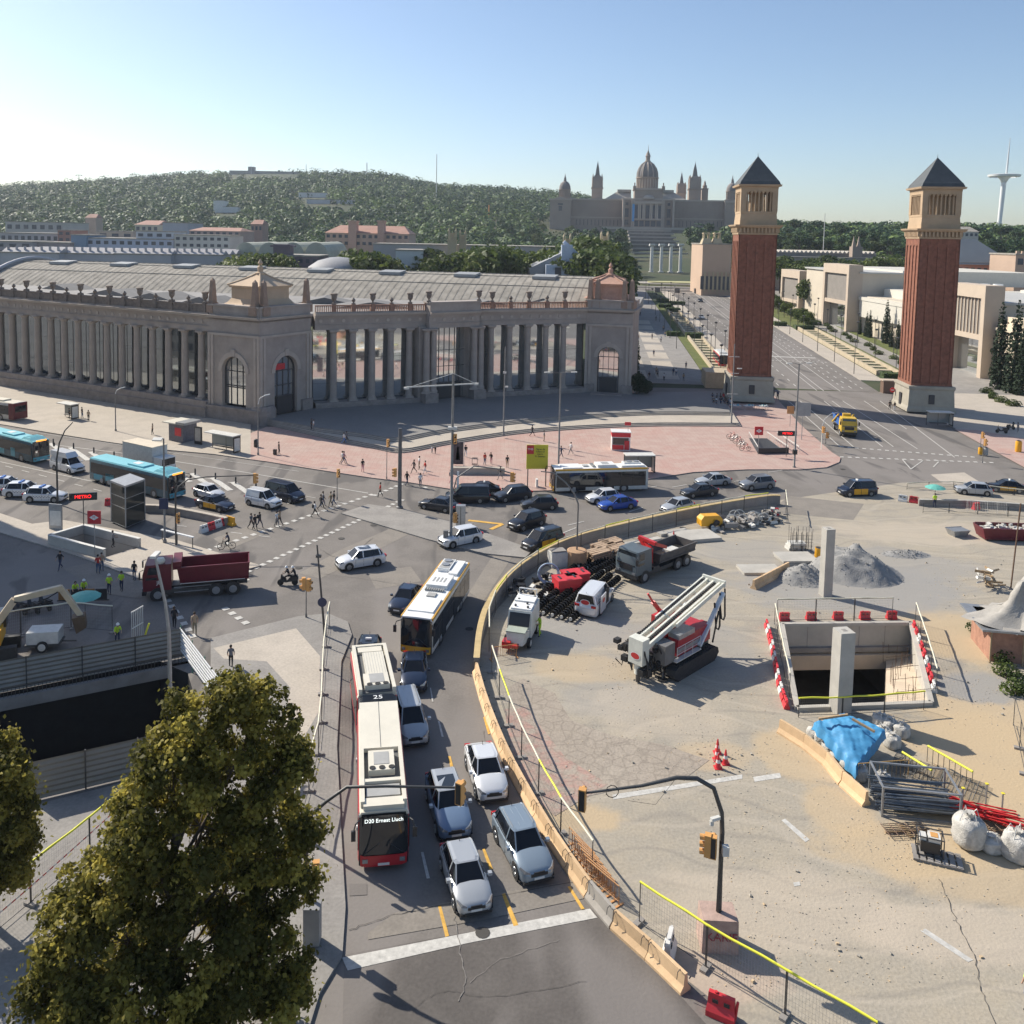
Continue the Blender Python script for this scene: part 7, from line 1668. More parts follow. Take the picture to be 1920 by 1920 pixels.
# mesh fence panels
def fence_panel(L=3.5,h=2.0,tube=None,name='fence_panel',wires=True,foot=True,label='',group=None,lab='mesh'):
 t=thing(name,label,'fence',(0,0,-300),0,group);m=MB()
 for x in (-L/2+.03,L/2-.03): m.tube([(x,0,0),(x,0,h)],.025,5)
 m.tube([(-L/2,0,h-.02),(L/2,0,h-.02)],.02,4).tube([(-L/2,0,.15),(L/2,0,.15)],.02,4);m.build('post_frame',steel_d,t)
 m=MB();n=int(L/.13)
 for i in range(1,n): x=-L/2+L*i/n;m.add([(x-.004,0,.15),(x+.004,0,.15),(x+.004,0,h),(x-.004,0,h)],[(0,1,2,3)])
 for j in range(1,8): z=.15+(h-.15)*j/8;m.add([(-L/2,0,z-.004),(L/2,0,z-.004),(L/2,0,z+.004),(-L/2,0,z+.004)],[(0,1,2,3)])
 m.build('wire_mesh',steel,t)
 if foot: MB().box(L/2-.14,L/2+.14,-.3,.3,0,.13).build('foot_block',conc_d,t)
 if tube: m=MB().tube([(-L/2,0,h+.02),(-L*.2,0,h+.05),(L*.2,0,h-.0),(L/2,0,h+.03)],.055,7);m.build('padding_tube',tube,t,smooth=60)
 return t
whtube=mat('tube_cream',(.68,.64,.50),.6,var=.08);yeltube=mat('tube_yellow',(.78,.76,.06),.5,var=.06)
FP={};fused={}
def fence_run(px,key,label,group,step=3.5,tubes=None,z=0,k=3,h=2.0,foot=True,offs=0):
 pts=walk(path(px,z,k),step,offs)
 for i in range(len(pts)-1):
  (x,y,_),(x2,y2,_)=pts[i],pts[i+1];a=math.atan2(y2-y,x2-x);tb=tubes[i%len(tubes)] if tubes else None
  kk=(tb.name if tb else '',h,foot,step,label)
  if kk not in FP:
   p=FP[kk]=fence_panel(step,h,tb,label=label,group=group,foot=foot);tree_of(p);p.location=((x+x2)/2,(y+y2)/2,z);p.rotation_euler=(0,0,a)
  else: dup(FP[kk],((x+x2)/2,(y+y2)/2,z),a,label,group)
fence_run([(1640,2010),(1530,1940),(1370,1850),(1310,1808),(1182,1720),(1120,1655)],'n','yellow padded mesh fence panel near the camera behind the tan barriers','near mesh fence panels',tubes=[yeltube])
fence_run([(1110,1650),(1055,1572),(1005,1480),(962,1385),(930,1290),(915,1235)],'m','padded mesh fence panel along the barrier line beside the queue','mesh fence panels beside the queue',tubes=[whtube,yeltube,whtube])
pts2=[(p[0],p[1]) for p in wl[1:]]
fence_run([(917,1222),(917,1180),(940,1130),(985,1085),(1040,1052),(1100,1030),(1200,1002),(1300,980),(1385,962),(1450,953)],'f','padded mesh fence panel inside the curved wall','mesh fence panels inside the curved wall',tubes=[whtube,whtube,yeltube],h=1.9,foot=False)
fence_run([(1472,950),(1476,985)],'e','mesh panel closing the far end of the curved wall','panels closing the end of the curved wall',tubes=[whtube],step=3.2)
fence_run([(618,1175),(608,1240),(604,1320),(600,1400),(580,1480),(556,1570),(540,1650)],'l','padded mesh fence panel on the pavement left of the articulated bus','mesh fence panels left of the bus',tubes=[whtube],z=KZ)
fence_run([(-70,1805),(50,1703),(160,1612),(238,1545),(300,1495)],'c','mesh fence panel with a bright yellow top rail in the lower left corner','yellow topped panels in the lower left corner',tubes=[yeltube],z=KZ)
# red and white tape
a=G(0,1712,1.0);pts=[(*G(px,py,KZ+1.0),KZ+1.0) for px,py in ((-40,1745),(60,1660),(150,1580),(225,1512),(262,1480))];t=thing('warning_tape','red and white warning tape strung under the yellow top rail','tape',(0,0,0));A_=MB();B_=MB()
sm=smoothline(pts,14)
for i,(p,q) in enumerate(zip(sm,sm[1:])): (A_ if i%2 else B_).add([(p[0],p[1],p[2]-.04),(q[0],q[1],q[2]-.04),(q[0],q[1],q[2]+.04),(p[0],p[1],p[2]+.04)],[(0,1,2,3)])
A_.build('red_band',redp,t);B_.build('white_band',whitep,t)
# plastic water barriers, red and white
def plastic(label,mt,x,y,a,group,z=0,sc=1):
 key='pl'+mt.name
 if key not in FP:
  t=FP[key]=thing('plastic_barrier',label,'barrier',(x,y,z),a,group);m=MB();m.loft([[(-.5,-.24,0),(.5,-.24,0),(.5,.24,0),(-.5,.24,0)],[(-.5,-.24,.2),(.5,-.24,.2),(.5,.24,.2),(-.5,.24,.2)],[(-.47,-.12,.42),(.47,-.12,.42),(.47,.12,.42),(-.47,.12,.42)],[(-.45,-.08,.8),(.45,-.08,.8),(.45,.08,.8),(-.45,.08,.8)]])
  m.box(-.3,-.1,-.14,.14,.5,.62,1);m.box(.1,.3,-.14,.14,.5,.62,1);m.build('body',[mt,blackp],t,smooth=20);m=MB().cyl((.48,0,.1),(.55,0,.75),.05,n=8).cyl((-.2,0,.8),(-.2,0,.85),.06,n=8);m.build('filler_cap',mt,t);t.scale=(sc,sc,sc);return t
 return dup(FP[key],(x,y,z),a,label,group,sc)
def plastic_run(px,label,group,step=1.1,z=0,sc=1,start=0,pattern='rw'):
 for i,(x,y,a) in enumerate(walk(path(px,z,2),step)):
  c=pattern[i%len(pattern)];plastic(('red ' if c=='r' else 'white ')+label,redp if c=='r' else whitep,x,y,a,('red ' if c=='r' else 'white ')+group,z,sc)
plastic_run([(1438,1178),(1448,1215),(1462,1290),(1476,1332)],'plastic barrier block along the left side of the pit','plastic barriers left of the pit',.95,sc=.8,pattern='rwrrw')
plastic_run([(1714,1180),(1735,1240),(1752,1300)],'plastic barrier block along the right side of the pit','plastic barriers right of the pit',1.3,sc=.8,pattern='rrw')
plastic_run([(1470,1163),(1520,1162),(1700,1160)],'plastic barrier block along the back of the pit','plastic barriers behind the pit',2.3,sc=.85,pattern='r')
plastic_run([(382,998),(432,980)],'plastic block by the crossing near the taxi','plastic blocks near the taxi',.95,pattern='wrwr')
plastic_run([(1352,1905),(1400,1925)],'plastic barrier block cut by the bottom edge','plastic blocks at the bottom edge',1.1,pattern='rw',sc=1.15)
plastic_run([(1692,940),(1722,944)],'plastic block at the left end of the far site fence','plastic blocks by the umbrella',1.2,pattern='wr')
for px,py,lb in ((1452,966,'red plastic blocks heap at the far end of the curved wall'),(1830,955,'red plastic block lying under the far white railings'),(205,947,'red plastic block left of the glass lift')):
 x,y=G(px,py);plastic(lb,redp,x,y,.4,None)
x,y=G(1254,1790);plastic('single white plastic block standing inside the near mesh fence',whitep,x,y,1.2,None,0,1.15)
# wall stub at left crossing with yellow end
wall_strip(path([(270,960),(310,962),(380,975),(425,985)],0,3),.85,.4,'low_concrete_wall','low concrete wall with a yellow end behind the glass lift','wall',conc_d,pave)
x,y=G(432,984);t=thing('yellow_barrier_end','yellow wedge end of the low concrete wall by the crossing','barrier',(x,y,0),-.6);nj_mb(1.3,.9).build('body',yellow,t,fix=True)
# yellowish barriers by the tarp
barrier_run([(1462,1372),(1500,1395),(1548,1432),(1585,1478),(1625,1512)],'pale yellow concrete barrier beside the blue tarpaulin',step=2.0,hook=False,group='pale yellow barriers beside the blue tarpaulin')
barrier_run([(1412,1105),(1440,1090),(1478,1070)],'tan barrier standing left of the gravel heap',step=1.7,hook=False,group='tan barriers left of the gravel heap')
# hoardings of corrugated sheet round the underpass
hoard=mat('hoarding_sheet',(.26,.25,.225),.55,.25,var=.12,scale=.6)
def hoarding(p0,p1,label,h=2.1,n=4,z=KZ):
 a,b=Vector(G(*p0,z)),Vector(G(*p1,z));d=b-a;L=d.length;t=thing('corrugated_hoarding',label,'hoarding',(a.x,a.y,0),math.atan2(d.y,d.x))
 for i in range(n):
  x0,x1=L*i/n,L*(i+1)/n-.03;m=MB();k=14;pr=[(.05*math.sin(j*math.pi),h*j/k) for j in range(k+1)]
  pr=[((.05 if j%2 else -.02),z+.05+h*j/k) for j in range(k+1)];m.loft([[(x,y,zz) for y,zz in pr] for x in (x0,x1)],cap=False,close=False);m.build('panel',hoard,t)
  MB().box(x0-.04,x0+.04,-.1,-.04,z,h+z+.1).build('post',steel_d,t)
 return t
hoarding((-60,1312),(348,1232),'long grey corrugated hoarding on the far side of the underpass',2.2,4,0)
hoarding((58,1503),(352,1432),'grey corrugated hoarding on the near side of the underpass, half lit',2.2,3,0)
t=thing('underpass_parapet','low weathered parapet with a railing below the far hoarding','parapet',(0,0,0));a,b=Vector(G(-60,1318)),Vector(G(352,1238));m=MB();d=(b-a).normalized();n=Vector((d.y,-d.x))
m.beam((a.x+n.x*.3,a.y+n.y*.3,-.4),(b.x+n.x*.3,b.y+n.y*.3,-.4),.35,.8);m.build('wall_body',conc_d,t);m=MB()
for i in range(60): p=a.lerp(b,i/60);m.tube([(p.x+n.x*.3,p.y+n.y*.3,0),(p.x+n.x*.3,p.y+n.y*.3,.6)],.02,4)
m.beam((a.x+n.x*.3,a.y+n.y*.3,.6),(b.x+n.x*.3,b.y+n.y*.3,.6),.06);m.build('railing',steel_d,t)
t=thing('underpass_beam','pale concrete beam spanning inside the dark underpass','beam',(0,0,0));a,b=G(-40,1372,-3),G(235,1310,-3);L=math.hypot(b[0]-a[0],b[1]-a[1]);m=MB()
for i in range(5): p=[a[k]+(b[k]-a[k])*(i+.02)/5 for k in (0,1)];q=[a[k]+(b[k]-a[k])*(i+.97)/5 for k in (0,1)];m.beam((p[0],p[1],-3),(q[0],q[1],-3),.3,.55)
m.build('beam_body',white_d,t)
# striped green white gate leaf
a,b=G(338,1232),G(408,1330);t=thing('slatted_barrier','leaning white and green slatted barrier leaf at the pavement corner','barrier',(a[0],a[1],0),math.atan2(b[1]-a[1],b[0]-a[0]));L=math.hypot(b[0]-a[0],b[1]-a[1]);m=MB();g=MB()
for i in range(7): m.box(0,L,-.03,.03,.55+.26*i,.66+.26*i)
for i in range(4): g.box(L*i/3-.05,L*i/3+.05,.03,.08,0,2.4)
m.build('slat',white,t);g.build('post',mat('post_green',(.04,.14,.10),.6),t)
fence_run([(-60,1212),(60,1190),(150,1178),(246,1192)],'w','dark netted fence panel behind the excavator','netted fence panels behind the excavator',tubes=[whtube],h=2.1)
x,y=G(258,1205);t=thing('white_gate','white barred gate leaf standing by the crouching worker','gate',(x,y,0),1.25);m=MB()
for i in range(7): m.box(-.6+.2*i-.02,-.6+.2*i+.02,-.02,.02,.1,2.6)
m.box(-.65,.65,-.03,.03,2.55,2.65).box(-.65,.65,-.03,.03,.1,.18).box(-.65,.65,-.03,.03,1.3,1.36);m.build('bar',white_d,t)
x,y=G(268,1208);t=thing('yellow_pipe','short bright yellow pipe leaning beside the white gate','pipe',(x,y,0));MB().tube([(0,0,0),(.25,.05,1.0),(.45,.1,1.6)],.07,8).build('pipe_body',yeltube,t,smooth=60)
# orange mesh barriers by the queue & by the pump
def orange_bar(px,py,a,label,L=2.2,h=1.0):
 x,y=G(px,py);t=thing('pedestrian_barrier',label,'barrier',(x,y,0),a);m=MB().tube([(-L/2,0,.1),(-L/2,0,h),(L/2,0,h),(L/2,0,.1)],.03,5).tube([(-L/2,0,.25),(L/2,0,.25)],.02,4)
 for i in range(1,14): m.tube([(-L/2+L*i/14,0,.25),(-L/2+L*i/14,0,h)],.012,4)
 m.box(-L/2-.05,-L/2+.05,-.3,.3,0,.05).box(L/2-.05,L/2+.05,-.3,.3,0,.05);m.build('bar_frame',orange_m,t)
orange_m=mat('barrier_orange',(.52,.26,.10),.6,var=.2)
orange_bar(945,1235,.35,'rusty orange railing barrier in front of the pump machine',2.0)
for i in range(7): orange_bar(1090+6.5*i,1610+10.5*i,-1.05+.02*i,('rusty barrier nearest the fence in the stack of seven','second rusty barrier in the stack of seven','third rusty barrier in the stack of seven','fourth rusty barrier in the stack of seven','fifth rusty barrier in the stack of seven','sixth rusty barrier in the stack of seven','rusty barrier nearest the camera in the stack of seven')[i])
# bollards along the hatching
bol=None
for i in range(16):
 x,y=G(-14+38*i,809+8.15*i)
 if bol is None: bol=thing('bollard','short dark bollard on the white hatching of the avenue','bollard',(x,y,0),0,'dark bollards on the hatching');MB().lathe([(.14,0),(.11,.1),(.10,.75),(.06,.85)],n=10).build('post',blackp,bol,smooth=50);tree_of(bol)
 else: dup(bol,(x,y,0))
# poles, lamps, signals
def topz(px,py,b): return W(px,py,b[1])[1]
def pole(px,py,ptx,pty,label,r=.1,name='lamp_post',cat='lamp post',z=0,mt=None,r2=None,group=None):
 b=G(px,py,z);h=topz(ptx,pty,b)-z;t=thing(name,label,cat,(b[0],b[1],z),0,group);MB().lathe([(r*1.7,0),(r*1.7,.25),(r,.35),(r2 or r*.7,h)],n=10).build('pole',mt or polem,t,smooth=50);t['h']=h;return t,h
def lamp_arms(t,h,ang=0,n=2,L=1.6):
 for i in range(n):
  a=ang+i*math.pi*2/n;c,s=math.cos(a),math.sin(a);MB().tube([(0,0,h-.1),(c*.8,s*.8,h+.12),(c*L,s*L,h+.1)],.04,5).build('arm',polem,t);MB().cb(c*(L+.25),s*(L+.25),h+.08,.8,.3,.12,a).build('lamp_head',white_d,t)
def signal(t,x,y,z,a,n=3,back=False,arm=True):
 m=MB();m.T=Matrix.Translation((x,y,z))@Matrix.Rotation(a,4,'Z');m.box(-.14,.14,-.16,.16,-.5,.5)
 for i in range(n): q=.5-(i+.5)*1.0/n;m.cyl((.14,0,q),(.34,0,q-.02),.13,.13,10)
 s=m.build('signal_head',orange,t);m=MB();m.T=Matrix.Translation((x,y,z))@Matrix.Rotation(a,4,'Z')
 for i in range(n): q=.5-(i+.5)*1.0/n;m.cyl((.15,0,q),(.345,0,q-.02),.10,.10,10)
 m.box(-.16,-.14,-.12,.12,-.45,.45);m.build('signal_lens',blackp,s);return s
t,h=pole(845,1024,843,700,'tall grey mast with cross arm and signals beside the control cabinet',.16)
m=MB();m.beam((-4.6,-.4,h-1.4),(2.4,.2,h-1.0),.12);m.beam((0,0,h),(-4.0,-.35,h-1.3),.05);m.beam((0,0,h),(2.2,.2,h-1),.05);m.build('cross_arm',white_d,t);MB().cb(-4.6,-.4,h-1.5,.5,.3,.2).cb(2.3,.2,h-1.05,.4,.3,.2).cb(0,0,h-5.5,.9,.5,.25).build('lamp_head',white_d,t)
MB().tube([(0,0,5.0),(.5,.1,7.0),(2.2,.6,8.1),(4.5,1.6,7.6),(6.0,2.2,7.0)],.07,6).build('arm',polem,t);signal(t,6.1,2.2,6.6,R(-20));signal(t,.4,-.2,3.0,R(-40));signal(t,.3,-.1,11,R(-90),2)
MB().cb(-.5,-.1,.9,.5,.4,1.5).build('meter_box',polem,t)
t,h=pole(749,954,750,803,'thick dark grey pole at the tip of the island',.24,r2=.20,mt=mat('pole_dark',(.13,.13,.135),.5,.3),z=0);signal(t,-.5,-.3,4.3,R(200))
t,h=pole(944,817,947,650,'slim lamp pole standing on the steps in front of the colonnade',.13,z=.5);MB().cb(0,0,h-4,.5,.3,.3).cb(.3,0,h-6.2,.5,.3,.2).build('lamp_head',white_d,t)
t,h=pole(1047,876,1050,699,'grey double-armed lamp post beside the yellow billboard',.13);lamp_arms(t,h,R(10))
t,h=pole(1371,798,1379,645,'slim pole with three small crossbars in front of the first brick tower',.14,z=.1)
m=MB()
for z in (h-2.2,h-5,h-8.5): m.box(-.9,.9,-.04,.04,z,z+.08)
m.box(.6,1.4,-.1,.1,h-4.2,h-4.05);m.build('crossbar',white_d,t)
t,h=pole(1489,878,1498,682,'double-armed street lamp at the kerb near the metro stairs',.13);lamp_arms(t,h,R(15),2,1.3);MB().cyl((0,0,2.0),(0,0,2.6),.35,n=8).build('signal_box',blackp,t)
t,h=pole(217,808,219,738,'brown lamp pole with a curved white head on the hall pavement',.09,z=KZ);MB().tube([(0,0,h-.1),(.2,0,h+.5),(.9,0,h+.9)],.05,5).cb(1.2,0,h+.95,.7,.25,.12,0,0,0,R(-15)).build('lamp_head',white,t)
t,h=pole(484,853,487,758,'brown lamp pole with a curved white head at the hall corner',.09,z=KZ);MB().tube([(0,0,h-.1),(.2,0,h+.8),(1.0,0,h+1.3)],.05,5).cb(1.3,0,h+1.35,.7,.25,.12,0,0,0,R(-15)).build('lamp_head',white,t)
t,h=pole(309,1017,309,822,'straight grey pole with a floodlight and a dark blue sign',.11,z=KZ);MB().cb(-.6,0,h-.1,.9,.5,.12,0,0,R(20)).build('lamp_head',white_d,t);MB().cb(0,-.18,4.0,.9,.06,1.1).build('sign_plate',navy,t)
b=G(108,945);t=thing('bent_lamp_post','dark lamp pole bending over to the right above the police cars','lamp post',(b[0],b[1],0));z1=topz(131,792,b);MB().tube([(0,0,0),(0,0,z1*.55),(.35,0,z1*.75),(1.0,0,z1*.9),(1.9,0,z1)],[.12,.1,.09,.07,.05],8).build('pole',steel_d,t,smooth=50)
b=G(330,1022,KZ);t=thing('arm_signal_post','curved signal arm reaching right over the left avenue','traffic light',(b[0],b[1],KZ));z1=topz(333,928,b);zz=topz(400,902,b)
MB().tube([(0,0,0),(0,0,z1),(.3,0,z1+.7),(1.2,.1,zz-.05),(3,.3,zz+.2),(7.5,.8,zz+.3)],[.1,.09,.08,.07,.06,.05],8).build('pole',steel_d,t,smooth=50);signal(t,7.6,.8,zz,R(20));signal(t,.3,-.2,2.8,R(-60),3)
b=G(1081,1060);t=thing('arm_signal_post','curved steel arm rising from a rusty drum at the inner fence','traffic light',(b[0],b[1],0));z1=topz(1083,945,b);z2=topz(1040,888,b)
MB().tube([(0,0,0),(0,0,z1),(-.4,0,z1+1.0),(-1.2,.1,z1+2.0),(-2.4,.3,z2),(-3.6,.5,z2+.05)],[.1,.09,.08,.07,.06,.05],8).build('pole',polem,t,smooth=50);MB().lathe([(1.0,0),(.95,1.5),(.8,1.55)],n=14).build('drum_base',mat('rust_drum',(.42,.26,.15),.8,var=.2),t)
b=G(609,1192,KZ);t=thing('leaning_post','dark leaning post with a round blue sign at the pavement corner','post',(b[0],b[1],KZ));z1=topz(597,1025,b);MB().tube([(0,0,0),(-.62,0,z1)],[.1,.06],8).build('pole',steel_d,t);MB().cyl((-.18,-.14,z1*.38),(-.18,-.18,z1*.38),.36,n=18).build('sign_plate',navy,t);MB().cb(-.5,0,z1*.88,.4,.25,.2).build('bracket',steel_d,t)
b=G(573,1750,KZ);t=thing('arm_signal_post','near signal post with an arm curving over the articulated bus','traffic light',(b[0],b[1],KZ));za=topz(575,1560,b);zb2=topz(650,1483,b);zc=topz(860,1482,b)
MB().tube([(0,0,0),(0,0,za),(.25,0,za+.7),(.9,0,za+1.3),(1.8,0,zb2+.05),(3.5,0,zb2+.12),(6.6,0,zc)],[.12,.1,.09,.08,.07,.06,.05],8).build('pole',steel_d,t,smooth=50);signal(t,6.75,0,zc-.25,R(60));signal(t,.45,0,2.9,R(-80));MB().cyl((-.35,-.1,3.9),(-.35,-.14,3.9),.36,n=16).cyl((-.15,-.1,4.3),(-.15,-.14,4.3),.36,n=16).build('sign_plate',blackp,t);MB().cb(.4,-.5,.9,.7,.6,1.7).build('control_cabinet',mat('cabinet_grey',(.24,.24,.245),.6),t)
b=G(1345,1768);t=thing('arm_signal_post','signal post on a graffitied concrete block with its arm curving to the left','traffic light',(b[0],b[1]+.0,0));z0=topz(1342,1704,b);z1=topz(1345,1560,b);z2=topz(1260,1458,b);z3=topz(1090,1487,b)
MB().loft([[(-.85,-.6,0),(.75,-.7,0),(.8,.6,0),(-.8,.7,0)],[(-.8,-.55,z0-.1),(.72,-.62,z0-.1),(.75,.55,z0-.1),(-.75,.62,z0-.1)]]).build('concrete_base',mat('base_pink',(.42,.30,.25),.9,var=.2,scale=2,bump=.3),t)
MB().tube([(0,0,z0-.15),(0,0,z1),(-.05,0,z1+.9),(-.45,0,z2-.45),(-1.2,0,z2-.02),(-2.1,0,z2),(-3.6,0,z2-.4),(-6.1,0,z3)],[.13,.11,.1,.1,.1,.09,.07,.05],9).build('pole',steel_d,t,smooth=50)
signal(t,-6.2,0,z3-.3,R(70));signal(t,-.4,-.1,topz(1330,1585,b),R(70));signal(t,-.62,-.05,topz(1330,1583,b),R(160));MB().cb(.12,-.22,topz(1350,1588,b),.28,.25,.42).build('junction_box',white_d,t);MB().cb(-.35,-.1,topz(1340,1532,b),.45,.16,.14,.4).cyl((-.5,-.1,topz(1340,1532,b)-.3),(-.5,-.1,topz(1340,1532,b)-.1),.1,n=8).build('camera',white_d,t)
grf=mat('graffiti_red',(.28,.03,.05),.7,var=0)
text('KARIE',.52,grf,t,(-.02,-.685,z0*.5),(R(88),0,R(-3)),'graffiti',.006);m=MB().tube([(-2.2,-.05,z2-.1),(-3.0,-.1,z2-1.2),(-4.2,0,z2-1.1)],.01,3);pts=[(-4.9+.28*math.cos(i*.6),0,z3+.1+.28*math.sin(i*.6)) for i in range(12)];m.tube(pts,.02,4);m.build('cable',black,t)
b=G(574,1157,KZ);t,h=pole(574,1157,574,1092,'short pedestrian signal with orange heads at the corner pavement',.05,'pedestrian_signal','traffic light',KZ);signal(t,-.2,0,h-.1,R(200),2);signal(t,.2,0,h-.2,R(-20),2)
for px,py,pt,lb in ((725,898,826,'signal post with orange lamp top before the lower steps'),(632,937,882,'small signal post among the walkers at the crossing'),(1548,832,812,'orange signal at the kerb of the avenue mouth'),(1842,868,825,'orange traffic light by the right-hand kerb'),(1838,845,812,'slender sign post beside the green bin')):
 t,h=pole(px,py,px,pt,lb,.05,'pedestrian_signal','traffic light',KZ);signal(t,.15,-.1,h-.3,R(-60),2)
b=G(1540,842,KZ);t=thing('curved_signal_post','thin white curved post beside the yellow lorry','traffic light',(b[0],b[1],KZ));MB().tube([(0,0,0),(0,0,3.6),(.3,0,4.6),(1.2,0,5.4),(2.2,0,5.6)],[.07,.07,.06,.05,.04],6).build('pole',white_d,t,smooth=50);signal(t,.1,-.1,3.0,R(-60))
b=G(320,1340,KZ);t=thing('curved_street_lamp','tall grey street lamp leaning left over the shaded works','lamp post',(b[0],b[1],KZ));z1=topz(291,1045,b);f=lambda px,py:((W(px,py,b[1])[0]-b[0]),W(px,py,b[1])[1]-KZ)
q=[f(320,1330),f(317,1185),f(310,1130),f(300,1085),f(291,1045)];MB().tube([(q[0][0],0,0)]+[(a,0,c) for a,c in q[1:]],[.14,.11,.1,.09,.07],9).build('pole',steel,t,smooth=50);MB().cb(q[4][0]-.1,.3,q[4][1]+.05,.35,1.0,.16).build('lamp_head',white_d,t)
t,h=pole(548,1560,548,1328,'dark street post rising behind the plane tree crown',.12,'street_post','post',KZ,mt=steel_d);MB().cb(.15,0,h-.9,.4,.3,.5).build('signal_head',blackp,t)
# avenue lamps and hedges
lamp0=None
def ave_lamp(s,tt):
 global lamp0
 x,y,z=av(s,tt)
 if lamp0 is None:
  lamp0=thing('avenue_lamp','thin dark lamp pole in the rows along the avenue','lamp post',(x,y,z),0,'lamp poles along the avenue');MB().lathe([(.11,0),(.09,.3),(.06,7.6)],n=8).build('pole',steel_d,lamp0);MB().lathe([(.12,7.5),(.38,7.7),(.42,7.9),(.1,8.05)],n=8).build('lamp_head',steel_d,lamp0);tree_of(lamp0)
 else: dup(lamp0,(x,y,z))
for i in range(11): ave_lamp(16+17*i,-20);ave_lamp(24+17*i,-15.5);ave_lamp(30+17*i,12.5)
for i in range(10): ave_lamp(38+16*i,24.5);ave_lamp(44+16*i,31)
for i in range(8): ave_lamp(60+20*i,-25.5)
# planter beds with hedges on steps
def bed(s0,s1,t0,t1,label,n):
 t=thing('stepped_planter',label,'planter',(0,0,0));avs=lambda m,a,b,c,d,z0,z1,mi=0:m.loft([[av(a,c,z0),av(a,d,z0),av(b,d,z0),av(b,c,z0)],[av(a,c,z1),av(a,d,z1),av(b,d,z1),av(b,c,z1)]],mi)
 m=MB();avs(m,s0,s1,t0,t0+.5,0,1.1);avs(m,s0,s1,t1-.5,t1,0,1.1);m.build('planter_wall',mat('sandstone',(.44,.37,.26),.9,var=.15),t)
 m=MB();h=MB()
 for i in range(n):
  a=s0+(s1-s0)*i/n;avs(m,a,a+(s1-s0)/n*.45,t0+.5,t1-.5,0,.5);avs(h,a+(s1-s0)/n*.5,a+(s1-s0)/n*.95,t0+.6,t1-.6,0,.35)
 m.build('planter_step',mat('sandstone',(.44,.37,.26)),t);h.build('planting',hedge_m,t)
bed(16,80,-20.5,-16,'near stepped planter bed left of the avenue',14);bed(88,150,-20.5,-16,'far stepped planter bed left of the avenue',12);bed(30,110,17.5,23,'stepped planter bed right of the avenue',18)
for i,(s,tt,w2,d2) in enumerate(((84,-18,5,3),(86,-24,4,3),(154,-18,5,4),(168,-20,5,5),(180,-14,6,3),(112,20,6,4),(120,14,4,3),(126,26,5,4),(26,20,5,3),(26,25,4,3),(190,-19,5,3))):
 x,y,z=av(s,tt);bl=[(random.uniform(-w2/2,w2/2),random.uniform(-d2/2,d2/2),.7,.8) for k in range(9)]
 t=thing('clipped_hedge','dark clipped hedge block beside the avenue','hedge',(x,y,z),R(-6.5),'clipped hedge blocks along the avenue');MB().box(-w2/2,w2/2,-d2/2,d2/2,0,1.35).build('hedge_core',hedge_m,t)
 leaves('foliage',leaf_mid,[(px_2,py_2,1.0,.7) for px_2 in (-w2/2+.5,-w2/4,0,w2/4,w2/2-.5) for py_2 in (-d2/2+.4,0,d2/2-.4)],700,.25,i+3,t)
for i in range(20):
 x,y,z=av(40+7.5*i,28+(i%3)*.8);bl=[(0,0,.5,.8)];
 if i==0: bu=thing('low_bush','low ochre green bush at the foot of the white halls','bush',(x,y,z),0,'low bushes along the white halls');leaves('foliage',leaf_mid,[(0,0,.6,.9),(.8,.2,.5,.7),(-.7,.1,.5,.7)],500,.22,9,bu);MB().tube([(0,0,0),(0,0,.5)],.08).build('stem',bark,bu);tree_of(bu)
 else: dup(bu,(x,y,z),i)
for i,(px,py) in enumerate(((1850,738),(1862,748),(1880,756),(1900,762))): x,y,z=GT(px,py);dup(bu,(x,y,z),i,'dry bush on the earth bed below the tall cypresses','dry bushes below the cypresses',1.1)
# tan wall box beside tower 1
t=thing('tan_wall_block','long tan wall block beside the foot of the first brick tower','wall',(0,0,0));m=MB();p=[av(6,-24.5)[:2],av(6,-13.2)[:2],av(13,-13.2)[:2],av(13,-24.5)[:2]];m.prism(p,0,3.4);m.build('wall_body',mat('tan_block',(.45,.37,.26),.9,var=.12),t)
# signs, kiosks, shelters
def frame_box(t,x0,x1,y0,y1,z0,z1,r=.05,mt=None,name='frame'):
 m=MB()
 for x in (x0,x1):
  for y in (y0,y1): m.box(x-r,x+r,y-r,y+r,z0,z1)
 for z in (z0+r,z1-r):
  for y in (y0,y1): m.box(x0,x1,y-r*.9,y+r*.9,z-r*.9,z+r*.9)
  for x in (x0,x1): m.box(x-r*.9,x+r*.9,y0,y1,z-r*.9,z+r*.9)
 return m.build(name,mt or steel,t)
b=G(244,968,KZ);loc=(b[0],b[1]+.6,KZ);t=thing('glass_lift','dark glass lift cabin with a flat metal roof on the left pavement','lift',loc,R(-27));lg=mat('lift_glass',(.03,.035,.035),.08,.1,var=0)
b0=G(236,990,KZ);b1=G(209,978,KZ);b2=G(272,975,KZ)
H_=topz(236,912,b0)-KZ
m=MB();m.box(-1.7,1.3,-.1,2.2,.05,H_-.2)
t.location=(b0[0],b0[1],KZ);t.rotation_euler=(0,0,R(22));m=MB().box(-1.45,0,0,2.0,0,H_-.15);t.rotation_euler=(0,0,0)
T1=Vector((b1[0]-b0[0],b1[1]-b0[1]));T2=Vector((b2[0]-b0[0],b2[1]-b0[1]));fp=[(0,0),(T2.x,T2.y),(T1.x+T2.x,T1.y+T2.y),(T1.x,T1.y)]
MB().prism(fp,.05,H_-.15).build('glass_wall',lg,t);c_=[(p[0]*1.04-.02,p[1]*1.04-.02) for p in fp];MB().prism(c_,H_-.15,H_+.05).build('lift_roof',steel,t)
m=MB()
for p in fp: m.box(p[0]-.05,p[0]+.05,p[1]-.05,p[1]+.05,0,H_)
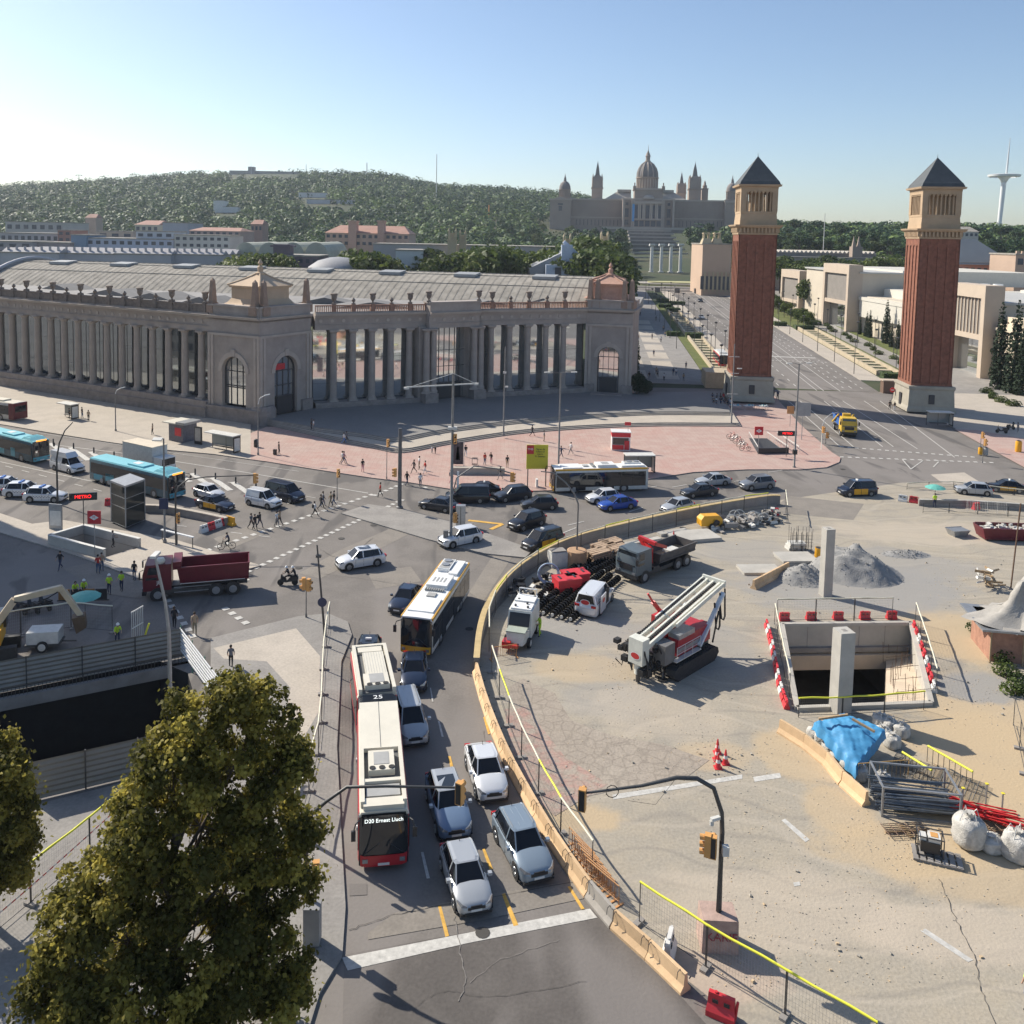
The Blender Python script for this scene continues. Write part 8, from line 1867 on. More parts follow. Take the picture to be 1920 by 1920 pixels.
for z in (.05,H_*.45,H_*.7):
 for p,q in zip(fp,fp[1:]+fp[:1]): m.beam((p[0],p[1],z),(q[0],q[1],z),.05)
m.build('frame',steel,t)
# metro stairwell parapets
def parapet(pts,label,h=1.0,w=.28,mt=concrete,z=KZ): return wall_strip(pts,h,w,'stairwell_parapet',label,'parapet',mt,white_d,z0=z)
parapet([MET[3],MET[0],MET[1],MET[2]],'pale parapet round the left metro stairwell',1.05)
t=wall_strip([MER[3],MER[2]],.95,.25,'stairwell_parapet','black low wall at the near end of the right metro stairs','parapet',blackp,blackp,z0=KZ)
for k,(a,b_) in enumerate(((MER[3],MER[0]),(MER[2],MER[1]),((MER[2][0]+1.6,MER[2][1]),(MER[1][0]+1.6,MER[1][1])))):
 t=thing('stair_railing',('left railing of the right metro stairs','middle railing of the right metro stairs','outer railing right of the metro stairs')[k],'railing',(0,0,0));m=MB().beam((a[0],a[1],KZ+1),(b_[0],b_[1],KZ+1),.1)
 for i in range(9): p=[a[j]+(b_[j]-a[j])*i/8 for j in (0,1)];m.box(p[0]-.02,p[0]+.02,p[1]-.02,p[1]+.02,KZ,KZ+1)
 m.build('rail',white_d,t)
def metro(px,py,pt,label,s=.62):
 b=G(px,py,KZ);h=topz(px,pt,b)-KZ;t=thing('metro_sign',label,'sign',(b[0],b[1],KZ));MB().cyl((0,0,0),(0,0,h-s),.045,n=8).build('pole',steel,t);MB().box(-s,s,-.06,.06,h-s*2,h).build('sign_plate',redp,t)
 d=s*.72;MB().add([(-d,-.07,h-s),(0,-.07,h-s-d*.6),(d,-.07,h-s),(0,-.07,h-s+d*.6)],[(0,1,2,3)]).build('diamond_emblem',white,t);text('M',d*.8,redp,t,(0,-.075,h-s),(R(90),0,0),'sign_lettering',.004);return t
metro(178,1045,958,'red metro sign with a white diamond beside the left stairwell');metro(1421,852,800,'red metro sign with a white diamond beside the right stairwell')
def ledsign(px,py,p0,p1,label,ang):
 b=G(px,py,KZ);z1=topz(px,p0,b)-KZ;z0=topz(px,p1,b)-KZ;t=thing('led_sign',label,'sign',(b[0],b[1],KZ),ang);MB().cyl((0,0,0),(0,0,z0),.05,n=8).build('pole',steel_d,t);MB().box(-1.35,1.35,-.12,.12,z0,z1).build('sign_housing',blackp,t);text('METRO',(z1-z0)*.62,red_led,t,(0,-.13,(z0+z1)/2),(R(90),0,0),'led_lettering',.004)
ledsign(157,985,924,938,'red lettered light sign on a pole behind the left stairwell',R(15));ledsign(1474,856,808,817,'red lettered light sign on a pole by the right metro stairs',0)
b=G(105,992,KZ);t=thing('map_panel','grey metro map panel left of the stairwell','panel',(b[0],b[1],KZ),R(-10));h=topz(105,945,b)-KZ;MB().box(-.75,.75,-.06,.06,0,h).build('frame',steel,t);MB().box(-.62,.62,-.08,-.06,.4,h-.7).build('map_sheet',white_d,t)
# yellow billboard
b=G(1006,912,KZ);z1=topz(1006,834,b)-KZ;z0=topz(1006,879,b)-KZ;w2=1.22*.98;t=thing('yellow_billboard','tall yellow board with a red corner and small black text on two posts','billboard',(b[0],b[1],KZ),R(4));ye=mat('billboard_yellow',(.62,.53,.04),.5,var=.03)
MB().box(-w2-.15,w2+.15,-.06,.06,z0,z1).build('board',ye,t);MB().box(-w2-.13,-w2+.75,-.08,-.06,z1-1.15,z1-.05).build('red_corner',redp,t);text('TMB',.36,white,t,(-w2+.31,-.09,z1-.55),(R(90),0,0),'logo_lettering',.004)
text('Obres de\nmillora al\nmetro.\nPl. Espanya',.30,blackp,t,(.35,-.09,z1-1.0),(R(90),0,0),'board_lettering',.004)
MB().box(-w2,-w2+.12,-.05,.05,0,z0).box(w2-.12,w2,-.05,.05,0,z0).build('post',steel_d,t);MB().box(-.12,.12,-.5,.2,0,1.0).build('foot_weight',whitep,t)
b=G(858,873,KZ);t=thing('dark_banner_sign','tall dark poster with a figure beside the mast','sign',(b[0],b[1],KZ),0);h=topz(858,829,b)-KZ;MB().box(-.75,.75,-.05,.05,.2,h).build('board',mat('poster_dark',(.06,.05,.06),.5,var=.4,scale=3),t);MB().loft([[(x*.5,-.06,z) for x,z in ((-.6,.8),(.6,.8),(.35,h*.55),(-.35,h*.55))],[(x*.3,-.06,z) for x,z in ((-.6,.8),(.6,.8),(.35,h*.8),(-.35,h*.8))]]).build('poster_figure',graym,t);MB().box(.8,.88,-.05,.05,0,h).build('post',white_d,t)
t=wall_strip([G(846,888,KZ),G(946,889,KZ)],1.0,.6,'low_bench_wall','long low pale wall on the pink paving near the mast','wall',concrete,pave,z0=KZ)
b=G(890,872,KZ);t=thing('mesh_trolley','small wire trolley behind the low bench wall','trolley',(b[0],b[1],KZ));frame_box(t,-.35,.35,-.2,.2,.1,1.0,.03,steel_d,'basket')
# red kiosk
b=G(1164,845,KZ);t=thing('red_kiosk','red and white ticket kiosk on the pink plaza with a small red flag sign','kiosk',(b[0],b[1],KZ),R(-4));h=topz(1164,810,b)-KZ;MB().box(-1.35,1.35,0,2,0,h-.1).build('booth',white,t);MB().box(-1.38,1.38,-.05,2.05,h-.75,h-.12).build('fascia',redp,t);MB().box(-1.2,1.1,-.04,0,.9,1.9).build('window',glass,t);MB().box(-1.25,.4,-.07,-.04,.15,.85).box(.5,1.2,-.07,-.04,.15,1.5).build('poster',redp,t);MB().box(-1.45,1.45,-.1,2.1,h-.1,h).build('kiosk_roof',white,t);MB().cyl((1.0,.5,h),(1.0,.5,h+.9),.03,n=6).build('sign_pole',steel,t);MB().box(.5,1.4,.45,.55,h+.9,h+1.4).build('flag_sign',redp,t)
# bus shelters
def shelter(px,py,w2,label,ang=0,z=KZ,ad=True):
 b=G(px,py,z);t=thing('bus_shelter',label,'shelter',(b[0],b[1],z),ang);MB().box(-w2,w2,-.3,1.4,2.4,2.52).build('shelter_roof',white_d,t);m=MB()
 for x in (-w2+.1,0,w2-.1): m.box(x-.04,x+.04,1.2,1.28,0,2.4)
 m.build('post',steel_d,t);MB().box(-w2+.1,w2-.1,1.21,1.25,.5,2.3).build('glass_wall',mat('shelter_glass',(.25,.28,.28),.1,var=0),t);MB().box(-w2+.5,w2-.6,.7,1.1,.42,.5).build('bench',steel_d,t)
 if ad: MB().box(w2-.12,w2,-.1,1.2,.1,2.3).build('poster_case',blackp,t);MB().box(w2-.13,w2-.12,.02,1.08,.3,2.1).box(w2,w2+.01,.02,1.08,.3,2.1).build('poster',white_d,t)
shelter(412,846,2.8,'glass bus shelter on the hall pavement with posters at both ends',R(-29));shelter(122,785,1.8,'bus shelter with waiting people behind the parked bus',R(-29));shelter(1200,888,2.0,'pale roofed bus shelter behind the yellow bus',R(5));shelter(1764,800,2.0,'dark bus shelter at the foot of the second brick tower',R(-3))
b=G(330,828,KZ);t=thing('news_kiosk','pavement kiosk with a pale flat roof and posters','kiosk',(b[0],b[1],KZ),R(-29));MB().box(-1.5,1.5,0,2.6,0,2.7).build('booth',mat('kiosk_grey',(.12,.12,.15),.5,var=.3,scale=3),t);MB().box(-1.6,-1.5,.1,2.4,.5,2.4).build('poster',mat('poster_blue',(.10,.14,.35),.5,var=.5,scale=2),t);MB().box(-2.1,.6,-.7,2.9,2.75,2.9).build('kiosk_roof',cream,t);MB().box(.6,2.4,-.6,2.6,2.75,3.1).build('awning',steel,t);MB().box(-.2,1.1,-.04,0,.9,2.1).build('window',redp,t)
b=G(372,833,KZ);t=thing('poster_pillar','dark framed poster pillar between the kiosk and the shelter','sign',(b[0],b[1],KZ),R(-29));MB().box(-.7,.7,-.1,.1,0,2.6).build('frame',blackp,t);MB().box(-.55,.55,-.12,-.1,.5,2.4).build('poster',steel,t)
b=G(855,985,KZ);t=thing('control_cabinet','tall grey control cabinet beside the mast on the island','cabinet',(b[0]+.5,b[1]-.2,KZ));MB().box(-.5,.5,-.35,.35,0,2.3).build('cabinet_body',steel,t);MB().box(-.03,.03,-.37,-.35,.1,2.2).build('door_seam',blackp,t)
b=G(858,940);t=thing('white_post_board','thin white board post behind the cabinet','sign',(b[0],b[1],0));MB().box(-.12,.12,-.03,.03,.8,3.6).build('board',white,t);MB().cyl((0,.05,0),(0,.05,3),.04,n=6).build('post',steel,t)
def bin_(px,py,label,mt,h=1.1,r=.32,z=KZ):
 b=G(px,py,z);t=thing('litter_bin',label,'bin',(b[0],b[1],z));MB().lathe([(r*.9,0),(r,.1),(r,h*.85),(r*.8,h)],n=12).build('bin_body',mt,t,smooth=50);MB().lathe([(r*.85,h),(r*.3,h+.08)],n=12).build('bin_lid',blackp,t)
bin_(1838,852,'yellow litter bin by the right kerb',yellow);bin_(1848,853,'grey bin next to the yellow bin',graym);bin_(1909,847,'big yellow post box shaped bin at the right edge',yellow,1.7,.45);bin_(480,838,'black bin at the foot of the brown lamp pole',blackp)
b=G(1503,826);t=thing('back_of_sign','grey rectangular road sign seen from behind at the avenue mouth','sign',(b[0],b[1],0));h=topz(1503,755,b);h0=topz(1503,780,b);MB().box(-1.2,1.2,-.04,.04,h0,h).build('sign_plate',graym,t);MB().cyl((0,.06,0),(0,.06,h),.06,n=6).build('pole',steel,t)
b=G(1481,800,.1);t=thing('orange_works_sign','small orange works sign near the first tower','sign',(b[0],b[1],0));MB().box(-.6,.6,-.03,.03,2.3,3.6).build('sign_plate',orange_m,t);MB().cyl((0,0,0),(0,0,2.3),.04,n=6).build('pole',steel,t)
b=G(1672,760);t=thing('no_entry_sign','red round sign on a pole left of the second tower','sign',(b[0],b[1],0));MB().cyl((0,-.03,3.0),(0,.03,3.0),.5,n=16).build('sign_plate',redp,t);MB().box(-.33,.33,-.045,-.03,2.92,3.08).build('white_bar',white,t);MB().cyl((0,.05,0),(0,.05,3),.05,n=6).build('pole',steel_d,t)
x,y,z=GT(1668,738);t=thing('brown_kiosk','small brown kiosk left of the second tower','kiosk',(x,y,z),R(-6));MB().box(-1.3,1.3,0,2,0,2.6).build('booth',mat('kiosk_brown',(.16,.10,.07),.6),t);MB().box(-1.5,1.5,-.2,2.2,2.6,2.8).build('kiosk_roof',tanw,t)
for px,py,r,z,lb in ((160,1160,1.25,2.1,'pale green umbrella shading the workers by the shaded works'),(1752,942,1.2,2.1,'pale green umbrella over a worker at the far site fence')):
 b=G(px,py);t=thing('sun_umbrella',lb,'umbrella',(b[0],b[1],0));z2=topz(px,1118 if px<200 else 918,b);z2=max(2.2,z2);MB().lathe([(r,z2-.38),(r*.7,z2-.2),(r*.35,z2-.05),(.03,z2)],n=10,cap=False).build('canopy',green,t);MB().cyl((0,0,0),(0,0,z2),.03,n=6).build('pole',steel_d,t)
b=G(150,1128);t=thing('orange_works_boards','orange and dark works boards in front of the two crouching workers','barrier',(b[0]+.3,b[1],0),.1);m=MB()
for i in range(4): m.box(-2+i*1.0,-1.1+i*1.0,-.06,.06,.2,1.1,i%2)
m.build('board',[mat('board_brown',(.30,.14,.04),.6),blackp],t);MB().box(-2.1,2.1,-.1,-.06,.1,.2).build('foot_rail',steel_d,t)
t=thing('kerb_railing','white topped railing at the kerb between the two dark poles','railing',G(303,1012,KZ)+(KZ,),R(-28));MB().box(0,4.4,-.12,.12,1.0,1.1).build('top_rail',white,t);m=MB()
for x in (.1,2.2,4.3): m.box(x-.03,x+.03,-.03,.03,0,1)
m.build('post',steel_d,t)
# the building site
formw=mat('cast_concrete',(.45,.42,.37),.9,var=.15,scale=.4,bump=.2);warmc=mat('cast_concrete_warm',(.55,.45,.34),.9,var=.12,scale=.4)
t=thing('excavation_pit','deep rectangular concrete lined pit with a dark opening under its far wall','pit',(0,0,0))
m=MB();n=4;P4=PIT
for i in range(4):
 p,q=P4[i],P4[(i+1)%4]
 z0=-3.4 if i==0 else -8
 m.quad((p[0],p[1],.25),(q[0],q[1],.25),(q[0],q[1],z0),(p[0],p[1],z0))
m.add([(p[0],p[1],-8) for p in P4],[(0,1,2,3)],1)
# far opening: recess under the back wall
a,b=P4[0],P4[1];d=Vector((b[0]-a[0],b[1]-a[1])).normalized();nn=Vector((-d.y,d.x))*9
A2,B2_=(a[0]+nn.x,a[1]+nn.y),(b[0]+nn.x,b[1]+nn.y)
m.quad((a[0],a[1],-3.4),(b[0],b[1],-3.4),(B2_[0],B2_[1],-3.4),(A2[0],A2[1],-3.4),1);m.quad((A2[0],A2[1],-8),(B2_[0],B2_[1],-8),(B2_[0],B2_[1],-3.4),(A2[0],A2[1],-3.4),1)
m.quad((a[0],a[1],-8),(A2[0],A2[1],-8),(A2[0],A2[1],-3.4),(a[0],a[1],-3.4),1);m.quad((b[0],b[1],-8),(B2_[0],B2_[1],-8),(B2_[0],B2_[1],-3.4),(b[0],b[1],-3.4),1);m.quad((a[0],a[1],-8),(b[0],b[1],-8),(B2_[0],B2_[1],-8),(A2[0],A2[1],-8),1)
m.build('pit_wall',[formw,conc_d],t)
m=MB();T,L=frame_of(a,b)
m.T=T;m.box(0,L,-.32,-.02,-2.1,-1.75);m.box(0,L,-.5,-.0,-3.5,-2.3,1)
for i in range(1,5): m.box(L*i/5-.02,L*i/5+.02,-.012,0,-1.75,.2)
m.build('wale_beam',[conc_d,warmc],t)
# lip, ledge at the right with rebar
m=MB();c,e=P4[1],P4[2]
for i in range(4):
 p,q=P4[i],P4[(i+1)%4];m.beam((p[0],p[1],.12),(q[0],q[1],.12),.35,.28)
m.build('pit_lip',formw,t)
L1=[P4[1],P4[2],(P4[2][0]-3.0,P4[2][1]-.1),(P4[1][0]-1.9,P4[1][1])]
m=MB();m.loft([[(p[0],p[1],-8) for p in L1],[(L1[0][0],L1[0][1],-2.6),(L1[1][0],L1[1][1],-.6),(L1[2][0],L1[2][1],-.9),(L1[3][0],L1[3][1],-2.9)]]);m.build('ramp_ledge',warmc,t,fix=True)
rb_=mat('rebar',(.16,.10,.07),.8,.3,var=.3,scale=5);m=MB();rg=random.Random(8)
for i in range(26):
 f=i/26;x=P4[1][0]+(P4[2][0]-P4[1][0])*f-rg.uniform(.3,2.2);y=P4[1][1]+(P4[2][1]-P4[1][1])*f;z=-2.6+2*f;m.tube([(x,y,z-.4),(x+rg.uniform(-.2,.2),y,z+rg.uniform(.8,1.7))],.018,4)
for k in range(5):
 f=(k+.5)/5;y=P4[1][1]+(P4[2][1]-P4[1][1])*f;x=P4[1][0]+(P4[2][0]-P4[1][0])*f;m.tube([(x-2.3,y,-1.6+2*f),(x+.8,y+.3,-1.4+2*f)],.018,4)
m.build('rebar_stub',rb_,t)
fence_run([(1456,1166),(1580,1164),(1720,1162)],'pb','padded mesh panel across the back of the pit','mesh panels behind the pit',tubes=[whtube],h=1.9,step=3.3,foot=False)
fence_run([(1716,1168),(1742,1250),(1762,1326)],'pr','padded mesh panel down the right side of the pit','mesh panels right of the pit',tubes=[whtube],h=1.7,step=3.0,foot=False)
fence_run([(1452,1170),(1468,1255),(1488,1342)],'pl','padded mesh panel down the left side of the pit','mesh panels left of the pit',tubes=[whtube],h=1.7,step=3.0,foot=False)
fence_run([(1496,1345),(1610,1342),(1745,1330)],'pf','mesh panel along the near edge of the pit','mesh panels at the near edge of the pit',tubes=[yeltube],h=1.3,step=3.0,foot=False)
def concol(px0,px1,pyb,pyt,label):
 a=G(px0,pyb);b=G(px1,pyb);w2=(b[0]-a[0])/2;h=W((px0+px1)/2,pyt,a[1])[1];t=thing('concrete_column',label,'column',((a[0]+b[0])/2,a[1]+w2,0),R(10));MB().box(-w2*.76,w2*.76,-w2*.76,w2*.76,-.1,h).build('shaft',concrete,t);MB().box(-.15,.15,-.15,.15,h,h+.02).build('top_recess',conc_d,t);
concol(1540,1563,1121,994,'bare square concrete column beside the gravel heap');concol(1563,1601,1345,1190,'bare square concrete column at the near edge of the pit')
# heaps
def heap(px,py,rx,ry,h,label,mt,seed,name='gravel_heap',cat='heap'):
 x,y=G(px,py);t=thing(name,label,cat,(x,y,-.08));rg=random.Random(seed);m=MB();n=44
 pk=[(rg.uniform(-.45,.45),rg.uniform(-.3,.3),rg.uniform(.45,1),rg.uniform(.35,.6)) for _ in range(6)]
 def hh(u,v):
  d=math.hypot(u,v);z=max(k*max(0,1-math.hypot(u-a,v-b)/r) for a,b,k,r in pk);z=z*.35+.75*max(0,1-d)**.9;z*=max(0,1-d**5)
  return h*(z+.05*math.sin(u*19+v*7)*z+.04*math.sin(v*31+u*11)*z+rg.uniform(-.025,.025)*(z>.03))
 for j in range(n+1):
  for i in range(n+1): u,v=2.2*i/n-1.1,2.2*j/n-1.1;m.v.append((u*rx,v*ry,hh(u,v)))
 m.f=[(j*(n+1)+i,j*(n+1)+i+1,(j+1)*(n+1)+i+1,(j+1)*(n+1)+i) for j in range(n) for i in range(n)];m.m=[0]*len(m.f);m.build('heap_body',mt,t,smooth=70)
 m=MB()
 for i in range(170):
  u,v=rg.gauss(0,.42),rg.gauss(0,.42)
  if math.hypot(u,v)<1.05: q=rg.uniform(.04,.13);m.cb(u*rx,v*ry,hh(u,v)+q*.2,q,q*.8,q*.7,rg.uniform(0,3),rx=rg.uniform(0,3))
 m.build('loose_stone',mt,t)['kind']='stuff';return t
heap(1600,1072,4.9,4.4,2.7,'grey gravel heap behind the first concrete column',gravelm,1);heap(1505,1085,3.0,2.6,1.5,'paler gravel heap left of the first concrete column',gravelm,2)
heap(1700,1040,3.2,1.6,.5,'flat spread of grey gravel right of the heap',gravelm,5)
# slabs and stacks
def slabstack(px,py,a,L,w2,n,label,th=.22,mt=None,name='concrete_slab_stack',jit=.15,gap=.03):
 x,y=G(px,py);t=thing(name,label,'slab stack',(x,y,0),a);rg=random.Random(px);
 for i in range(n):
  m=MB();m.cb(rg.uniform(-jit,jit),rg.uniform(-jit,jit),th*.5+i*(th+gap),L,w2,th,rg.uniform(-.04,.04));m.build('slab',mt or concrete,t)
slabstack(1300,1008,.25,5.0,3.0,1,'wide concrete slab lying behind the crane lorry',.35)
slabstack(1262,1000,.45,3.6,.8,1,'narrow concrete slab against the curved wall',.3);slabstack(1190,1022,.45,6.5,.7,1,'long concrete beam lying along the curved wall',.35)
slabstack(1492,1050,.12,3.6,2.6,2,'square concrete slab stack left of the gravel heap',.2);slabstack(1425,1070,.1,3.8,2.2,1,'low concrete slab with timber on it',.25)
slabstack(1490,1030,.1,1.6,1.0,3,'crate of stacked formwork behind the square slab',.25,white_d,'formwork_crate')
rg=random.Random(3)
for i,(px,py) in enumerate(((1130,1040),(1145,1032),(1160,1044),(1120,1052))):
 x,y=G(px,py);t=thing('timber_pile',('timber pile nearest the curved wall','timber pile at the back right of the yard corner','timber pile on the crane lorry side','low timber pile beside the rusty drum')[i],'timber pile',(x,y,0),R(35));m=MB()
 for k in range(5):
  for j in range(4): m.cb(rg.uniform(-.1,.1),-.6+j*.38,.12+k*.22,2.2+rg.uniform(-.3,.3),.3,.16,rg.uniform(-.05,.05))
 m.build('timber',mat('old_timber',(.40,.29,.20),.85,var=.3,scale=2),t)
x,y=G(1045,1060);t=thing('metal_cabinet','pale scratched metal box behind the red tool chests','cabinet',(x,y,0),.3);MB().box(-.8,.8,-.6,.6,0,1.4).build('cabinet_body',white_d,t);MB().box(-.7,.7,-.5,.5,1.4,1.55).build('cabinet_lid',conc_d,t)
for i,(px,py) in enumerate(((1062,1108),(1078,1098))):
 x,y=G(px,py);t=thing('tool_chest',('red tool chest nearer the hose reel','red tool chest nearer the timber')[i],'chest',(x,y,0),R(20));MB().box(-1.1,1.1,-.75,.75,.1,1.15).build('chest_body',redp,t);MB().box(-1.15,1.15,-.8,.8,1.15,1.3).build('chest_lid',redp,t);MB().box(-.8,-.6,-.3,.3,1.3,1.34).box(.6,.8,-.3,.3,1.3,1.34).build('latch',blackp,t)
x,y=G(1028,1098);t=thing('hose_reel','large ring of pale blue hose standing in the crowded corner','hose reel',(x,y,0));m=MB()
for k in range(4): m.tube([(.95*math.cos(a)*(1-.04*k),.08*k,1.1+.95*math.sin(a)*(1-.04*k)) for a in [i*math.pi/12 for i in range(25)]],.06,6)
m.build('hose_ring',mat('hose_blue',(.35,.45,.58),.5,var=.1),t,smooth=60);MB().beam((-.8,.2,.05),(.8,.2,.05),.15).beam((0,.2,0),(0,.2,1.1),.08).build('reel_stand',steel_d,t)
# auger drill strings: dark spiral flights lying in rows
def auger(p0,p1,label,r=.32,z=.34,k=34):
 a,b=Vector(G(*p0)+(z,)),Vector(G(*p1)+(z,));t=thing('drill_auger',label,'auger',(0,0,0),0,'black spiral augers in rows');d=b-a;m=MB();m.tube([a,b],.09,6);q=d.to_track_quat('Z','Y').to_matrix();pts=[]
 L=d.length;n=int(L/.42)
 for i in range(n):
  c=a+d*((i+.5)/n);e=d.normalized()*.07;m.cyl(c-e,c+e,r,r*.96,10)
 m.build('auger_flight',mat('auger_black',(.018,.017,.016),.55,.3,var=.3,scale=4),t)
 MB().cyl(a-d.normalized()*.1,a,.14,n=8).cyl(b,b+d.normalized()*.1,.14,n=8).build('coupling',white_d,t)
for i in range(6):
 auger((985+17*i,1148+4*i),(1085+15*i,1062+5.5*i),('auger lying closest to the pump machine','second auger counted from the pump machine','third auger counted from the pump machine','fourth auger counted from the pump machine','fifth auger counted from the pump machine','auger lying closest to the works van')[i])
for i in range(4): auger((1085+16*i,1068+3*i),(1160+9*i,1030+6*i),('back row auger closest to the fence','back row auger second from the fence','back row auger third from the fence','back row auger closest to the crane lorry')[i],.28)
m=MB();t=thing('scrap_heap','dark jumble of cables, rods and drums behind the pump machine','scrap heap',(0,0,0));rg=random.Random(17)
for i in range(40):
 x,y=G(rg.uniform(955,1035),rg.uniform(1090,1135));m.cb(x,y,rg.uniform(.1,.7),rg.uniform(.2,1.0),rg.uniform(.1,.4),rg.uniform(.1,.4),rg.uniform(0,3),rx=rg.uniform(-.5,.5),mi=rg.choice([0,0,0,1]))
m.build('scrap_piece',[mat('scrap_black',(.025,.025,.027),.5,.3,var=.3),white_d],t)
# far corner of the yard: yellow compressor and rubble
x,y=G(1330,990);t=thing('yellow_compressor','yellow compressor in the row of scrap by the curved wall','compressor',(x,y,0),.2);MB().loft([[(-1.2,-.6,.4),(1.2,-.6,.4),(1.2,.6,.4),(-1.2,.6,.4)],[(-1.25,-.6,1.1),(1.25,-.6,1.1),(1.25,.6,1.1),(-1.25,.6,1.1)],[(-.9,-.5,1.5),(.9,-.5,1.5),(.9,.5,1.5),(-.9,.5,1.5)]]).build('housing',yellow,t,smooth=30);wheel(t,0,-.7,.35,.2,-1,'w');wheel(t,0,.7,.35,.2,1,'w')
t=thing('rubble_row','row of scrap, pipes and broken concrete along the curved wall','scrap heap',(0,0,0));m=MB();rg=random.Random(23)
for i in range(90):
 f=rg.random();x,y=G(1345+105*f+rg.uniform(-8,8),990-16*f+rg.uniform(-9,9));m.cb(x,y,rg.uniform(.1,.8),rg.uniform(.3,1.6),rg.uniform(.15,.6),rg.uniform(.12,.5),rg.uniform(0,3),rx=rg.uniform(-.6,.6),mi=rg.choice([0,0,1,2]))
for i in range(8): x,y=G(1370+rg.uniform(0,70),985+rg.uniform(-8,4));m.tube([(x+.6*math.cos(a),y+.2,.7+.6*math.sin(a)) for a in [j*.5 for j in range(13)]],.05,5,2)
m.build('scrap_piece',[conc_d,blackp,white_d],t)
# tarp shelter with bags
B0=G(1590,1420)
t=thing('blue_tarpaulin','crumpled bright blue tarpaulin draped over pallets of bags by the pit','tarpaulin',(0,0,0));m=MB();rg=random.Random(6)
cs=[(*G(1522,1352,1.6),1.6),(*G(1583,1336,1.7),1.7),(*G(1664,1368,1.7),1.7),(*G(1605,1445,.9),.9)];n=26;rings=[]
def bil(u,v):
 A,B_,C,D_=[Vector(c) for c in cs];p=(A*(1-u)+B_*u)*(1-v)+(D_*(1-u)+C*u)*v;e=min(u,1-u,v,1-v)
 p.z+=.33*math.sin(u*math.pi)*math.sin(v*math.pi)+.05*math.sin(u*17+v*6)+.04*abs(math.sin(v*19-u*13))+.03*math.sin(u*41+v*31)-(.55 if e<.03 else 0)*(1 if (v>.9 or u<.05) else .4)
 p.x+=.06*math.sin(v*29);return p
m.v=[tuple(bil(i/n,j/n)) for j in range(n+1) for i in range(n+1)];m.f=[(j*(n+1)+i,j*(n+1)+i+1,(j+1)*(n+1)+i+1,(j+1)*(n+1)+i) for j in range(n) for i in range(n)];m.m=[0]*len(m.f);m.build('tarp_sheet',tarp,t,smooth=50)
MB().beam((*G(1598,1348,2.35),2.35),(*G(1640,1372,2.1),2.1),.12).beam((*G(1535,1348,2),2),(*G(1590,1340,2.4),2.4),.12).build('timber',wood,t)
def bag(px,py,z,r,label,group=None,h=None,key='bag'):
 h=h or r*1.7;x,y=G(px,py)
 t=thing('bulk_bag',label,'bag',(x,y,z),random.uniform(0,3),group);rg=random.Random(int(px*7+py));m=MB();k=20
 sq=lambda a:1/max(abs(math.cos(a)),abs(math.sin(a)))**.55
 m.loft([[(rr*r*sq(2*math.pi*i/k)*(1+.09*rg.uniform(-1,1))*math.cos(2*math.pi*i/k),rr*r*sq(2*math.pi*i/k)*(1+.09*rg.uniform(-1,1))*math.sin(2*math.pi*i/k),hh*h*(1+.06*rg.uniform(-1,1))) for i in range(k)] for rr,hh in ((.80,0),(.95,.08),(1.0,.3),(.95,.5),(.98,.7),(.9,.85),(.55,.93),(.22,.96),(.3,1.1))]);m.build('bag_body',bagm,t,smooth=60)
 m=MB()
 for q in (0,math.pi/2,math.pi,-math.pi/2): m.tube([(.8*r*math.cos(q),.8*r*math.sin(q),h*.85),(.5*r*math.cos(q),.5*r*math.sin(q),h*1.2),(.2*r*math.cos(q+.6),.2*r*math.sin(q+.6),h)],.025,4)
 m.build('bag_strap',white_d,t);return t
for i,(px,py) in enumerate(((1528,1388),(1542,1398),(1556,1415),(1572,1432),(1590,1448),(1610,1460),(1672,1400),(1655,1385),(1690,1380),(1668,1370),(1650,1362))): bag(px,py,0,.48,'off white bulk bag among those under and around the blue tarpaulin','bulk bags round the blue tarpaulin')
bag(1815,1585,.1,.72,'largest white bulk bag, standing on a pallet at the right',h=1.55);bag(1905,1608,0,.68,'white bulk bag at the right edge beside the slumped bag',h=1.4);bag(1858,1592,0,.6,'slumped blue and white bag between the two big bags',h=.7)
bag(1655,1470,0,.4,'small knotted bag beside the yellow hand rail')
# pipe rack
x,y=G(1712,1512);t=thing('pipe_rack','open scaffold rack full of grey steel tubes','rack',(x,y,0),R(-8));frame_box(t,-2.0,2.0,-1.2,1.2,0,1.7,.05,steel);m=MB();rg=random.Random(9)
for i in range(56): y_=rg.uniform(-1.05,1.05);z=rg.uniform(.1,1.05);dx=rg.uniform(-.3,.3);m.tube([(-2+dx,y_,z),(2.0+dx,y_+rg.uniform(-.15,.15),z+rg.uniform(-.05,.05))],.045,6)
m.build('steel_tube',mat('tube_grey',(.16,.175,.19),.45,.5,var=.25,scale=3),t)
def rebar_mat(px,py,a,L,w2,label,n=14,mt=None,z=.1,name='rebar_mat'):
 x,y=G(px,py);t=thing(name,label,'rebar mat',(x,y,z),a);m=MB()
 for i in range(n): q=-w2/2+w2*i/(n-1);m.tube([(-L/2,q,.05),(L/2,q,.05)],.022,4)
 for i in range(int(L/.45)): q=-L/2+.45*i;m.tube([(q,-w2/2,.09),(q,w2/2,.09)],.022,4)
 m.build('bar_grid',mt or rb_,t);MB().box(-L/2,L/2,-.06,.06,-.09,0).box(-.08,.08,-w2/2,w2/2,-.09,0).build('bearer',wood,t)
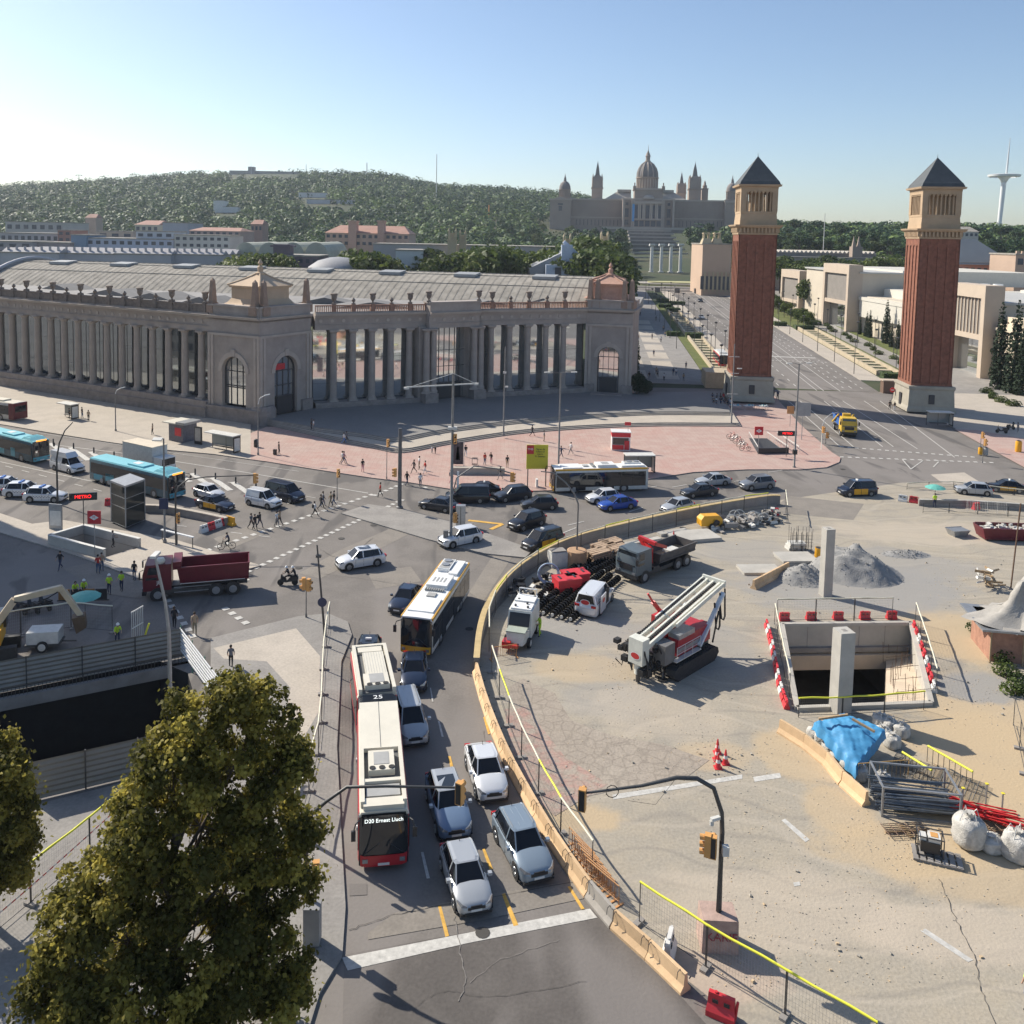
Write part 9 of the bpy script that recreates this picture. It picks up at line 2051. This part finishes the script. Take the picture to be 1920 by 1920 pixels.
rebar_mat(1758,1462,R(-38),5.0,2.2,'grey reinforcing mats laid out beside the yellow striped rail',18,mat('mat_grey',(.20,.19,.17),.6,.4,var=.2));rebar_mat(1860,1560,.2,2.8,1.8,'rusty reinforcing mat behind the biggest white bag');rebar_mat(1700,1560,.1,2.4,1.0,'small rusty mat in front of the pipe rack',8)
x,y=G(1850,1540);t=thing('red_props','bundle of red steel props behind the biggest white bag','prop bundle',(x,y,0),R(-30));m=MB();rg=random.Random(12)
for i in range(22): m.tube([(-1.6+rg.uniform(-.3,.3),rg.uniform(-.5,.5),rg.uniform(.1,.8)),(1.6+rg.uniform(-.3,.3),rg.uniform(-.5,.5),rg.uniform(.1,.8))],.04,5)
m.build('steel_prop',red,t);MB().box(-1.4,-1.3,-.6,.6,0,.1).box(1.3,1.4,-.6,.6,0,.1).build('bearer',wood,t)
for i,(p,q,lb) in enumerate((((1690,1440),(1745,1475),'near yellow padded hand rail by the grey mats'),((1738,1428),(1822,1478),'far yellow padded hand rail by the grey mats'))):
 a,b=G(*p),G(*q);t=thing('padded_rail',lb,'railing',(0,0,0));MB().tube([(a[0],a[1],1.0),(b[0],b[1],1.0)],.07,7).build('padding_tube',yeltube,t,smooth=60);m=MB()
 for k in range(9): f=k/8;m.tube([(a[0]+(b[0]-a[0])*f,a[1]+(b[1]-a[1])*f,0),(a[0]+(b[0]-a[0])*f,a[1]+(b[1]-a[1])*f,1)],.02,4)
 m.build('post',steel_d,t)
for px,py,pt in ((1803,1525,1478),(1848,1508,1470),(1878,1528,1488)):
 b=G(px,py);t=thing('steel_stake',('steel stake left of the biggest white bag','steel stake on the sandy track near the striped rail','steel stake on the sandy track above the red props')[(px>1810)+(px>1860)],'stake',(b[0],b[1],0));h=topz(px,pt,b);MB().tube([(0,0,0),(0,0,h)],.05,6).build('stake_body',steel,t);MB().box(-.08,.08,-.08,.08,h,h+.04).build('cap',yelb,t)
# ochre hand railing round bags
x,y=G(1655,1462);t=thing('ochre_railing','ochre steel railing between the bags and the pipe rack','railing',(x,y,0),.15);m=MB();m.tube([(-1.6,0,0),(-1.6,0,1.1),(1.6,0,1.1),(1.6,0,0)],.035,5)
for i in range(12): m.tube([(-1.6+.27*i,0,.1),(-1.6+.27*i,0,1.1)],.015,4)
m.build('rail',mat('rail_ochre',(.42,.26,.10),.6),t);MB().box(-1.7,-1.5,-.25,.25,0,.06).box(1.5,1.7,-.25,.25,0,.06).build('foot_block',conc_d,t)
# plate compactor on pallet
x,y=G(1742,1602);t=thing('generator','small orange topped generator on a timber pallet','generator',(x,y,.15),R(-20));MB().box(-.45,.45,-.35,.35,.15,.7).build('engine',blackp,t);MB().box(-.1,.45,-.3,.3,.7,.95).box(-.5,-.2,-.25,.2,.6,.9).build('fuel_tank',white_d,t);MB().box(.0,.35,-.2,.2,.95,.97).build('tank_label',orange,t);frame_box(t,-.6,.6,-.42,.42,0,1.0,.025,steel_d)
t2=thing('pallet','grey timber pallet under the small generator','pallet',(x+.2,y-.3,0),R(-20));m=MB()
for i in range(7): m.box(-1.1+i*.34,-.85+i*.34,-.6,.6,.12,.15)
for y_ in (-.55,0,.5): m.box(-1.1,1.2,y_,y_+.1,0,.12)
m.build('plank',conc_d,t2)
# cones
def cone(px,py,label,s=1.0,loc=None,group='traffic cones at the edge of the old paving'):
 loc=loc or G(px,py)+(0,);t=thing('traffic_cone',label,'cone',loc,0,group);MB().box(-.2,.2,-.2,.2,0,.04).lathe([(.16,.04),(.115,.3)],n=12).build('cone_base',redp,t);MB().lathe([(.115,.3),(.085,.46)],n=12).build('white_band',whitep,t);MB().lathe([(.085,.46),(.03,.78)],n=12).build('cone_tip',redp,t);t.scale=(s*1.15,)*3
cone(1345,1412,'red and white cone at the back of the group of four');cone(1344,1425,'cone second from the back in the group of four');cone(1360,1432,'cone at the right of the group of four');cone(1346,1440,'cone nearest the camera in the group of four')
x,y=G(1262,1036);cone(0,0,'red cone standing on the bed of the grey lorry',1,(x,y,1.34),None)
# draped shed at right edge
b=G(1905,1240);t=thing('draped_structure','small brick and timber structure draped in a grey dust sheet at the right edge','shed',(b[0]+.6,b[1]+1,0),R(-10));MB().box(-2.4,3,-1.5,2.5,0,2.6).build('brick_wall',mat('hut_brick',(.36,.19,.13),.9,var=.25,scale=2),t)
m=MB();rg=random.Random(30);k=40;rings=[]
for hh,rr in ((2.62,3.7),(2.8,3.0),(3.3,1.9),(3.9,1.35),(4.9,1.1),(5.6,.85),(5.9,.25)): rings.append([(rr*(1+.22*math.sin(4*a+.6)+.12*math.sin(9*a+hh*2))*math.cos(a)+.3+.12*hh,rr*.85*(1+.2*math.sin(5*a+hh*.7)+.1*math.sin(11*a))*math.sin(a)+.5,hh+.16*math.sin(7*a+1)*min(1,rr)) for a in [2*math.pi*i/k for i in range(k)]])
m.loft(rings);m.build('dust_sheet',mat('dust_sheet',(.34,.32,.29),.8,var=.15,scale=1.5,bump=.4),t,smooth=50);MB().box(-3.2,3.4,-2.0,3.0,2.45,2.6).build('sheet_rim',steel,t);MB().beam((-2.5,-1.8,0),(-2.5,-1.8,2.5),.1).beam((-.3,-1.9,0),(-.3,-1.9,2.5),.1).build('prop',wood,t)
b=G(1895,1105);t=thing('leaning_post','thin dark leaning post behind the draped structure','post',(b[0],b[1],0));MB().tube([(0,0,0),(.5,.2,topz(1912,945,b)*1.0)],.07,6).build('pole',mat('pole_rust',(.14,.08,.05),.8),t);MB().box(-.15,.15,-.15,.15,0,.1).build('foot',conc_d,t)
b=G(1850,1100);t=thing('crate_stack','broken crates and frames piled left of the dust sheet','crate stack',(b[0],b[1],0));m=MB();rg=random.Random(31)
for i in range(22): m.cb(rg.uniform(-.9,.9),rg.uniform(-.8,.8),rg.uniform(.1,1.6),rg.uniform(.5,1.4),.07,rg.uniform(.1,.3),rg.uniform(0,3),rx=rg.uniform(-1,1),mi=rg.choice((0,1)))
m.build('crate',[white_d,wood],t)
for i,(px,py) in enumerate(((1838,1186),(1880,1240),(1892,1270),(1905,1300),(1898,1225))):
 x,y=G(px,py);dup(bu,(x,y,0),i,'dry green bush growing beside the sandy track at the right edge' if i else 'small round bush alone on the sandy track','bushes beside the sandy track' if i else None,.8)
fence_run([(1900,1360),(1915,1420),(1935,1520)],'re','tilted mesh panel at the right edge above the big bags','mesh panels at the right edge',h=1.9,step=3.0)
fence_run([(1730,962),(1800,962),(1880,968),(1990,975)],'rf','mesh panel of the far site fence near the umbrella','far site fence panels',h=1.2,step=3.2,foot=False)
fence_run([(1700,918),(1780,914),(1860,924),(1990,938)],'rg','low padded rail panel in front of the silver car at the right','low padded rail panels at the right',h=.8,step=3.4,foot=False,tubes=[whtube])
wall_strip([G(1722,948),G(1820,950),G(1990,962)],.8,.3,'low_site_wall','low grey wall under the far site fence','wall',conc_d,concrete)
t=thing('white_railings','tangle of white railings stacked by the far site fence','railing',G(1845,962)+(0,),0);m=MB();rg=random.Random(14)
for k in range(4):
 x=k*1.2-2;m.tube([(x,0,0),(x,.1,1.4),(x+1,.1,1.3),(x+1,0,0)],.03,5)
 for i in range(5): m.tube([(x+.2*i,.05,.2),(x+.2*i,.1,1.35)],.015,4)
m.build('rail',white_d,t)
b=G(1540,1040);t=thing('flower_bar_cage','dark upright rebar cage bundle left of the first concrete column','rebar cage',(G(1500,1032)[0],G(1500,1032)[1],0));m=MB();rg=random.Random(15)
for i in range(26): a=rg.uniform(0,6.28);x,y=rg.uniform(-1.1,1.1),rg.uniform(-.5,.5);m.tube([(x,y,0),(x+rg.uniform(-.1,.1),y,1.6+rg.random())],.02,4);
for i in range(5): m.tube([(-1.1,-.5,.3+.35*i),(1.1,-.5,.3+.35*i)],.015,4)
m.build('bar',steel_d,t)
x,y=G(1535,1045);t=thing('yellow_drum','small yellow drum beside the first concrete column','drum',(x,y,0));MB().lathe([(.4,0),(.42,.1),(.38,.9),(.4,1.0)],n=14).build('drum_body',yellow,t,smooth=50);MB().lathe([(.37,1.0),(.1,1.03)],n=14).build('drum_lid',blackp,t)
# litter of small stones and chips over the yard
site_st=mat('site_stone',(.36,.33,.28),.9,var=.2);rg=random.Random(77);m=MB()
for i in range(4200):
 if i%3: px,py=rg.gauss(1400,260),rg.uniform(1010,1850)
 else: px,py=rg.choice(((1840,1300),(1700,1570),(1200,1250),(1340,1420),(1060,1500),(1560,1130),(1800,1080)));px+=rg.gauss(0,45);py+=rg.gauss(0,30)
 if px<(1000 if py<1500 else 1330) and py>1400 or 1455<px<1760 and 1165<py<1345 or px<960: continue
 x,y=G(px,py);q=rg.uniform(.02,.06) if rg.random()<.97 else rg.uniform(.07,.16);m.cb(x,y,q*.3,q,q*.8,q*.6,rg.uniform(0,3),rg.choice((0,0,1)),rg.uniform(-.5,.5))
tag(m.build('stone_litter',[site_st,sandm],None),'small stones and chips scattered over the sandy building site','gravel',kind='stuff')
# people
skinm=mat('skin',(.42,.26,.18),.6,var=0);skind=mat('skin_dark',(.16,.09,.06),.6,var=0);hairm=mat('hair',(.03,.02,.015),.7,var=0)
CL={k:mat('cloth_'+k,v,.85,var=.05) for k,v in dict(black=(.02,.02,.025),white=(.65,.65,.65),navy=(.025,.035,.08),grey=(.18,.18,.19),jeans=(.06,.10,.18),red=(.50,.04,.03),tan=(.40,.30,.20),hi=(.55,.80,.05),khaki=(.22,.19,.13),blue=(.10,.20,.45),pink=(.55,.25,.28)).items()}
def body(name,J,sitting=False):
 """one continuous skinned figure; J maps joint->(pos,radius)"""
 E=[('pel','bel'),('bel','che'),('che','nec'),('nec','hea'),('hea','top'),('che','shl'),('shl','ell'),('ell','wrl'),('wrl','hal'),('che','shr'),('shr','elr'),('elr','wrr'),('wrr','har'),('pel','hil'),('hil','knl'),('knl','anl'),('anl','tol'),('pel','hir'),('hir','knr'),('knr','anr'),('anr','tor')]
 ks=list(J);me=bpy.data.meshes.new(name);me.from_pydata([J[k][0] for k in ks],[(ks.index(a),ks.index(b)) for a,b in E],[]);o=bpy.data.objects.new(name,me);COL.objects.link(o)
 md=o.modifiers.new('s','SKIN')
 for i,k in enumerate(ks): r=J[k][1];me.skin_vertices[0].data[i].radius=(r,r) if not isinstance(r,tuple) else r
 me.skin_vertices[0].data[0].use_root=True;o.modifiers.new('u','SUBSURF').levels=1
 dg=bpy.context.evaluated_depsgraph_get();m2=bpy.data.meshes.new_from_object(o.evaluated_get(dg));bpy.data.objects.remove(o);m2.name=name;m2.materials.clear()
 for q in range(4): m2.materials.append(skinm)
 seg=[(a,b) for a,b in E]
 reg={'nec':0,'hea':0,'top':0}
 for p in m2.polygons:
  c=p.center;best=None
  for a,b in seg:
   A,B=Vector(J[a][0]),Vector(J[b][0]);d=B-A;t_=max(0,min(1,(c-A).dot(d)/max(d.length_squared,1e-9)));dd=(A+d*t_-c).length
   if best is None or dd<best[0]: best=(dd,a,b,t_)
  _,a,b,t_=best
  if b in('top','hea') or (a=='nec'): s=0
  elif b in('hal','har') or (b in('wrl','wrr')): s=0
  elif b in('tol','tor'): s=3
  elif b in('hil','hir','knl','knr','anl','anr'): s=2
  else: s=1
  p.material_index=s;p.use_smooth=True
 return m2
def joints(walk=0,arm=0,seat=False,bend=0):
 J={}
 hz=.93;J['pel']=((0,0,hz),(.15,.12));J['bel']=((.0+bend*.05,0,1.12),(.14,.11));J['che']=((.0+bend*.14,0,1.36),(.17,.12));J['nec']=((bend*.18,0,1.50),.055);J['hea']=((bend*.2+.01,0,1.62),(.085,.095));J['top']=((bend*.2,0,1.74),(.07,.075))
 for s,q in ((1,'l'),(-1,'r')):
  w=walk*s;J['sh'+q]=((bend*.14,s*.18,1.42),.065);J['el'+q]=((bend*.14-.16*w+arm*.1,s*.24,1.16),.045);J['wr'+q]=((bend*.14-.22*w+.08+arm*.3,s*.22,.95+arm*.15),.032);J['ha'+q]=((bend*.14-.22*w+.12+arm*.38,s*.21,.87+arm*.2),.035)
  J['hi'+q]=((0,s*.09,.88),(.095,.1));J['kn'+q]=((.20*w+.05,s*.10,.50),.062);J['an'+q]=((.36*w-(.1 if w<0 else 0),s*.10,.09+(.05 if w<0 else 0)),.042);J['to'+q]=((.36*w-(.1 if w<0 else 0)+.17,s*.11,.035),.032)
 if seat:
  J['pel']=((-.25,0,.95),(.15,.13));J['bel']=((-.20,0,1.13),(.14,.11));J['che']=((-.10,0,1.34),(.16,.12));J['nec']=((-.05,0,1.47),.055);J['hea']=((-.02,0,1.58),(.09,.095));J['top']=((-.02,0,1.70),(.08,.08))
  for s,q in ((1,'l'),(-1,'r')): J['sh'+q]=((-.1,s*.18,1.38),.065);J['el'+q]=((.10,s*.24,1.20),.045);J['wr'+q]=((.30,s*.24,1.10),.032);J['ha'+q]=((.38,s*.24,1.08),.035);J['hi'+q]=((-.22,s*.1,.92),.095);J['kn'+q]=((.15,s*.14,.75+.04*s),.065);J['an'+q]=((.0+.05*s,s*.13,.35+.06*s),.042);J['to'+q]=((.15+.05*s,s*.13,.30+.06*s),.032)
 return J
POSE=dict(walk=body('body',joints(1)),stride=body('body',joints(.6)),stand=body('body',joints(.12)),work=body('body',joints(.15,1)),bend=body('body',joints(.3,1,bend=2.2)),ride=body('body',joints(seat=True)))
hair_me=MB().lathe([(.085,1.60),(.105,1.66),(.10,1.73),(.06,1.775),(.01,1.785)],-.02,0,0,10).build('hair',hairm,None,smooth=60)
hm=hair_me.data;bpy.data.objects.remove(hair_me)
hlm=MB().lathe([(.14,1.66),(.13,1.68),(.115,1.74),(.07,1.80),(.01,1.82)],0,0,0,12);hlo=hlm.build('helmet',white,None,smooth=60);hlme=hlo.data;bpy.data.objects.remove(hlo)
def person(px,py,face,top,legs,label,pose='walk',z=0,sk=None,helm=False,h=1.0,group=None,pos=None,bag=None):
 loc=pos or (G(px,py,z)+(z,));t=thing('person',label,'person',loc,R(face),group);o=bpy.data.objects.new('body',POSE[pose]);COL.objects.link(o);o.parent=t
 for i,m in enumerate((sk or skinm,CL[top],CL[legs],blackp)): o.material_slots[i].link='OBJECT';o.material_slots[i].material=m
 off={'bend':.42,'ride':0}.get(pose,0);dz={'ride':-.05}.get(pose,0)
 g=bpy.data.objects.new('helmet' if helm else 'hair',hlme if helm else hm);COL.objects.link(g);g.parent=t;g.location=(off,0,dz)
 if bag: MB().loft([[(-.30,-.14,1.05),(-.14,-.14,1.05),(-.14,.14,1.05),(-.30,.14,1.05)],[(-.28,-.12,1.42),(-.12,-.12,1.42),(-.12,.12,1.42),(-.28,.12,1.42)]]).build('backpack',CL[bag],t)
 t.scale=(h,h,h);return t
A_=KZ
PP=[(471,992,-30,'grey','black','man in grey shirt striding at the left of the crossing group','walk'),(478,994,-40,'black','black','woman in black crossing close behind the grey shirted man','stride'),(487,990,-30,'black','navy','man in dark clothes with a backpack on the crossing','walk'),(524,986,150,'tan','black','tall man in tan walking against the group at the crossing','walk'),(519,988,-30,'white','grey','person in a white top just left of the man in tan','stride'),(590,969,20,'white','black','man in white shirt carrying a black bag across the road','walk'),(602,955,20,'black','black','person in black walking ahead of the white shirted man','walk'),(606,950,20,'grey','jeans','person in grey behind the two in black near the signal post','stride'),(620,950,200,'khaki','khaki','person in khaki by the small signal post','stride'),(626,949,200,'black','jeans','person in black top and jeans by the small signal post','stride'),
(713,932,180,'red','black','person in red alone on the empty crossing','stride'),(642,870,20,'white','tan','person in white with tan trousers on the pink paving','walk'),(645,870,20,'pink','jeans','person in pink walking beside the one in white','walk'),(680,885,-60,'black','pink','woman in black top standing on the pink paving','stand'),(523,852,0,'black','black','person in black standing with a dark suitcase near the kerb','stand'),(763,910,60,'black','navy','man in black at the plaza edge of the crossing','walk'),(788,914,90,'white','grey','person in white and grey stepping off the kerb','stride'),(776,887,200,'black','black','person in black among four near the thick dark pole','walk'),(786,880,200,'white','khaki','person in white and khaki among four near the thick dark pole','stand'),(797,888,200,'red','white','man in red top and white trousers','stride'),(810,850,60,'white','grey','person in white bending with a child by the steps','stand'),(816,851,60,'black','black','small child in black by the steps','stand'),
(845,907,30,'navy','pink','person in navy just left of the mast foot','stride'),(873,857,100,'black','white','person in black beside the dark poster','walk'),(909,872,-60,'red','jeans','person in red and jeans by the wire trolley','stand'),(921,870,-100,'black','pink','person in black leaning forward behind the bench wall','bend'),(951,877,-80,'black','tan','woman in black at the right end of the bench wall','stand'),(938,899,200,'black','grey','man in black walking in front of the bench wall','walk'),(998,818,10,'black','black','man in black walking on the middle steps','walk'),(1020,828,10,'grey','tan','person in grey standing at the foot of the steps','stand'),(1052,858,30,'navy','navy','person in dark blue by the double lamp post','walk'),(1070,852,200,'white','grey','person in white right of the double lamp post','walk'),
(584,806,200,'black','black','person in black in the shade before the corner arch','stand'),(588,807,200,'white','grey','person in white in the shade before the corner arch','stand'),(645,832,20,'white','blue','person in white at the shaded left end of the steps','walk'),(650,830,20,'grey','black','person in grey at the shaded left end of the steps','walk'),
(130,785,40,'black','black','person in black waiting at the far bus shelter','stand'),(146,783,40,'grey','jeans','person in grey waiting at the far bus shelter','stand'),(154,784,0,'black','jeans','person in black and jeans waiting at the far bus shelter','stand'),(166,789,90,'tan','black','person in tan waiting right of the far bus shelter','stand'),(286,815,180,'tan','black','person in tan beside the news kiosk','stand'),
(113,1068,-100,'black','navy','lone person in black walking in the deep shade','walk'),(212,1027,20,'grey','black','man in grey standing at the mouth of the left stairwell','work'),(184,1075,-60,'red','jeans','person in red and jeans by the stairwell corner in the shade','stand'),(191,1070,-60,'tan','jeans','person in tan beside the one in red by the stairwell','stand'),(252,1088,-90,'black','jeans','person in black and jeans standing left of the red lorry cab','stand'),(365,1190,-70,'tan','khaki','bearded man in tan at the shade edge in front of the lorry','stride'),(327,1178,90,'black','black','person in black in front of the dark red lorry','stand'),(433,1252,100,'grey','black','man in grey at the pavement just above the plane tree','stand'),
(1668,768,90,'black','black','person in black at the left foot of the second brick tower','stand'),(1677,770,90,'black','white','person in black and white at the left foot of the second tower','stand'),(1908,812,0,'grey','grey','person in grey beside the black motorcycle','stand'),(1450,748,90,'black','jeans','person in black by the first tower right corner','stand'),(1458,750,90,'navy','black','person in navy next to the first tower right corner','stride')]
for i,q in enumerate(PP):
 px,py,f,a,b,l,p=q;pl=py<905 and px>455 and px<1080 or px<300 and py<830
 zz=KZ if pl else 0
 if py in(806,807): zz=TZ
 person(px,py,f,a,b,l,p,zz,sk=skind if i%5==2 else None,h=(.62 if 'child' in l else random.uniform(.96,1.04)),bag='black' if 'backpack' in l or 'bag' in l.split() else None)
g='people strolling on the shaded promenade';rg=random.Random(40)
for i in range(26):
 s,tt=(rg.uniform(16,140),rg.uniform(-44,-25)) if i>7 else (rg.uniform(10,28),rg.uniform(-40,-28));x,y,z=av(s,tt);person(0,0,rg.choice((80,-95)),rg.choice(('black','white','navy','grey','tan')),rg.choice(('black','jeans','grey')),'person strolling on the shaded promenade beside the hall',rg.choice(('walk','stride')),pos=(x,y,z+.12),group=g)
g='visitors gathered at the first brick tower'
for i in range(22):
 x,y=G(rg.uniform(1335,1372),rg.uniform(752,768),.1);person(0,0,rg.uniform(0,360),rg.choice(('black','white','navy','grey','red')),rg.choice(('black','jeans','grey')),'visitor standing in the crowd at the left foot of the first brick tower','stand',pos=(x,y,.1),group=g)
for i in range(6): x,y,z=av(rg.uniform(30,42),rg.uniform(-15,-13));person(0,0,rg.uniform(0,360),rg.choice(('red','black','navy')),'black','person waiting beside the avenue bus','stand',pos=(x,y,z+.13),group='people waiting by the avenue bus')
# street vendors' tables by the tower
x,y=G(1405,768,.1)
for i in range(3):
 t=thing('vendor_table',('left vendor table with white goods by the first tower','middle vendor table with white goods by the first tower','right vendor table with white goods by the first tower')[i],'table',(x-2.6+2.5*i,y,.1),.1*i);MB().box(-1,1,-.5,.5,.7,.76).build('table_top',white_d,t);m=MB()
 for k in range(12): m.cb(rg.uniform(-.9,.9),rg.uniform(-.4,.4),.86,.15,.12,.2,rg.uniform(0,3),k%2)
 m.build('goods',[white,teal],t)
 for a in (-.9,.9):
  for b in (-.4,.4): MB().box(a-.02,a+.02,b-.02,b+.02,0,.7).build('leg',steel,t)
# workers
for px,py,f,l,p in ((205,1114,-80,'worker in yellow jacket and white helmet standing left of the pair','stand'),(228,1108,-90,'worker in yellow jacket standing right of the pair','work'),(141,1125,-60,'worker in yellow crouching at the left of the works boards','bend'),(157,1121,-60,'worker in yellow and white helmet leaning over the works boards','bend'),(220,1207,-60,'worker in yellow bending at the foot of the white gate','bend')): person(px,py,f,'hi','navy',l,p,helm=px not in(228,141))
person(1012,1193,200,'hi','hi','worker in full yellow clothes beside the pump machine','work');person(1752,952,90,'hi','navy','worker in yellow vest under the green umbrella at the far fence','stand');person(1925,1890,180,'hi','blue','worker in yellow cut off by the right edge at the bottom','stand',helm=True)
# riders
b=thing('bicycle','dark bicycle ridden across the junction above the red lorry','bicycle',G(425,1030)+(0,),R(195));bike_mesh(b,blackp);p=person(0,0,195,'navy','black','cyclist in dark clothes riding above the red lorry','ride',pos=G(425,1030)+(0,))
for d,l in ((.15,'front rider in black on the stopped scooter'),(-.4,'rear rider in black on the stopped scooter')):
 x,y=G(540,1097);person(0,0,185,'black','black',l,'ride',pos=(x+d*math.cos(R(185)),y+d*math.sin(R(185)),0),helm=True)
x,y=G(523,852,KZ);t=thing('suitcase','dark upright suitcase beside the person in black','suitcase',(x-.5,y-.2,KZ));MB().box(-.25,.25,-.15,.15,.05,.75).build('case',blackp,t);MB().tube([(-.15,0,.75),(-.15,0,1.0),(.15,0,1.0),(.15,0,.75)],.015,4).build('handle',steel,t)
# haze
hz=MB().box(-2600,2600,-200,1878,-31,165).build('haze',[]);hz['kind']='stuff'
m=bpy.data.materials.new('haze');m.use_nodes=True;t=m.node_tree;t.nodes.remove(t.nodes['Principled BSDF']);v=t.nodes.new('ShaderNodeVolumePrincipled')
v.inputs['Color'].default_value=(.80,.88,1,1);v.inputs['Density'].default_value=.00010;v.inputs['Anisotropy'].default_value=.3;t.links.new(v.outputs[0],t.nodes['Material Output'].inputs['Volume']);hz.data.materials.clear();hz.data.materials.append(m)
